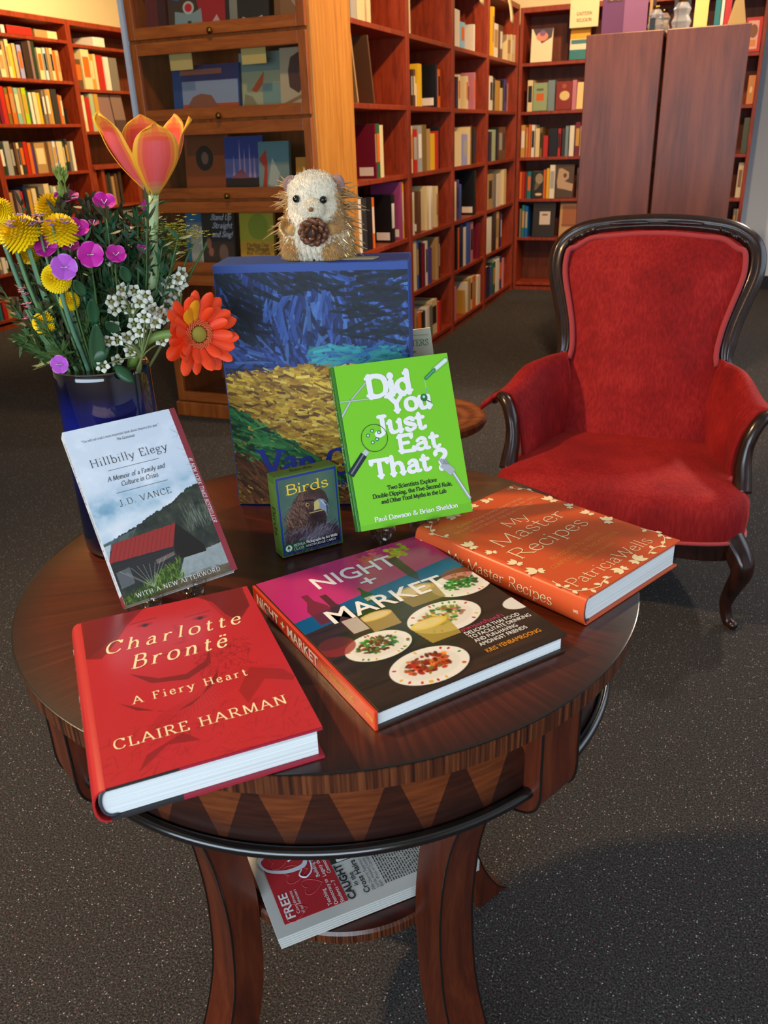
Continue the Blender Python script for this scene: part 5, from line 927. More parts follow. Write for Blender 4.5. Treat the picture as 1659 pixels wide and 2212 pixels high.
# --- newspaper on the lower shelf
NW, NH = .25, .272
A0 = Vector((-.391, .581, .3185)); ux = Vector((-.708, .706, 0))
npz = empty('newspaper', label='folded free newspaper with red masthead on the lower table shelf', cat='newspaper', matrix=frame(A0 + Vector((.706, .708, 0)) * NH, ux))
PAPER = mat('newsprint', rgb(196, 196, 190), .85, .15)
for i in range(5): MB().box((.0006 * i, -.0004 * i, -.0150 + .003 * i), (NW - .001 * i, NH - .0006 * (4 - i), -.0150 + .003 * i + .0027)).build('sheet', PAPER, npz)
def ny(y): return NH + y
t = TL(); t.box((.018, ny(-.0955), -.0001), (.235, ny(-.0135), .0004)); t.build('red_masthead', ink('masthead_red', (176, 34, 44), .7), npz)
t = TL(); t.box((.0785, ny(-.128), -.0001), (.235, ny(-.0965), .0004)); t.build('black_banner', ink('banner_black', (40, 38, 38), .7), npz)
t = TL(); r_ = random.Random(4)
for k in range(7):
    cx, cy, s = .03 + .028 * k % .2, ny(-.03 - .045 * ((k * 37) % 10) / 10), .014 + .012 * r_.random()
    t.mark()
    pts = [(cx + s * .8 * math.sin(q) ** 3, cy + s * (.8 * math.cos(q) - .3 * math.cos(2 * q) - .12 * math.cos(3 * q)), .0007) for q in np.linspace(0, 2 * math.pi, 24, False)]
    t.tube(pts, .0003, 4, closed=True)
t.build('heart_outlines', ink('pale_red', (206, 92, 92), .7), npz)
t = TL()
def np_(s_, x0, x1, y, cap, b_=.0): sans(t, s_, (x0, ny(y)), cap, (x1 - x0), .0008, bold=b_)
np_('FREE', .023, .062, -.029, .011, .02); np_('Compliments', .026, .062, -.036, .004); np_('of our Advertisers', .024, .062, -.0415, .004)
np_('Teaching', .020, .047, -.0755, .005, .005); np_('Democracy to', .019, .060, -.083, .005, .005); np_('Students ~ 7', .018, .055, -.091, .005, .005)
np_('Building a', .068, .098, -.0765, .005, .005); np_('Legacy through', .065, .111, -.084, .005, .005); np_('Connection ~ 17', .067, .113, -.0915, .005, .005); np_('BUIL', .112, .13, -.062, .007, .0)
np_('EN', .079, .112, -.122, .018, .02)
t.build('masthead_lettering', WHITE, npz)
t = TL(); lettering(t, 'G', (.083, ny(-.068)), .056, .046, 'italic', z=.0009); lettering(t, 'So', (.128, ny(-.034)), .013, .026, 'italic', z=.0009); lettering(t, 'AR', (.113, ny(-.05)), .016, .03, 'bold', z=.0009)
cv = smooth_path([(.108, ny(-.046), .0009), (.112, ny(-.06), .0009), (.100, ny(-.072), .0009), (.082, ny(-.070), .0009), (.074, ny(-.060), .0009), (.080, ny(-.053), .0009), (.088, ny(-.058), .0009)], 6); t.tube(cv, .0011, 5)
t.build('script_initial', ink('pale_blue', (206, 214, 226), .6), npz)
t = TL(); np_('CAUGHT', .017, .0755, -.107, .0098, .03); np_('in the', .034, .056, -.1165, .0065, .015); np_('Cross Hairs', .018, .0735, -.126, .0075, .02)
np_('Fifth District Supervisor', .019, .073, -.1335, .0042); np_('Lynda Hopkins Looks', .020, .071, -.139, .0042); np_('Both Ways on Cannabis', .019, .0735, -.1445, .0042); np_('To understand', .082, .105, -.1265, .0035)
for col in range(4):
    t.mark()
    for k in range(24):
        x0 = .021 + .056 * col; y = -.150 - .0036 * k
        if col and k < 1: continue
        xx = x0
        while xx < x0 + .050:
            l = .002 + .005 * r_.random(); t.add([(xx, ny(y), .0008), (min(xx + l, x0 + .051), ny(y), .0008), (min(xx + l, x0 + .051), ny(y + .0014), .0008), (xx, ny(y + .0014), .0008)], [(0, 1, 2, 3)]); xx += l + .0012
t.build('headline_lettering', ink('news_black', (36, 36, 38), .7), npz)
t = TL()
# ------------------------------------------------------------------ standing books
ACRYLIC = mat('clear_acrylic', (1, 1, 1), .04, .5); nt, N, L, b = nodes_of(ACRYLIC)
tr = N.new('ShaderNodeBsdfTransparent'); tr.inputs[0].default_value = (.80, .78, .74, 1); gl = N.new('ShaderNodeBsdfGlossy'); gl.inputs['Roughness'].default_value = .06; fr = N.new('ShaderNodeLayerWeight'); fr.inputs[0].default_value = .5
ms = N.new('ShaderNodeMixShader'); L.new(math_node(nt, 'ADD', math_node(nt, 'MULTIPLY', math_node(nt, 'POWER', fr.outputs['Facing'], 3), .6), .06), ms.inputs[0]); L.new(tr.outputs[0], ms.inputs[1]); L.new(gl.outputs[0], ms.inputs[2]); L.new(ms.outputs[0], N['Material Output'].inputs[0])
def easel(label, M, w, th, drop):
    """clear bent easel under a leaning book; local frame of the book, drop = how far the table is below the book's lower edge"""
    r = empty('book_easel', label=label, cat='stand', matrix=M); Mi = M.inverted(); up = (Mi.to_3x3() @ Vector((0, 0, 1)))
    for x in (w * .24, w * .62):
        k = MB(); P_ = [Vector((x, .0, .012)), Vector((x, -.0045, .010)), Vector((x, -.0055, -th - .006)), Vector((x, .08, -th - .006))]
        k.tube([tuple(p) for p in P_], .0035, 8, flat=2.2); k.build('cradle_arm', ACRYLIC, r, True)
        foot = Vector((x, -.006, -.004)); base = foot - up * drop; back = Vector((x, .085, -th - .006)); bb_ = back - up * (drop + (M @ back).z - (M @ foot).z)
        k = MB(); k.tube([tuple(foot), tuple(base + up * .0052)], .0035, 8, flat=2.0); k.tube([tuple(base + up * .0052), tuple(bb_ + up * .0052)], .0035, 8, flat=2.0); k.tube([tuple(bb_ + up * .0052), tuple(back)], .0035, 8, flat=2.0); k.build('leg', ACRYLIC, r, True)
    return r
# --- paperback with the barn
w, h, th = .1252, .1996, .0165
P = Print(260, 400, (206, 216, 228), h / w)
n1 = P.noise(3, 5, 5, 11); n2 = P.noise(6, 10, 5, 12)
P.blend(np.clip((.72 - P.V) * 2.2, 0, 1) * np.clip(n1 * 2 - .6, 0, 1), (96, 150, 178)); P.blend(np.clip(1 - np.abs(P.V - .5) * 7, 0, 1) * .75 * np.clip(n1 * 1.8 - .3, 0, 1), (90, 142, 168)); P.blend(np.clip((n2 - .5) * 3, 0, 1) * .7, (226, 232, 240))
P.blend(np.clip(1 - np.abs(P.V - .40 - .1 * P.U) * 11, 0, 1) * .8, (222, 228, 234))
r_ = random.Random(3)
ridge = lambda u: np.interp(u, [0, .09, .30, .50, .69, .83, 1.0], [.335, .35, .385, .43, .466, .512, .54])
P.poly([(0, .30)] + [(u, float(ridge(u)) + .012 * r_.random()) for u in np.linspace(0, 1, 70)] + [(1, 0), (0, 0)], (46, 52, 48))
P.poly([(0, .30), (0, .345), (.3, .38), (.2, .30)], (92, 108, 116), .8)
msk = (P.V < ridge(P.U)).astype(float); P.blend(msk * np.clip(P.noise(14, 22, 4, 7) - .35, 0, 1) * 1.3, (84, 92, 74)); P.blend(msk * np.clip(.5 - P.noise(20, 30, 3, 8), 0, 1), (20, 24, 24))
for k in range(46):
    x = .72 + .22 * r_.random(); y = .28 + .06 * r_.random(); P.line((x, y), (x + r_.gauss(0, .03), y + .06 + .08 * r_.random()), .003, (150, 158, 140), .5)
for k in range(30):
    x = .98; y = .55 + .4 * r_.random(); P.line((.99, y), (.99 - .12 * r_.random(), y + .05 * r_.gauss(0, 1)), .0025, (110, 120, 130), .45)
P.poly([(.5, .06), (.595, .15), (.945, .172), (.945, 0), (.3, 0)], (150, 160, 160)); P.blend((P.V < .17) * (P.U > .33 + 1.6 * P.V) * np.clip(P.noise(30, 40, 3, 9) - .3, 0, 1) * .6, (110, 116, 116))
P.poly([(.60, .345), (.63, .35), (.80, .19), (.80, .15), (.54, .15), (.545, .225)], (36, 32, 32)); P.poly([(.0, .24), (.54, .226), (.54, .12), (.0, .10)], (44, 44, 46))
for k in range(7): P.line((.0, .115 + .016 * k), (.54, .125 + .015 * k), .004, (70, 70, 68), .5)
P.poly([(.02, .09), (.14, .1), (.14, .19), (.02, .18)], (120, 126, 128), .6); P.poly([(.36, .16), (.53, .18), (.53, .20), (.36, .185)], (150, 130, 120), .6)
P.poly([(.08, .335), (.63, .349), (.545, .228), (-.01, .238)], (150, 50, 48))
for k in range(15): u = .08 + .55 * k / 14; P.line((u, .336 + .0009 * k), (u - .088, .238 - .0006 * k), .004, (112, 34, 34), .7)
P.poly([(.0, .33), (.06, .335), (.0, .25)], (200, 212, 220), .8)
P.poly([(0, 0), (.45, 0), (.52, .10), (.55, .15), (.4, .13), (.22, .06), (0, .05)], (50, 72, 30)); P.strokes(420, lambda u, v_: v_ < .03 + .24 * u and u < .56 - .2 * (.15 - v_), [(96, 128, 50), (130, 150, 70), (40, 60, 24), (70, 100, 40)], .04, .006, 1.4, .4, 21, .8)
for k in range(9): P.line((.27, .05), (.05 + .05 * k, .16 + .03 * r_.random()), .004, (190, 196, 176), .6)
P.poly([(.2, 0), (.945, 0), (.945, .05), (.5, .045)], (92, 72, 50), .75); P.blend((P.V < .06) * np.clip(P.noise(30, 40, 3, 19) - .35, 0, 1) * .8, (50, 42, 30))
P.poly([(.945, 0), (1, 0), (1, 1), (.945, 1)], (140, 50, 60))
HM = lean_frame((-.528, .5843, .75), 53.42, 39.08, 1.76)
hb = empty('book', label='white paperback titled Hillbilly Elegy with a red-roofed barn, leaning on an easel', cat='book', matrix=HM)
HWH = mat('white_card_cover', rgb(214, 222, 230), .35, .45)
MB().box((0, 0, -.0006), (w, h, 0)).build('front_cover', HWH, hb); MB().box((0, 0, -th), (w, h, -th + .0006)).build('back_cover', HWH, hb); sp_ = MB().box((0, 0, -th + .0006), (.0008, h, -.0006)).build('spine', HWH, hb)
MB().box((.001, .0008, -th + .0007), (w - .001, h - .0008, -.0007)).build('page_block', LEAF, hb)
MB().box((-.0002, 0, -th + .0006), (.0, .012, -.0006)).build('spine_foot_band', ink('spine_red', (140, 50, 56)), hb)
P.sheet('cover_picture', w, h, PRINT_M, hb, .0002)
t = TL(); c3 = lambda s_, u0, u1, v_, cap, st='light', tr=.0, rot=0: lettering(t, s_, (u0 * w, v_ * h), cap * h, (u1 - u0) * w, st, tr, z=.0005, rot=rot)
c3('"You will not read a more important book about America this year."', .121, .805, .915, .014); c3('-The Economist', .40, .57, .886, .014, 'italic')
c3('Hillbilly Elegy', .125, .804, .765, .045, 'light', .12); c3('A Memoir of a Family and', .216, .722, .669, .026, 'italic', .06); c3('Culture in Crisis', .313, .637, .628, .026, 'italic', .06); c3('J.D. VANCE', .242, .697, .52, .034, 'light', .2)
for u0, u1, v_ in ((.249, .70, .728), (.249, .703, .595)): t.box((u0 * w, v_ * h, .0003), (u1 * w, v_ * h + .0004, .0005))
k = MB(); lettering(k, 'Hillbilly Elegy', (0, -.0035), .0065, h * .36, 'light', .1); lettering(k, 'J D VANCE', (h * .62, -.003), .005, h * .24, 'light', .5); lettering(k, 'A Memoir of a Family', (h * .40, 0), .0032, h * .18, 'italic'); lettering(k, 'and Culture in Crisis', (h * .40, -.0045), .0032, h * .18, 'italic')
t.add([(-.0003, h * .95 - x, -th / 2 + y) for x, y, z in k.v], k.f)
t.build('title_lettering', INKB, hb)
t = TL(); c3('WITH A NEW AFTERWORD', .107, .853, .022, .023, 'roman', .18)
k = MB(); lettering(k, '#1 NEW YORK TIMES BESTSELLER', (0, 0), .0042, h * .40, 'italic', .1); t.add([(.965 * w + y - .002, .69 * h - x, .0005) for x, y, z in k.v], k.f)
t.build('banner_lettering', WHITE, hb)
easel('clear acrylic easel under the white barn paperback', HM, w, th, .0245)

# --- lime green book
w, h, th = .1461, .1952, .015
P = Print(280, 380, (122, 200, 42), h / w); P.blend(P.noise(4, 4, 3, 1) * .12, (108, 188, 36))
gy = (150, 160, 158)
def rod(p, q, w_, c_, hi=(214, 222, 222)): P.line(p, q, w_ * 1.5, (84, 150, 36), .5); P.line(p, q, w_, c_); P.line(p, q, w_ * .4, hi, .8)
rod((-.01, .69), (.10, .79), .018, gy); rod((.10, .79), (.25, .885), .014, gy); rod((-.01, .787), (.10, .785), .012, gy); rod((.10, .785), (.36, .782), .012, gy)
rod((.86, .905), (.975, .955), .036, (200, 214, 214), (226, 236, 236)); rod((.775, .862), (.86, .905), .026, (30, 110, 70), (120, 190, 150)); P.line((.762, .85), (.762, .80), .006, (170, 200, 170)); P.disc((.762, .785), .013, (120, 180, 130), ry=.022)
DM = lean_frame((-.3593, .8019, .7580), 39.32, 23.15, .67)
P.poly([(0, 0), (1, 0), (1, .06), (0, .03)], (96, 170, 30), .35)
db = hardcover('lime green book titled Did You Just Eat That? on a clear stand', DM, w, h, th, mat('lime_board', rgb(122, 200, 42), .3), mat('dark_lime_spine', rgb(52, 120, 30), .35), board_t=.002, inset=.003)
t = TL(); lt('Did', .258, .650, .792, .122, 'cooper'); lt('You', .420, .800, .684, .104, 'cooper'); lt('Just', .285, .715, .563, .104, 'cooper'); lt('Eat', .438, .812, .436, .098, 'cooper'); lt('That', .185, .700, .306, .102, 'cooper'); lt('?', .735, .855, .296, .115, 'cooper'); lt('Paul Dawson & Brian Sheldon', .148, .879, .043, .026, 'coopersmall')
t.build('title_lettering', WHITE, db)
# pictures printed over the letters
P2 = TL()
def pdisc(c, r, col, z, ring=None):
    P2.mark()
    P2.add([(c[0] * w + r * math.cos(a_), c[1] * h + r * math.sin(a_), z) for a_ in np.linspace(0, 6.283, 28, False)], [tuple(range(28))], 0, rgb(*col))
def pbar(p, q, w_, col, z):
    P2.mark()
    p = np.array((p[0] * w, p[1] * h)); q = np.array((q[0] * w, q[1] * h)); d = (q - p) / np.linalg.norm(q - p); n = np.array([-d[1], d[0]]) * w_ / 2
    P2.add([(*(p + n), z), (*(p - n), z), (*(q - n), z), (*(q + n), z)], [(0, 1, 2, 3)], 0, rgb(*col))
gc_ = (.26, .545)
ring = [(gc_[0] * w + .0165 * math.cos(a_), gc_[1] * h + .0165 * math.sin(a_)) for a_ in np.linspace(0, 6.283, 40, False)]
for i in range(40):
    (xa, ya), (xb, yb) = ring[i], ring[(i + 1) % 40]; ox_, oy_ = gc_[0] * w, gc_[1] * h; f_ = .955
    P2.add([(xa, ya, .0009), (ox_ + (xa - ox_) * f_, oy_ + (ya - oy_) * f_, .0009), (ox_ + (xb - ox_) * f_, oy_ + (yb - oy_) * f_, .0009), (xb, yb, .0009)], [(0, 1, 2, 3)], 0, rgb(50, 60, 50))
for du, dv in ((-.05, .02), (.02, -.01), (.045, .03), (-.01, .045), (-.02, -.025)): pdisc((gc_[0] + du, gc_[1] + dv), .0022, (30, 120, 90), .0009); pdisc((gc_[0] + du, gc_[1] + dv), .0012, (210, 230, 220), .00095)
pbar((.185, .475), (.15, .455), .006, (190, 196, 196), .0009); pbar((.15, .455), (.012, .345), .0085, (34, 42, 50), .0009); pbar((.145, .455), (.02, .352), .002, (110, 120, 130), .001)
for k in range(4): pbar((.775 + .018 * k, .362 - .004 * k), (.80 + .018 * k, .322 - .003 * k), .0016, (150, 156, 160), .0010)
pbar((.80, .325), (.88, .262), .0095, (172, 178, 182), .0010); pbar((.88, .262), (.995, .08), .0038, (160, 166, 172), .0010); pbar((.885, .258), (.99, .09), .0012, (226, 230, 232), .0011)
pdisc((.735, .745), .0045, (40, 110, 60), .0009); pbar((.75, .73), (.79, .71), .0014, (40, 110, 60), .0009); pdisc((.735, .75), .0016, (190, 220, 190), .001)
P2.build('printed_utensils', PRINT_M, db)
t = TL(); lt('Two Scientists Explore', .299, .729, .222, .024, 'coopersmall'); lt('Double-Dipping, the Five-Second Rule,', .165, .858, .183, .024, 'coopersmall'); lt('and Other Food Myths in the Lab', .229, .795, .144, .024, 'coopersmall')
t.build('subtitle_lettering', ink('dark_green', (26, 44, 26)), db)
P.sheet('cover_picture', w - .0035, h, PRINT_M, db, .0002, x0=.0035)
t = TL(); spine_text(t, lettering, 'Did You Just Eat That?', h * .95, h * .42, th, .007, style='coopersmall'); spine_text(t, lettering, 'Dawson & Sheldon', h * .36, h * .1, th, .004, style='coopersmall'); t.build('spine_title', ink('pale_lime', (190, 220, 150)), db)
easel('clear acrylic easel under the lime green book', DM, w, th, .0300)

# --- pack of bird cards
w, h, th = .0807, .1026, .0225
P = Print(200, 256, (70, 110, 40), h / w); P.poly([(.02, .02), (.98, .02), (.98, .98), (.02, .98)], (36, 52, 130)); P.poly([(.05, .045), (.955, .045), (.955, .955), (.05, .955)], (62, 92, 84))
P.blend((P.V > .045) * (P.V < .955) * (P.U > .05) * (P.U < .955) * np.clip(P.noise(3, 3, 3, 4) - .3, 0, 1) * 1.2, (92, 118, 96))
P.poly([(.05, .045), (.10, .30), (.17, .50), (.24, .64), (.36, .75), (.52, .80), (.68, .775), (.78, .69), (.82, .58), (.78, .40), (.74, .30), (.90, .26), (.955, .2), (.955, .045)], (66, 48, 46))
inside = lambda u, v_: v_ > .06 and u > .09 + .0 * v_ and v_ < .76 - 1.5 * (u - .52) ** 2 and u < .76
P.strokes(800, lambda u, v_: inside(u, v_) and u < .50 and v_ > .25, [(122, 92, 74), (92, 66, 54), (146, 112, 88), (70, 50, 46)], .055, .007, lambda u, v_: 2.35 - 1.0 * u, .22, 31, .8)
P.strokes(420, lambda u, v_: inside(u, v_) and u >= .44 and v_ > .25, [(60, 44, 46), (78, 56, 52), (42, 32, 38)], .05, .007, lambda u, v_: 2.0 - 1.4 * (u - .4), .25, 33, .8)
P.strokes(360, lambda u, v_: v_ < .32 and .07 < u < .95, [(96, 90, 116), (66, 60, 84), (44, 38, 56), (80, 66, 74)], .08, .010, .9, .3, 32, .8)
P.disc((.56, .19), .30, (124, 118, 134), .6, .8, .13, .3); P.strokes(120, lambda u, v_: abs(v_ - .2 - .25 * (u - .56)) < .07 and .3 < u < .85, [(150, 144, 158), (90, 84, 104)], .05, .006, .6, .2, 34, .7)
P.disc((.56, .62), .17, (120, 92, 76), .45, .9, .12, .2); P.disc((.60, .42), .16, (34, 28, 34), .7, .8, .10)
P.poly([(.36, .64), (.46, .655), (.60, .635), (.58, .615), (.46, .63)], (30, 22, 24), .9)
P.disc((.475, .588), .06, (34, 26, 28), .95, .35, .045); P.disc((.475, .588), .036, (176, 128, 60), ry=.033); P.disc((.48, .59), .018, (10, 9, 10)); P.disc((.47, .60), .007, (220, 220, 220))
bk_ = smooth_path([(.585, .60, 0), (.66, .628, 0), (.735, .612, 0), (.79, .56, 0), (.812, .49, 0), (.79, .42, 0), (.768, .395, 0), (.757, .44, 0), (.72, .485, 0), (.655, .50, 0), (.575, .497, 0)], 4)
P.poly([(x, y) for x, y, _ in bk_], (136, 146, 168)); P.poly([(.585, .60), (.65, .622), (.675, .57), (.66, .505), (.575, .498)], (204, 184, 110), .9); P.poly([(.74, .60), (.79, .555), (.81, .49), (.79, .42), (.77, .40), (.775, .5)], (58, 60, 78), .85); P.line((.70, .60), (.77, .53), .02, (206, 214, 228), .6); P.line((.50, .478), (.73, .478), .016, (196, 172, 96), .9)
P.poly([(.05, .045), (.955, .045), (.955, .13), (.4, .13), (.05, .06)], (22, 22, 34), .85)
P.poly([(.045, .045), (.39, .045), (.39, .155), (.045, .155)], (30, 84, 52)); P.disc((.115, .1), .052, (226, 232, 222)); P.poly([(.115, .142), (.145, .09), (.12, .095), (.12, .06), (.11, .06), (.11, .095), (.085, .09)], (30, 84, 52))
BM = lean_frame((-.4496, .7767, .7219), 49.54, 3.1, 0)
bb_ = empty('card_box', label='small box of bird cards with an eagle picture, centre of the table', cat='box', matrix=BM)
MB().box((0, 0, -th), (w, h, 0)).build('box_body', mat('green_box_card', rgb(82, 112, 44), .35), bb_, bevel=.0006)
P.sheet('cover_picture', w, h, PRINT_G, bb_, .0002)
k = MB().box((-.0003, .008, -th + .002), (0, h - .008, -.002)); k.build('side_panel', ink('olive_green', (96, 122, 48)), bb_); MB().box((.003, h, -th + .003), (w - .003, h + .0003, -.003)).build('top_panel', ink('olive_green', (96, 122, 48)), bb_)
t = TL(); lt('Birds', .15, .84, .762, .115, 'bold'); t.build('title_lettering', YEL, bb_)
t = TL(); lt('Photographs by Art Wolfe', .40, .914, .112, .032, 'bold'); sans(t, 'KNOWLEDGE CARDS', (.395 * w, .066 * h), .028 * h, .49 * w, .0006); lettering(t, 'SIERRA', (.19 * w, .108 * h), .03 * h, .19 * w, 'roman', z=.0006); lettering(t, 'CLUB', (.19 * w, .062 * h), .03 * h, .16 * w, 'roman', z=.0006); t.build('caption_lettering', WHITE, bb_)
t = TL(); spine_text(t, lettering, 'Birds', h * .62, h * .25, th, .010, x=-.0006, style='bold'); k = MB(); lettering(k, 'Birds', (w * .3, -.004), .008, w * .35, 'bold'); t.add([(x, h + .0006, -th / 2 - y) for x, y, z in k.v], [f[::-1] for f in k.f]); t.build('side_lettering', ink('dark_olive', (50, 60, 20)), bb_)

# --- tall art-book slipcase, with plain painterly bands of colour
w, h, th = .243, .323, .080
P = Print(420, 560, (34, 52, 110), h / w)
hor = lambda u: .575 + .02 * math.sin(4 * u) + .045 * u
P.strokes(1500, lambda u, v_: v_ > hor(u), [(40, 64, 128), (30, 46, 96), (56, 88, 158), (22, 30, 58), (28, 42, 80), (72, 108, 166)], .14, .018, lambda u, v_: -.5 + 1.2 * math.sin(3 * u + 4 * v_), .35, 41, .8)
P.strokes(170, lambda u, v_: v_ > .90 or (u < .22 and v_ > .72) or (u > .66 and .72 < v_ < .9), [(14, 18, 28), (18, 26, 34), (16, 30, 40)], .13, .018, lambda u, v_: -.8 + u, .3, 42, .75)
P.strokes(200, lambda u, v_: .5 < u < .95 and .60 < v_ < .70, [(46, 140, 146), (66, 156, 156), (50, 104, 160)], .08, .014, .1, .25, 43, .75)
P.poly([(0, 0), (1, 0), (1, hor(1))] + [(u, hor(u)) for u in np.linspace(1, 0, 20)], (158, 122, 40))
P.strokes(2300, lambda u, v_: v_ < hor(u) + .01, [(186, 148, 46), (206, 168, 60), (140, 100, 32), (160, 116, 36), (92, 58, 28), (214, 182, 84)], .055, .013, lambda u, v_: -.35 + .5 * u, .3, 44, .85)
P.strokes(700, lambda u, v_: v_ < .46 - .52 * u and v_ > .10, [(44, 120, 62), (30, 92, 50), (84, 140, 70), (22, 54, 38)], .07, .014, lambda u, v_: -.4, .3, 45, .85)
P.strokes(420, lambda u, v_: v_ < .25 - .30 * u or v_ < .06, [(104, 58, 30), (128, 84, 46), (72, 40, 24)], .09, .013, lambda u, v_: -.9 + u, .25, 46, .85)
VM = frame((-.5851, .9057, .7203), (math.cos(math.radians(17)), math.sin(math.radians(17)), 0), (math.sin(math.radians(17)), -math.cos(math.radians(17)), 0))
vg = empty('slipcase', label='tall blue art-book slipcase with blue and ochre brushwork under the toy hedgehog', cat='book box', matrix=VM)
BLUEC = mat('blue_bookcloth', rgb(44, 72, 142), .55, .35); nt, N, L, b = nodes_of(BLUEC); bump(nt, b, noise_tex(nt, tex_coord(nt), 900, 2), .25, .001)
MB().box((0, 0, -th), (w, h, 0)).build('case_body', BLUEC, vg, bevel=.0015)
P.sheet('cover_picture', w - .003, h - .012, vcol_mat('printed_cloth_cover', .55, .3), vg, .0003, x0=.0015, y0=.002)
t = TL(); lettering(t, 'Van Gogh', (.036, .047), .034, .195, 'coopersmall', .02, z=.0008); lettering(t, 'Paintings', (.098, .030), .010, .06, 'bold', .03, z=.0008); t.build('title_lettering', ink('royal_blue', (26, 44, 138)), vg)
# --- cream booklet behind the slipcase
cb_ = empty('booklet', label='cream booklet with green letters TERS poking up behind the lime green book', cat='booklet', matrix=frame((-.395, 1.030, .7204), (math.cos(math.radians(20)), math.sin(math.radians(20)), .02), (math.sin(math.radians(20)), -math.cos(math.radians(20)), .02)))
BKC = mat('cream_booklet', rgb(206, 204, 176), .7, .2)
k = MB(); P_ = [(-.055, 0), (.060, 0), (.0345, .2205), (-.05, .212)]
k.add([(x, y, 0) for x, y in P_] + [(x, y, -.004) for x, y in P_], [(0, 1, 2, 3), (7, 6, 5, 4), (0, 4, 5, 1), (1, 5, 6, 2), (2, 6, 7, 3), (3, 7, 4, 0)]); k.build('booklet_body', BKC, cb_)
cb_.matrix_world = frame((-.392, 1.066, .7204), (math.cos(math.radians(20)), math.sin(math.radians(20)), 0), (math.sin(math.radians(20)), -math.cos(math.radians(20)), 0))
t = TL(); lettering(t, 'TERS', (.0085, .1955), .0085, .0235, 'roman', .06, z=.0006, rot=.06); t.box((.006, .187, .0003), (.014, .1885, .0006)); t.build('booklet_lettering', ink('booklet_green', (40, 120, 84)), cb_)
k = MB().box((.002, .2105, .0002), (.032, .2113, .0005)); k.build('crease_line', ink('crease', (150, 150, 124)), cb_)

# ------------------------------------------------------------------ vase
VC = Vector((-.660, .765, .7204))
GLAZE = mat('cobalt_glaze', rgb(14, 20, 70), .08, .6, Coat_Weight=.6); nt, N, L, b = nodes_of(GLAZE)
v = tex_coord(nt, (14, 14, 3)); s = N.new('ShaderNodeSeparateXYZ'); tc = N.new('ShaderNodeTexCoord'); L.new(tc.outputs['Object'], s.inputs[0])
zz = math_node(nt, 'ADD', math_node(nt, 'DIVIDE', s.outputs[2], .23), math_node(nt, 'MULTIPLY', math_node(nt, 'SUBTRACT', noise_tex(nt, v, 3, 4), .5), .18))
L.new(ramp(nt, zz, [(0.0, rgb(16, 14, 24)), (.3, rgb(10, 12, 40)), (.55, rgb(14, 22, 92)), (.74, rgb(18, 26, 104)), (.9, rgb(12, 12, 34)), (1.0, rgb(26, 22, 24))]), b.inputs['Base Color'])
vs = empty('vase', VC, 0, 'cobalt blue glazed cylinder vase full of flowers', 'vase')
MB().lathe([(0, 0), (.050, 0), (.0555, .004), (.0565, .02), (.0555, .12), (.0545, .222), (.054, .2285), (.0525, .230), (.0512, .2285), (.0505, .222), (.0515, .03), (0, .025)], 96).build('vase_body', GLAZE, vs, True, auto=60)
MB().lathe([(.0535, .2284), (.0527, .2306), (.0514, .2290)], 96).build('rim', mat('brown_glaze_rim', rgb(92, 72, 54), .1, .6), vs, True)
MB().lathe([(0, .17), (.0513, .17)], 48).build('water', mat('dark_water', rgb(20, 24, 20), .1), vs)

# ------------------------------------------------------------------ flowers
NF = Vector((VC.x, VC.y, 0)).normalized(); RF = Vector((NF.y, -NF.x, 0)); UP = Vector((0, 0, 1))
def fp(x, z, d=0.0): return Vector((VC.x, VC.y, 0)) + RF * x + NF * d + UP * z      # across, height, depth from the vase axis
PX = 1 / 1942.0
CAMP = Vector((0, 0, 1.18))
def pp(px, py, d=0.0):
    r = rx * ((px - 829.5) / 1789.2) + dn * ((py - 1106) / 1789.2) + fw
    return CAMP + r * ((VC + NF * d - CAMP).dot(NF) / r.dot(NF))
STEM = mat('green_stem', rgb(96, 128, 82), .5, .3); STEMB = mat('blue_green_stem', rgb(86, 124, 98), .5, .3); PALESTEM = mat('pale_tulip_stem', rgb(160, 184, 128), .4, .4, Subsurface_Weight=.1)
LEAFD = mat('dark_leaf', rgb(38, 76, 46), .4, .4); LEAFM = mat('mid_green_leaf', rgb(66, 92, 46), .5, .3); LEAFB = mat('brown_green_leaf', rgb(64, 62, 36), .5, .3); LIME = mat('yellow_green_floret', rgb(176, 180, 84), .6, .2)
def two_tone(name, c0, c1, c2, axis=2, scale=1.0, off=0.0, rough=.5, sub=.15):
    m = mat(name, c1, rough, .3); nt, N, L, b = nodes_of(m); a = N.new('ShaderNodeVertexColor'); a.layer_name = 'print'; L.new(a.outputs['Color'], b.inputs['Base Color']); b.inputs['Subsurface Weight'].default_value = sub
    b.inputs['Subsurface Radius'].default_value = (.01, .005, .003); return m
PETAL = two_tone('tinted_petal', None, (1, 1, 1), None)
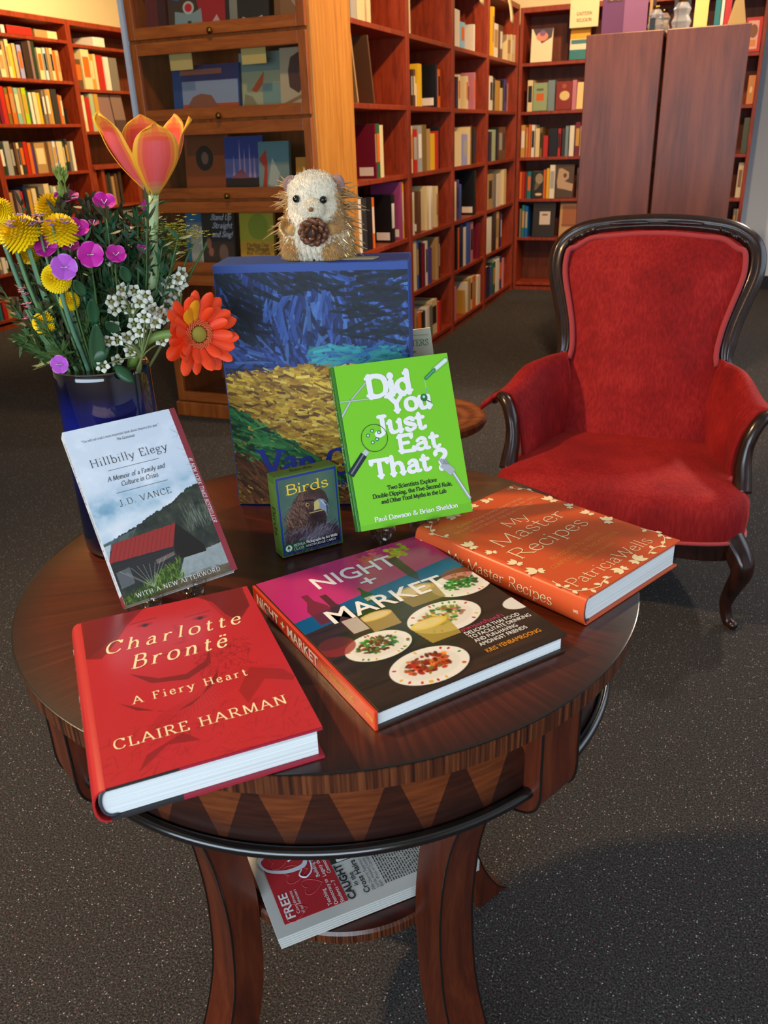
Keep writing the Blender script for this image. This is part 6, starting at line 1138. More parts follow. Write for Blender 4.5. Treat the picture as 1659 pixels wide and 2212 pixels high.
def petal_mesh(mb, base, tip_dir, side, length, width, curl, cup, colf, nu=7, nv=10, shape=.6, blunt=False):
    """petal from base along tip_dir; normal bends by curl; colours by (s across -1..1, t along)"""
    T = Vector(tip_dir).normalized(); S = Vector(side); S = (S - T * S.dot(T)).normalized(); Nn = S.cross(T)
    rows = []; base = Vector(base); o = len(mb.v)
    for j in range(nv + 1):
        t = j / nv; wd = width / 2 * (math.sin(math.pi * min(.98, (t * .93 + .05))) ** shape if not blunt else min(1, .3 + 1.3 * t) * max(0, 1 - max(0, (t - .55) / .455) ** 2.6) ** .5) 
        ang = curl * t; c = base + T * (length * (math.sin(ang) / curl if abs(curl) > 1e-3 else t)) + Nn * (length * ((1 - math.cos(ang)) / curl if abs(curl) > 1e-3 else 0))
        n2 = Nn * math.cos(ang) - T * math.sin(ang)
        for i in range(nu + 1):
            s_ = -1 + 2 * i / nu; rows.append(c + S * (wd * s_) + n2 * (cup * wd * (s_ * s_ - .5)))
    mb.v.extend([tuple(p) for p in rows])
    for j in range(nv):
        for i in range(nu):
            a_ = o + j * (nu + 1) + i; mb.f.append((a_, a_ + 1, a_ + nu + 2, a_ + nu + 1)); mb.m.append(0); mb.c.append(colf(-1 + 2 * (i + .5) / nu, (j + .5) / nv))
def stem_path(p0, p1, bend=0.0, n=8, side=None):
    p0, p1 = Vector(p0), Vector(p1); d = p1 - p0; s_ = (side or RF)
    return [tuple(p0 + d * (k / n) + s_ * (bend * math.sin(math.pi * k / n))) for k in range(n + 1)]
def via(base, tgt, n=4):
    """stem from the water, through the vase mouth, out to the flower"""
    base, tgt = Vector(base), Vector(tgt); h = Vector((tgt.x - VC.x, tgt.y - VC.y, 0)); h = h.normalized() * min(.043, h.length * .55); m = Vector((VC.x, VC.y, .955)) + h
    b0 = Vector((VC.x, VC.y, .91)) + h * .7
    return smooth_path([tuple(b0), tuple(m), tuple(m.lerp(tgt, .5) + h * .12), tuple(tgt)], n)
def lerp3(a, b_, t): return tuple(x + (y - x) * t for x, y in zip(a, b_))
# tulip
tl = empty('tulip', fp(.004, .74 + .15), 0, 'single orange and yellow tulip standing tall above the bouquet', 'flower'); tl.location = (0, 0, 0)
tb0 = pp(333, 425, 0)
MB().tube(smooth_path([tuple(fp(.02, .91, .0)), tuple(pp(322, 660, 0)), tuple(pp(331, 560, .0)), tuple(tb0 + UP * .004)], 6), [.0052] * 18 + [.0058], 10).build('stem', PALESTEM, tl, True)
cy, co, cr, cp, cg = rgb(238, 176, 40), rgb(234, 120, 44), rgb(220, 74, 50), rgb(222, 92, 92), rgb(160, 160, 80)
def tulip_col(s_, t):
    e = abs(s_); c = lerp3(cp, cr, min(1, abs(s_ * 1.2))) if t < .75 else lerp3(cr, co, (t - .75) * 4)
    if t < .2: c = lerp3(cg, c, t / .2)
    k = max(0, min(1, (e - .62) / .36)); c = lerp3(c, cy, k)
    if t > .82: c = lerp3(c, cy if e > .2 else co, (t - .82) * 4)
    return c
def tulip_petal(phi, L_, W_, open_, tipc, dz=0.0, rr=.0):
    mb = MB(); nu, nv = 10, 16; e = Vector((RF * math.cos(phi) + NF * math.sin(phi))); q = Vector((-RF * math.sin(phi) + NF * math.cos(phi))); o = len(mb.v)
    for j in range(nv + 1):
        t = j / nv; r = (.004 + rr + open_ * (1 - (1 - min(1, t * 1.05)) ** 2.2)) + tipc * max(0, t - .75) ** 1.5; z = L_ * (t ** .9); wd = W_ * min(1, .12 + t * 1.9) ** .8 * max(0.0, 1 - max(0, (t - .5) / .505) ** 3) ** .55
        for i in range(nu + 1):
            s_ = -1 + 2 * i / nu; th = s_ * wd / max(r, .014) * .5; th = max(-1.25, min(1.25, th))
            rad = r * (1 + .05 * s_ * s_); mb.v.append(tuple(tb0 + UP * (z + dz - .004 * s_ * s_ * t) + e * (rad * math.cos(th)) + q * (rad * math.sin(th))))
    for j in range(nv):
        for i in range(nu):
            a_ = o + j * (nu + 1) + i; mb.f.append((a_, a_ + 1, a_ + nu + 2, a_ + nu + 1)); mb.m.append(0); mb.c.append(tulip_col(-1 + 2 * (i + .5) / nu, (j + .5) / nv))
    ob = mb.build('petal', PETAL, tl, True); md = ob.modifiers.new('s', 'SOLIDIFY'); md.thickness = .0009; return ob
for k, (phi, L_, W_, op, tc_, dz) in enumerate([(-1.42, .073, .050, .0395, .0, 0), (-.15, .079, .042, .037, .06, 0), (-2.72, .086, .046, .040, .05, 0), (2.75, .084, .040, .041, .05, .001), (1.55, .083, .052, .036, .0, .001), (.55, .082, .046, .036, .02, .001)]): tulip_petal(phi, L_, W_, op, tc_, dz)
# gerbera
gb = empty('gerbera', label='large orange-red gerbera daisy leaning out right of the vase', cat='flower')
gcn = pp(428, 722, -.06); gax = (-NF * .88 + RF * .34 + UP * .12).normalized(); g1 = gax.cross(UP).normalized(); g2 = g1.cross(gax)
MB().tube(smooth_path([tuple(fp(.02, .90, .0)), tuple(pp(290, 775, -.03)), tuple(pp(318, 737, -.04)), tuple(pp(360, 722, -.045)), tuple(gcn - gax * .010)], 6), .0052, 10).build('stem', mat('gerbera_stem', rgb(110, 136, 60), .5), gb, True)
r_ = random.Random(12)
gco, gce = rgb(226, 52, 18), rgb(240, 74, 28)
for ring_, (n_, l0, wd, tilt, rad) in enumerate([(19, .0375, .0150, .06, .0095), (14, .030, .0125, .22, .0085)]):
    for k in range(n_):
        a_ = 2 * math.pi * (k + .5 * ring_ + r_.gauss(0, .12)) / n_; e = g1 * math.cos(a_) + g2 * math.sin(a_); tl_ = tilt + r_.gauss(0, .13); dr = e * math.cos(tl_) + gax * math.sin(tl_)
        mb = MB(); sd = gax.cross(e); f_ = r_.uniform(.9, 1.1)
        yl = (ring_ == 1 and k in (2, 3))
        petal_mesh(mb, gcn + e * rad, dr, sd, l0 * r_.uniform(.9, 1.12), wd * r_.uniform(.85, 1.15), -.35 + r_.gauss(0, .25), .35, (lambda s_, t: (rgb(228, 150, 24) if yl else lerp3(gco, gce, t * f_ if t * f_ < 1 else 1))), 5, 12, .55, True)
        ob = mb.build('petal', PETAL, gb, True)
ck = MB(); ck.ball(tuple(gcn + gax * .002), (.0092, .0092, .0045), 20, 10, 0, Matrix((g1, g2, gax)).transposed()); ck.build('flower_centre', mat('gerbera_centre', rgb(148, 134, 44), .8), gb, True)
fl_ = MB()
for k in range(120):
    a_ = k * 2.399; q = .0085 + .0058 * (k / 120); e = g1 * math.cos(a_) + g2 * math.sin(a_); p = gcn + e * q; fl_.tube([tuple(p), tuple(p + gax * .0045 + e * .0025)], [.0007, .0011], 5)
tag(fl_.build('florets', mat('gerbera_floret', rgb(214, 96, 48), .6), gb, True), kind=None)
# yellow pompon daisies
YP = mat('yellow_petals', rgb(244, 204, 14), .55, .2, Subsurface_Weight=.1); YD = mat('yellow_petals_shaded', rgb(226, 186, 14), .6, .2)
def pompon(c, ax, R, label, base, half=.9, m=YP, bend=0.0):
    R *= .88
    o = empty('chrysanthemum', label=label, cat='flower', group=None); ax = Vector(ax).normalized(); a1 = ax.orthogonal().normalized(); a2 = ax.cross(a1); mb = MB(); c = Vector(c)
    for k in range(210):
        zf = 1 - (1 - math.cos(half * math.pi * .62)) * (k + .5) / 210; a_ = k * 2.399963; sn = math.sqrt(max(0, 1 - zf * zf)); e = a1 * math.cos(a_) * sn + a2 * math.sin(a_) * sn + ax * zf
        sd = ax.cross(e); sd = sd if sd.length > .05 else a1
        petal_mesh(mb, c + e * R * .5, e, sd, R * .55, R * .34, .35, .4, lambda s_, t: None, 2, 3, .6)
    mb.build('petals', m, o, True); mb = MB(); mb.ball(tuple(c), R * .72, 14, 10); mb.build('flower_heart', YD, o, True)
    MB().tube(via(base, c - ax * R * .3, 6), .0026, 8).build('stem', STEMB, o, True)
BASE = lambda i: fp(-.03 + .012 * (i % 6), .90, .01 * ((i * 7) % 5 - 2))
for i, (px, py, R, ax, lab, bd) in enumerate([
    (3, 455, .014, (-.5, -.6, .5), 'yellow chrysanthemum cut by the left photo edge, upper of two', -.01), (-4, 505, .012, (-.6, -.6, .2), 'yellow chrysanthemum cut by the left photo edge, lower of two', -.01),
    (112, 455, .020, (.4, -.3, .9), 'yellow chrysanthemum highest in the bouquet, tipped right', -.01), (46, 508, .024, (-.5, -.3, .8), 'large yellow chrysanthemum under the lilac flower cluster', -.008), (130, 503, .022, (-.1, -.4, .9), 'large yellow chrysanthemum in the upper middle beside a magenta dianthus', -.005),
    (62, 545, .014, (-.2, -.4, -.6), 'drooping yellow chrysanthemum below the large left one', -.005), (122, 602, .017, (-.2, -.8, .4), 'yellow chrysanthemum just under the pale purple dianthus', .0), (150, 650, .012, (.3, -.7, .4), 'small yellow chrysanthemum deep in the middle leaves', .0), (96, 698, .014, (-.7, -.6, .1), 'lowest yellow chrysanthemum at the left, facing sideways', .0)]):
    a_ = RF * ax[0] + NF * ax[1] * 1.0 + UP * ax[2]
    pompon(pp(px, py, (-.02, .0, .02, -.03, -.02, .0, -.045, -.03, -.03)[i]), a_, R, lab, BASE(i), .95, YP, bd)
# magenta dianthus: five fringed petals on thin stems
DC = [rgb(170, 22, 132), rgb(190, 30, 150), rgb(176, 84, 186), rgb(150, 26, 96)]
def dianthus(px, py, R, ax, col, lab, d):
    R *= .86
    o = empty('dianthus', label=lab, cat='flower'); c = pp(px, py, d); ax = (RF * ax[0] + NF * ax[1] + UP * ax[2]).normalized(); a1 = ax.cross(UP).normalized(); a2 = a1.cross(ax); mb = MB()
    for k in range(5):
        a_ = k * 1.2566 + px; e = a1 * math.cos(a_) + a2 * math.sin(a_)
        petal_mesh(mb, c, e * .96 + ax * .28, ax.cross(e), R, R * .98, -.3, .15, lambda s_, t: lerp3(tuple(x * .6 for x in col), col, min(1, t * 2.5)) if t < .85 else lerp3(col, (1, .8, 1), .12), 5, 9, 1.15, True)
    mb.build('petals', PETAL, o, True)
    mb = MB(); [mb.tube([tuple(c), tuple(c + ax * .006 + a1 * .003 * k)], .00035, 4) for k in (-1, 1)]; mb.build('stamens', WHITE, o)
    MB().tube([tuple(c - ax * .001), tuple(c - ax * .014)], [.003, .0022], 7).build('calyx', LEAFB, o, True)
    MB().tube(via(BASE(int(px)), c - ax * .013), .0011, 6).build('stem', LEAFM, o, True)
for px, py, R, ax, ci, lab, d in [(145, 432, .017, (0, -.4, .9), 0, 'magenta dianthus at the top left of the leafy mass', .02), (225, 440, .016, (.1, -.6, .7), 1, 'bright magenta dianthus at the top centre left of the tulip', .0), (318, 450, .011, (.3, -.7, .5), 0, 'small magenta dianthus right against the tulip stem', .01),
    (102, 536, .016, (-.2, -.7, .5), 0, 'magenta dianthus just left of centre under two yellow heads', -.03), (166, 497, .017, (.1, -.6, .7), 1, 'magenta dianthus touching the right side of a yellow head', -.02), (195, 550, .0175, (.05, -.95, .1), 1, 'largest deep magenta dianthus facing the viewer in the middle', -.05),
    (140, 578, .0175, (-.1, -.95, .2), 2, 'pale purple dianthus facing the viewer above a yellow head', -.055), (250, 552, .014, (.1, -.7, .5), 1, 'magenta dianthus half hidden in leaves right of the largest one', -.04), (152, 535, .013, (0, -.5, .8), 3, 'dark pink dianthus seen edge-on between two magenta ones', -.03),
    (308, 543, .010, (.4, -.5, .7), 0, 'tiny magenta dianthus near the tulip stem, edge-on', -.02), (131, 787, .013, (-.3, -.9, .2), 2, 'pink dianthus resting on the left rim of the vase', -.053), (200, 487, .010, (0, -.3, .9), 3, 'dark dianthus bud among the upper leaves', -.01)]: dianthus(px, py, R, ax, DC[ci], lab, d)
# lilac statice cluster and pink filler
def cluster(name, lab, cat, centre, spread, n, R, m, base, seed, stemm=STEM, stems=4):
    o = empty(name, label=lab, cat=cat); r_ = random.Random(seed); mb = MB()
    for k in range(n):
        c = centre + RF * r_.gauss(0, spread[0]) + NF * r_.gauss(0, spread[1]) + UP * r_.gauss(0, spread[2])
        for q in range(5):
            a_ = q * 1.257 + r_.random(); e = RF * math.cos(a_) + NF * math.sin(a_) + UP * .55; petal_mesh(mb, c, e, UP.cross(e), R, R * .8, .3, .2, lambda s_, t: None, 2, 2, 1.2)
    mb.build('florets', m, o, True)
    for k in range(stems): MB().tube(via(base, centre + RF * spread[0] * (k - stems / 2 + .5) - UP * spread[2]), .0015, 6).build('stem', stemm, o, True)
cluster('statice', 'flat lilac flower cluster at the upper left of the bouquet', 'flower', pp(64, 480, -.035), (.014, .010, .003), 34, .0055, mat('lilac_floret', rgb(178, 138, 190), .6), BASE(2), 5)
cluster('pink_stock', 'pale pink floret spike low on the left of the bouquet', 'flower', pp(54, 645, -.01), (.003, .003, .012), 14, .0045, mat('pale_pink_floret', rgb(206, 140, 168), .6), BASE(1), 6, STEM, 2)
cluster('fennel_umbel', 'yellow-green frothy flower head right of the tulip stem', 'flower', pp(368, 512, .01), (.0165, .012, .0085), 420, .0036, LIME, fp(.03, .9, .01), 7, LEAFM, 6)
# white waxflowers: three sprays
def wax(lab, pts, seed, d0):
    o = empty('waxflower_spray', label=lab, cat='flower'); r_ = random.Random(seed); base = fp(.02, .90, -.01); root = sum((pp(*p, d0) for p in pts), Vector()) / len(pts) - UP * .03
    for (px, py) in pts:
        c = pp(px, py, d0 + r_.gauss(0, .008)); ax = (-NF + RF * r_.gauss(.1, .35) + UP * r_.gauss(.25, .3)).normalized(); a1 = ax.cross(UP).normalized(); a2 = a1.cross(ax); mb = MB()
        for k in range(5):
            a_ = k * 1.2566 + px; e = a1 * math.cos(a_) + a2 * math.sin(a_); petal_mesh(mb, c + e * .002, e * .85 + ax * .5, ax.cross(e), .0068, .0066, .5, .3, lambda s_, t: rgb(206, 206, 190) if t > .25 else rgb(150, 160, 110), 3, 4, 1.3)
        mb.lathe; f_ = mb.build('blossom', PETAL, o, True)
        k2 = MB(); k2.ball(tuple(c + ax * .0006), .0022, 8, 5); k2.build('blossom_centre', mat('wax_centre', rgb(120, 110, 56), .5), f_, True)
        MB().tube(smooth_path([tuple(base), tuple(root), tuple(c - ax * .003)], 4), [.0014] * 4 + [.0009] * 5, 5).build('twig', mat('waxflower_twig', rgb(104, 116, 60), .6), o, True)
wax('white waxflower spray along the right edge of the bouquet, above the gerbera', [(392, 590), (385, 602), (366, 612), (352, 625), (378, 632), (372, 650), (384, 618), (360, 640), (392, 612), (362, 660)], 1, -.01)
wax('white waxflower spray in the middle right, under the dark leaves', [(236, 560), (270, 632), (290, 628), (302, 652), (314, 640), (240, 652), (258, 645), (278, 665), (262, 625), (246, 668), (296, 640), (318, 656)], 2, -.035)
wax('white waxflower spray low at the right just above the vase rim', [(330, 668), (336, 682), (353, 686), (325, 700), (290, 700), (302, 716), (336, 696), (245, 706), (276, 730), (235, 736), (254, 733), (286, 737), (282, 760), (252, 780), (222, 790), (350, 735), (312, 684), (345, 672)], 3, -.045)
BUDP = mat('pink_bud', rgb(176, 120, 100), .5)
# leafy filler: needle sprigs and broad leaves
def sprig(lab, base, top, n, ll, lw, m, seed, spread=.9, width=.02, name='foliage_sprig', stem_m=LEAFM, t0=.35):
    o = empty(name, label=lab, cat='foliage'); r_ = random.Random(seed); base, top = Vector(base), Vector(top); mb = MB(); sm = MB()
    for s_ in range(max(3, n // 26)):
        tp = top + RF * r_.gauss(0, width) + NF * r_.gauss(0, width * .8) + UP * r_.gauss(0, width * .6); pts = via(base, tp); sm.tube(pts, .0009, 5)
        for k in range(26):
            t = t0 + (1 - t0) * r_.random(); c = Vector(pts[min(len(pts) - 1, int(t * len(pts)))]).lerp(Vector(pts[min(len(pts) - 1, int(t * len(pts)) + 1)]), r_.random()); dr = ((tp - base).normalized() + Vector((r_.gauss(0, spread), r_.gauss(0, spread), r_.gauss(0, spread * .6)))).normalized()
            petal_mesh(mb, c, dr, dr.orthogonal(), ll * r_.uniform(.6, 1.3), lw, r_.gauss(0, .5), .2, lambda s__, t_: None, 1, 3, .8)
    sm.build('stem', stem_m, o, True); tag(mb.build('leaves', m, o, True), None)
    return o
FO = [((150, 468), LEAFB, 'dark brown-green needle foliage at the upper left of the leafy mass'), ((205, 495), LEAFB, 'green needle foliage behind the top magenta dianthus'), ((255, 500), LEAFB, 'brown-green needle foliage at the top centre'), ((290, 510), LEAFD, 'green needle foliage beside the tulip stem'),
      ((170, 560), LEAFM, 'needle foliage behind the largest magenta dianthus'), ((245, 560), LEAFB, 'brown-green foliage filling the middle of the bouquet'), ((300, 570), LEAFD, 'dark green foliage below the tulip stem'), ((120, 590), LEAFB, 'needle foliage at the left of the middle'), ((215, 620), LEAFD, 'dark green foliage in the lower middle'), ((160, 680), LEAFM, 'green foliage low at the left above the rim'), ((250, 690), LEAFD, 'dark green foliage low at the centre above the rim'), ((110, 740), LEAFM, 'grey-green wisps at the left rim of the vase')]
for i, ((px, py), m, lab) in enumerate(FO): sprig(lab, fp(-.02 + .006 * i, .91, .005), pp(px, py, .030 - .008 * (i % 5)), 620, .0165, .0036, m, 50 + i, .8, .024)
sprig('feathery green fennel leaves under the yellow-green head', fp(.03, .92, .01), pp(362, 570, .03), 420, .018, .0013, mat('fennel_leaf', rgb(96, 128, 50), .6), 80, .8, .014)
sprig('single upright green sprig tip rising at the top left', fp(-.02, .95, .02), pp(134, 388, .02), 60, .014, .0022, mat('light_green_leaf', rgb(120, 140, 60), .5), 81, .35, .003, t0=.86)
BL = MB()
for i, (b0, t0, wd, lab, m) in enumerate([((212, 800), (206, 690), .017, 'broad dark leaf hanging in front of the stems', LEAFD), ((250, 790), (288, 822), .015, 'dark leaf folded over the front rim of the vase', LEAFD), ((200, 778), (232, 752), .016, 'broad leaf pointing right at the lower centre', LEAFD), ((205, 700), (196, 640), .013, 'narrow dark leaf above the broad one', LEAFD), ((255, 720), (228, 690), .012, 'dark leaf behind the white blossoms', LEAFD), ((182, 640), (160, 600), .012, 'dark leaf under the pale purple dianthus', LEAFD), ((278, 610), (262, 570), .012, 'dark leaf below the centre foliage', LEAFD)]):
    o = empty('leaf', label=lab, cat='leaf'); a0 = pp(*b0, -.05 if i != 1 else -.052); a1_ = pp(*t0, -.058 if i != 1 else -.066); mb = MB(); dd = a1_ - a0
    petal_mesh(mb, a0, dd, (RF if abs(dd.normalized().dot(RF)) < .7 else UP), dd.length, wd, .4, .35, lambda s_, t: None, 4, 9, .75); mb.build('leaf_blade', m, o, True).modifiers.new('s', 'SOLIDIFY').thickness = .0006
    MB().tube([tuple(a0 + UP * .0), tuple(a0 - (a0 - VC - UP * .2).normalized() * .012)], .0014, 6).build('leaf_stalk', LEAFD, o, True)

# ------------------------------------------------------------------ toy hedgehog with pine cone
HC = Vector((-.4797, .9925, 1.0438)); HS = .86; HA = math.radians(17)
hx = Vector((math.cos(HA - .12), math.sin(HA - .12), 0)); hy = Vector((-hx.y, hx.x, 0))      # hy points away from the viewer
hh = empty('toy_hedgehog', matrix=Matrix(((hx.x * HS, hy.x * HS, 0, HC.x), (hx.y * HS, hy.y * HS, 0, HC.y), (0, 0, HS, HC.z), (0, 0, 0, 1))), label='furry white and gold toy hedgehog sitting on the blue slipcase', cat='toy')
FURW = mat('white_fur', rgb(226, 214, 190), .9, .1, Sheen_Weight=.3); FURT = mat('tan_fur', rgb(186, 142, 84), .9, .1, Sheen_Weight=.3); GLIT = mat('gold_glitter', rgb(206, 170, 110), .25, .5, .7)
SPIKE = mat('brown_bristle', rgb(168, 130, 84), .35, .5)
bodyp = [(0, 0), (.042, .0), (.051, .008), (.052, .022), (.049, .04), (.044, .055), (.038, .066), (.0365, .078), (.0355, .092), (.031, .104), (.020, .113), (.008, .1165), (0, .117)]
mb = MB(); mb.lathe([(r, z) for r, z in smooth_path([(a_, b_, 0) for a_, b_ in bodyp], 4) for _ in (0,)] if False else [(max(0, p[0]), p[1]) for p in smooth_path([(a_, b_, 0) for a_, b_ in bodyp], 4)], 40)
mb.v = [(x * 1.0, y * .82 - (.010 if z > .06 else .010 * z / .06) * (1 if y < 0 else .3), z) for x, y, z in mb.v]; mb.build('body', FURW, hh, True)
bv = [(Vector(p), (Vector((p[0], p[1] * 1.3, 0)).normalized() * .9 + Vector((0, 0, (p[2] - .055) * 6))).normalized()) for p in mb.v]
def fur(name, m, sel, n, L_, r0, seed, droop=.4, gl=False):
    r_ = random.Random(seed); k = MB(); cnt = 0; tries = 0
    while cnt < n and tries < n * 40:
        tries += 1; p, nn = bv[r_.randrange(len(bv))]; p = p + Vector((r_.gauss(0, .0014), r_.gauss(0, .0014), r_.gauss(0, .0014)))
        if not sel(p): continue
        d = (nn * .55 + Vector((0, 0, -droop)) + Vector((r_.gauss(0, .25), r_.gauss(0, .25), r_.gauss(0, .25)))).normalized(); l = L_ * r_.uniform(.6, 1.3); q = d.orthogonal().normalized() * r0; q2 = d.cross(q)
        k.add([tuple(p + q), tuple(p - q * .5 + q2 * .86), tuple(p - q * .5 - q2 * .86), tuple(p + d * l)], [(0, 1, 3), (1, 2, 3), (2, 0, 3)]); cnt += 1
    return k.build(name, m, hh)
face = lambda p: p.y < .006 and p.z > .052 and abs(p.x) < .0345; belly = lambda p: p.y < -.02 and p.z <= .052 and abs(p.x) < .022; side = lambda p: not face(p) and not belly(p)
fur('face_fur', FURW, face, 4200, .0046, .00045, 1, .75)['kind'] = 'stuff'; fur('belly_fur', FURW, belly, 900, .007, .0007, 2, .7)['kind'] = 'stuff'; fur('body_fur', FURT, side, 4200, .008, .0008, 3, .5)['kind'] = 'stuff'
fur('glitter_strands', GLIT, lambda p: side(p) and p.z < .08, 1300, .008, .0009, 4, .5)['kind'] = 'stuff'
r_ = random.Random(8); k = MB()
for i in range(120):
    sgn = -1 if i % 3 else 1; z = r_.uniform(.012, .095); x = sgn * r_.uniform(.030, .043) * (1 if z < .055 else .85); p = Vector((x, r_.uniform(-.012, .026), z)); d = Vector((sgn * r_.uniform(.7, 1.2), r_.uniform(-.2, .6), r_.gauss(-.15, .3) + (z - .06) * 5)).normalized(); l = r_.uniform(.016, .042)
    k.tube([tuple(p), tuple(p + d * l * .6), tuple(p + d * l + Vector((0, 0, -.002)))], [.0011, .0012, .0004], 5)
for i in range(10):
    a_ = r_.uniform(-.9, .9); p = Vector((.02 * math.sin(a_), .006, .112)); d = Vector((math.sin(a_) * .5, .5, 1)).normalized(); k.tube([tuple(p), tuple(p + d * r_.uniform(.006, .014))], [.001, .0004], 5)
k.build('bristles', SPIKE, hh, True)['kind'] = 'stuff'
EAR = mat('mauve_ear_felt', rgb(142, 112, 106), .9, .1)
for sx in (-1, 1):
    k = MB(); k.ball((0, 0, 0), (.0135, .0050, .0135), 14, 8); e = k.build('ear', EAR, hh, True); e.location = (sx * .0335, .0, .100); e.rotation_euler = (.1, sx * .4, -sx * .35)
    k = MB(); k.ball((0, 0, 0), .0052, 14, 10); e = k.build('eye', mat('black_bead', rgb(8, 7, 8), .08, .6), hh, True); e.location = (.003 + sx * .0195, -.0400, .0835 - (.002 if sx > 0 else 0))
mz = MB(); mz.ball((.006, -.040, .070), (.017, .014, .013), 18, 12); mz.build('muzzle', FURW, hh, True)
k = MB(); k.ball((.0085, -.0575, .0705), (.0036, .0034, .003), 10, 8); k.build('nose', mat('brown_nose', rgb(128, 84, 48), .6), hh, True)
for sx in (-1, 1):
    k = MB(); k.tube(smooth_path([(sx * .036, -.012, .052), (sx * .036, -.030, .046), (sx * .024 + .003, -.043, .040)], 5), [.010] * 6 + [.0085] * 4 + [.006], 12); k.build('arm', FURT, hh, True)
    k = MB(); k.ball((sx * .027, -.030, .012), (.0165, .017, .0125), 16, 10); k.build('foot', FURT, hh, True)
def extra_fur(name, m, c, rad, n, L_, seed):
    r_ = random.Random(seed); k = MB()
    for i in range(n):
        d = Vector((r_.gauss(0, 1), -abs(r_.gauss(0, 1)), r_.gauss(0, 1))).normalized(); p = Vector(c) + Vector((d.x * rad[0], d.y * rad[1], d.z * rad[2])); dd = (d + Vector((0, 0, -.7)) + Vector((r_.gauss(0, .2),) * 3)).normalized(); q = dd.orthogonal().normalized() * .0007; q2 = dd.cross(q)
        k.add([tuple(p + q), tuple(p - q * .5 + q2), tuple(p - q * .5 - q2), tuple(p + dd * L_)], [(0, 1, 3), (1, 2, 3), (2, 0, 3)])
    o = k.build(name, m, hh); o['kind'] = 'stuff'
extra_fur('muzzle_fur', FURW, (.006, -.040, .070), (.0165, .0132, .0125), 1100, .0032, 1)
for sx in (-1, 1): extra_fur('arm_fur', GLIT if sx < 0 else FURT, (sx * .033, -.026, .047), (.0115, .016, .0115), 420, .006, 7 + sx)
for sx in (-1, 1): extra_fur('foot_fur', FURT, (sx * .027, -.030, .012), (.016, .0165, .012), 420, .006, 3 + sx)
pc = empty('pine_cone', matrix=hh.matrix_world @ Matrix.Translation((.010, -.056, .0405)) @ Matrix.Scale(1.22, 4), label='small brown pine cone held against the toy hedgehog', cat='pine cone')
k = MB(); k.ball((0, 0, 0), .0105, 14, 10); k.build('cone_core', mat('dark_cone', rgb(44, 24, 18), .7), pc, True)
k = MB(); CON = mat('cone_scale', rgb(98, 58, 36), .4, .4)
for i in range(46):
    zf = 1 - 2 * (i + .5) / 46; a_ = i * 2.39996; sn = math.sqrt(1 - zf * zf); e = Vector((math.cos(a_) * sn, -zf, math.sin(a_) * sn)); rr = Vector((1.15, .9, 1.0)); p = Vector((e.x * rr.x, e.y * rr.y, e.z * rr.z)) * .0125; ax = Vector((0, -1, 0)); sd = ax.cross(e); sd = sd.normalized() if sd.length > .1 else Vector((1, 0, 0)); n2 = e.cross(sd)
    M3 = Matrix((sd, n2, e)).transposed(); k.ball(tuple(p), (.0046, .0019, .0042), 8, 6, 0, M3)
k.build('scales', CON, pc, True)
tg = MB(); P_ = [(-.028, -.010), (.055, -.010), (.058, .014), (.0, .014)]
pt = [(x, y, .0) for x, y in P_]; tg.add(pt + [(x, y, .0012) for x, y, z in pt], [(3, 2, 1, 0), (4, 5, 6, 7), (0, 1, 5, 4), (1, 2, 6, 5), (2, 3, 7, 6), (3, 0, 4, 7)]); tgo = tg.build('swing_tag', mat('kraft_tag', rgb(186, 172, 130), .7, .2)); tgo.matrix_world = hh.matrix_world @ Matrix.Translation((.034, -.020, -.0007)); tag(tgo, 'pale paper swing tag lying under the toy hedgehog on the slipcase', 'tag')
# ------------------------------------------------------------------ velvet armchair
CX = -.182
ch = empty('armchair', (CX, 0, 0), 0, 'red velvet armchair with a dark carved wood frame right of the table', 'armchair')
VEL = mat('red_velvet', rgb(150, 22, 24), .75, .25, Sheen_Weight=.5, Sheen_Roughness=.35, Sheen_Tint=rgb(236, 90, 76)); nt, N, L, b = nodes_of(VEL)
v = tex_coord(nt); f1 = noise_tex(nt, tex_coord(nt, (60, 60, 5)), 3, 4, .6); f2 = noise_tex(nt, v, 6, 3)
c = ramp(nt, math_node(nt, 'ADD', math_node(nt, 'MULTIPLY', f1, .5), math_node(nt, 'MULTIPLY', f2, .5)), [(.3, rgb(104, 8, 12)), (.5, rgb(148, 20, 22)), (.68, rgb(180, 42, 38))]); L.new(c, b.inputs['Base Color']); bump(nt, b, noise_tex(nt, tex_coord(nt, (1, 1, .2)), 420, 2), .15, .001)
GIMP = mat('pink_gimp_braid', rgb(178, 62, 66), .8, .2, Sheen_Weight=.3)
CARV = mat('dark_carved_rosewood', rgb(46, 20, 16), .26, .5, Coat_Weight=.25, Coat_Roughness=.1); nt, N, L, b = nodes_of(CARV)
L.new(ramp(nt, noise_tex(nt, tex_coord(nt, (20, 20, 4)), 4, 4), [(.3, rgb(22, 10, 8)), (.7, rgb(52, 23, 16))]), b.inputs['Base Color'])
yb = lambda z: 2.40 + (z - .34) * .34
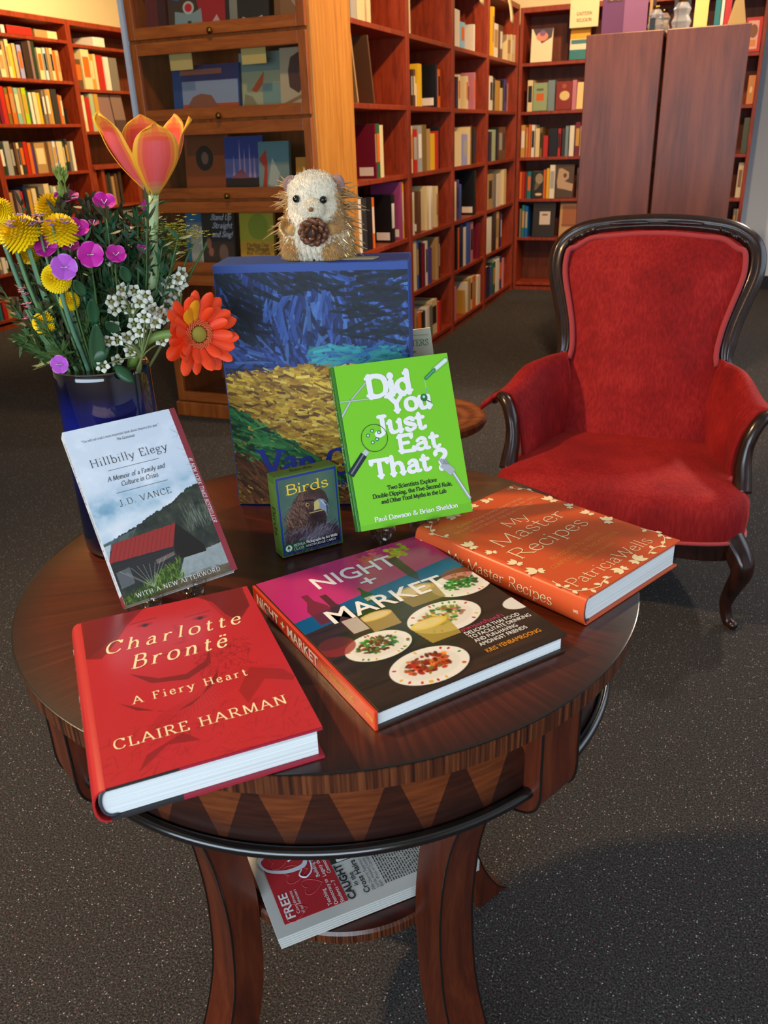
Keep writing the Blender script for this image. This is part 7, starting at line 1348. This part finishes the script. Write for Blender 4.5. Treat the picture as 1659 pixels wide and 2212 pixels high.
# back frame
half = [(-.246, .548), (-.228, .565), (-.222, .60), (-.230, .66), (-.247, .72), (-.266, .78), (-.272, .82), (-.266, .86), (-.244, .888), (-.200, .911), (-.14, .922), (-.07, .928), (0, .930)]
full = half + [(-x, z) for x, z in half[::-1][1:]]
fp3 = smooth_path([(x, yb(z), z) for x, z in full], 6)
def moulded(path, prof, up_fn, mi=0, scale=None):
    P_ = [Vector(p) for p in path]; rows = []; k = len(P_)
    for i in range(k):
        t = (P_[min(i + 1, k - 1)] - P_[max(i - 1, 0)]).normalized(); u = Vector(up_fn(P_[i])); u = (u - t * u.dot(t)).normalized(); s_ = t.cross(u); sc = scale[i] if scale else 1
        rows.append([tuple(P_[i] + s_ * (a_ * sc) + u * (b_ * sc)) for a_, b_ in prof])
    return rows
prof = []
for t in np.linspace(0, 2 * math.pi, 40, False):
    a_, b_ = .0265 * math.cos(t), .024 * math.sin(t)
    if b_ > 0: b_ *= 1 - .20 * (math.cos(a_ / .0265 * math.pi * 2.5) * .5 + .5) * (1 - abs(a_ / .0265) ** 3)
    prof.append((a_, b_))
n = len(fp3); sc = [.55 + .45 * min(1, min(i, n - 1 - i) / 14) for i in range(n)]
MB().grid(moulded(fp3, prof, lambda p: (0, -1, .3), scale=sc), closed=True).build('back_frame', CARV, ch, True)
for sx in (-1, 1):
    k = MB(); k.lathe([(0, -.022), (.014, -.022), (.017, -.014), (.017, .014), (.014, .022), (.007, .024), (0, .024)], 24); o = k.build('scroll', CARV, ch, True, auto=50); o.location = (sx * .243, yb(.552) - .012, .552); o.rotation_euler = (math.pi / 2, 0, 0)
    k = MB(); tip = [(sx * (.015 + .115 * t), yb(.93) - .021, .934 - .005 * t * t) for t in np.linspace(0, 1, 14)]; k.tube(tip, [.001 + .006 * max(0, math.sin(math.pi * i / 13)) ** .6 for i in range(14)], 8)
    for j in range(3):
        q = [(sx * (.165 + .030 * j + .022 * t), yb(.91 - .012 * j) - .021, .925 - .014 * j - .022 * t) for t in np.linspace(0, 1, 8)]; k.tube(q, [.002 + .0055 * math.sin(math.pi * i / 7) for i in range(8)], 8)
    k.build('carved_leaf', CARV, ch, True)
# upholstered back
zs = [.30, .36, .42, .48, .54, .575, .60, .64, .68, .72, .76, .80, .83, .86, .88, .895, .905, .911, .914]
ws = np.interp(zs, [.30, .45, .54, .60, .66, .72, .78, .82, .86, .885, .905, .914], [.215, .205, .206, .206, .214, .230, .248, .254, .247, .228, .185, .06])
rows = []
for z, w_ in zip(zs, ws):
    rows.append([(w_ * s_, yb(z) - .012 - .034 * (1 - abs(s_) ** 2.5) * min(1, (.93 - z) / .12) * (1 if z > .5 else .85), z) for s_ in np.linspace(-1, 1, 25)])
MB().grid(rows).build('backrest', VEL, ch, True)
g_ = [(x * (1 - .027 / .27) if abs(x) > .15 else x * .9, yb(z) - .024, z - (.026 if abs(x) < .2 else .02 * (1 if z > .86 else 0))) for x, z in half if z > .56]; g_ = g_ + [(-x, y, z) for x, y, z in g_[::-1][1:]]
MB().tube(smooth_path(g_, 4), .0075, 8).build('gimp_braid', GIMP, ch, True)
bk = MB(); bk.grid([[(w_ * s_, yb(z) + .012, z) for s_ in np.linspace(-1, 1, 7)] for z, w_ in zip(zs, ws)]); bk.build('back_cover', VEL, ch, True)
# seat
def seat_outline(z, g=0.0):
    pts = [(-.20, 2.45), (-.27, 2.30), (-.305, 2.16), (-.315, 2.06), (-.28, 2.005), (-.17, 1.972), (0, 1.960), (.17, 1.972), (.28, 2.005), (.315, 2.06), (.305, 2.16), (.27, 2.30), (.20, 2.45), (.1, 2.462), (0, 2.465), (-.1, 2.462)]
    return [(x * (1 + g), 2.2 + (y - 2.2) * (1 + g), z) for x, y, _ in smooth_path([(x, y, 0) for x, y in pts], 4, True)]
rows = [seat_outline(.235, .0), seat_outline(.25, .012), seat_outline(.29, .02), seat_outline(.325, .012), seat_outline(.345, -.03), seat_outline(.357, -.12), seat_outline(.368, -.35), seat_outline(.374, -.7), seat_outline(.375, -.9999)]
MB().grid(rows, closed=True).build('seat', VEL, ch, True)
MB().tube(seat_outline(.238, .012), .005, 8, closed=True).build('gimp_braid', GIMP, ch, True)
rl = MB(); so = seat_outline(0, -.01); k_ = len(so)
def rail_bottom(i): x = so[i][0]; return .195 + .03 * math.cos(x / .3 * math.pi * .5) * 1.0 - .02 * abs(math.sin(x * 9))
rl.grid([[(p[0], p[1], .238) for p in so], [(p[0] * 1.005, p[1] * 1.0, .225) for p in so], [(p[0], p[1], rail_bottom(i)) for i, p in enumerate(so)], [(p[0] * .93, p[1] + .02, rail_bottom(i)) for i, p in enumerate(so)], [(p[0] * .93, p[1] + .02, .238) for p in so]]); rl.build('seat_rail', CARV, ch, True, auto=50)
for sx in (-1, 1):
    # arm: padded wing rolling outward
    rows = []
    for i, s_ in enumerate(np.linspace(0, 1, 14)):
        B_ = Vector((sx * (.195 + .075 * s_), 2.43 - .27 * s_, .335)); T_ = Vector((sx * (.214 + .10 * s_), 2.455 - .28 * s_, .580 - .030 * s_ - .025 * s_ ** 2 + .022 * math.sin(math.pi * min(1, s_ * 1.1)) ** 2)); O_ = T_ + Vector((sx * (.030 + (.050 if sx < 0 else .030) * s_), .012 - .03 * s_, -.06 + .022 * s_)); M_ = (B_ + T_) / 2 + Vector((-sx * .026, 0, .0)); row = []
        for t in np.linspace(0, 1, 16):
            if t < .6: q = t / .6; p = B_ * (1 - q) ** 2 + M_ * 2 * q * (1 - q) + T_ * q * q
            else: q = (t - .6) / .4; c_ = T_ + (O_ - T_) * .5 + Vector((0, 0, .030)); p = T_ * (1 - q) ** 2 + c_ * 2 * q * (1 - q) + O_ * q * q
            p = p + Vector((.004 * math.sin(9 * s_ + 7 * t), 0, .003 * math.sin(13 * s_ * t + 4 * s_))) * min(1, s_ * 2)
            row.append(tuple(p))
        rows.append(row)
    a_ = MB().grid(rows).build('arm_pad', VEL, ch, True); md = a_.modifiers.new('s', 'SOLIDIFY'); md.thickness = .012; md.offset = 0
    po = smooth_path([(sx * .366, 2.200, .500), (sx * .345, 2.180, .517), (sx * .320, 2.155, .508), (sx * .300, 2.136, .465), (sx * .293, 2.126, .415), (sx * .296, 2.112, .37), (sx * .298, 2.098, .335)], 5)
    n_ = len(po); MB().tube(po, [.014 + .004 * math.sin(i / n_ * 3) + .012 * max(0, (i / n_ - .55)) * 2 for i in range(n_)], 14).build('arm_post', CARV, ch, True)
    # front cabriole leg
    lp = smooth_path([(sx * .285, 2.035, .238), (sx * .312, 2.012, .20), (sx * .322, 2.0, .165), (sx * .308, 2.012, .11), (sx * .298, 2.022, .06), (sx * .306, 2.016, .02), (sx * .318, 2.004, .008)], 6); n_ = len(lp)
    rd = np.interp(np.linspace(0, 1, n_), [0, .25, .45, .7, .9, 1], [.034, .030, .022, .015, .014, .011]); k = MB().grid(moulded(lp, [(1.0 * math.cos(t), 1.0 * math.sin(t) * (1 - .12 * (.5 + .5 * math.cos(6 * t)))) for t in np.linspace(0, 2 * math.pi, 28, False)], lambda p: (0, -1, 0), scale=list(rd)), closed=True)
    k.ball((sx * .320, 2.0, .0125), (.014, .014, .012), 12, 8); k.build('leg', CARV, ch, True)
    bl = smooth_path([(sx * .19, 2.43, .28), (sx * .195, 2.46, .18), (sx * .20, 2.52, .08), (sx * .205, 2.58, .0)], 5); MB().tube(bl, [.022 - .008 * i / len(bl) for i in range(len(bl))], 10).build('leg', CARV, ch, True)

# ------------------------------------------------------------------ small turned stool behind the slipcase
st = empty('side_table', (-.800, 2.29, 0), 0, 'low round wooden side table with ringed top, behind the green book', 'table')
RING = mat('turned_ring_wood', rgb(130, 70, 34), .4, .4); nt, N, L, b = nodes_of(RING); v, s, r, a = polar(nt)
L.new(ramp(nt, math_node(nt, 'ADD', math_node(nt, 'MULTIPLY', math_node(nt, 'SINE', math_node(nt, 'MULTIPLY', r, 150)), .12), noise_tex(nt, tex_coord(nt, (6, 20, 6)), 3, 4)), [(.35, rgb(96, 48, 24)), (.65, rgb(140, 80, 42))]), b.inputs['Base Color'])
MB().lathe([(0, .375), (.17, .375), (.196, .380), (.202, .388), (.202, .402), (.196, .408), (.165, .405), (.150, .400), (.118, .400), (.112, .404), (.070, .404), (.064, .400), (0, .400)], 72).build('tabletop', RING, st, True, auto=30)
MB().lathe([(0, .375), (.03, .375), (.022, .33), (.034, .26), (.026, .19), (.034, .12), (.0, .11)], 24).build('pedestal', LEGW, st, True)
for k in range(3):
    a_ = k * 2.094 + .4; q = smooth_path([(.02 * math.cos(a_), .02 * math.sin(a_), .15), (.09 * math.cos(a_), .09 * math.sin(a_), .09), (.16 * math.cos(a_), .16 * math.sin(a_), .014)], 5); MB().tube(q, [.02 - .007 * i / len(q) for i in range(len(q))], 10).build('leg', LEGW, st, True)
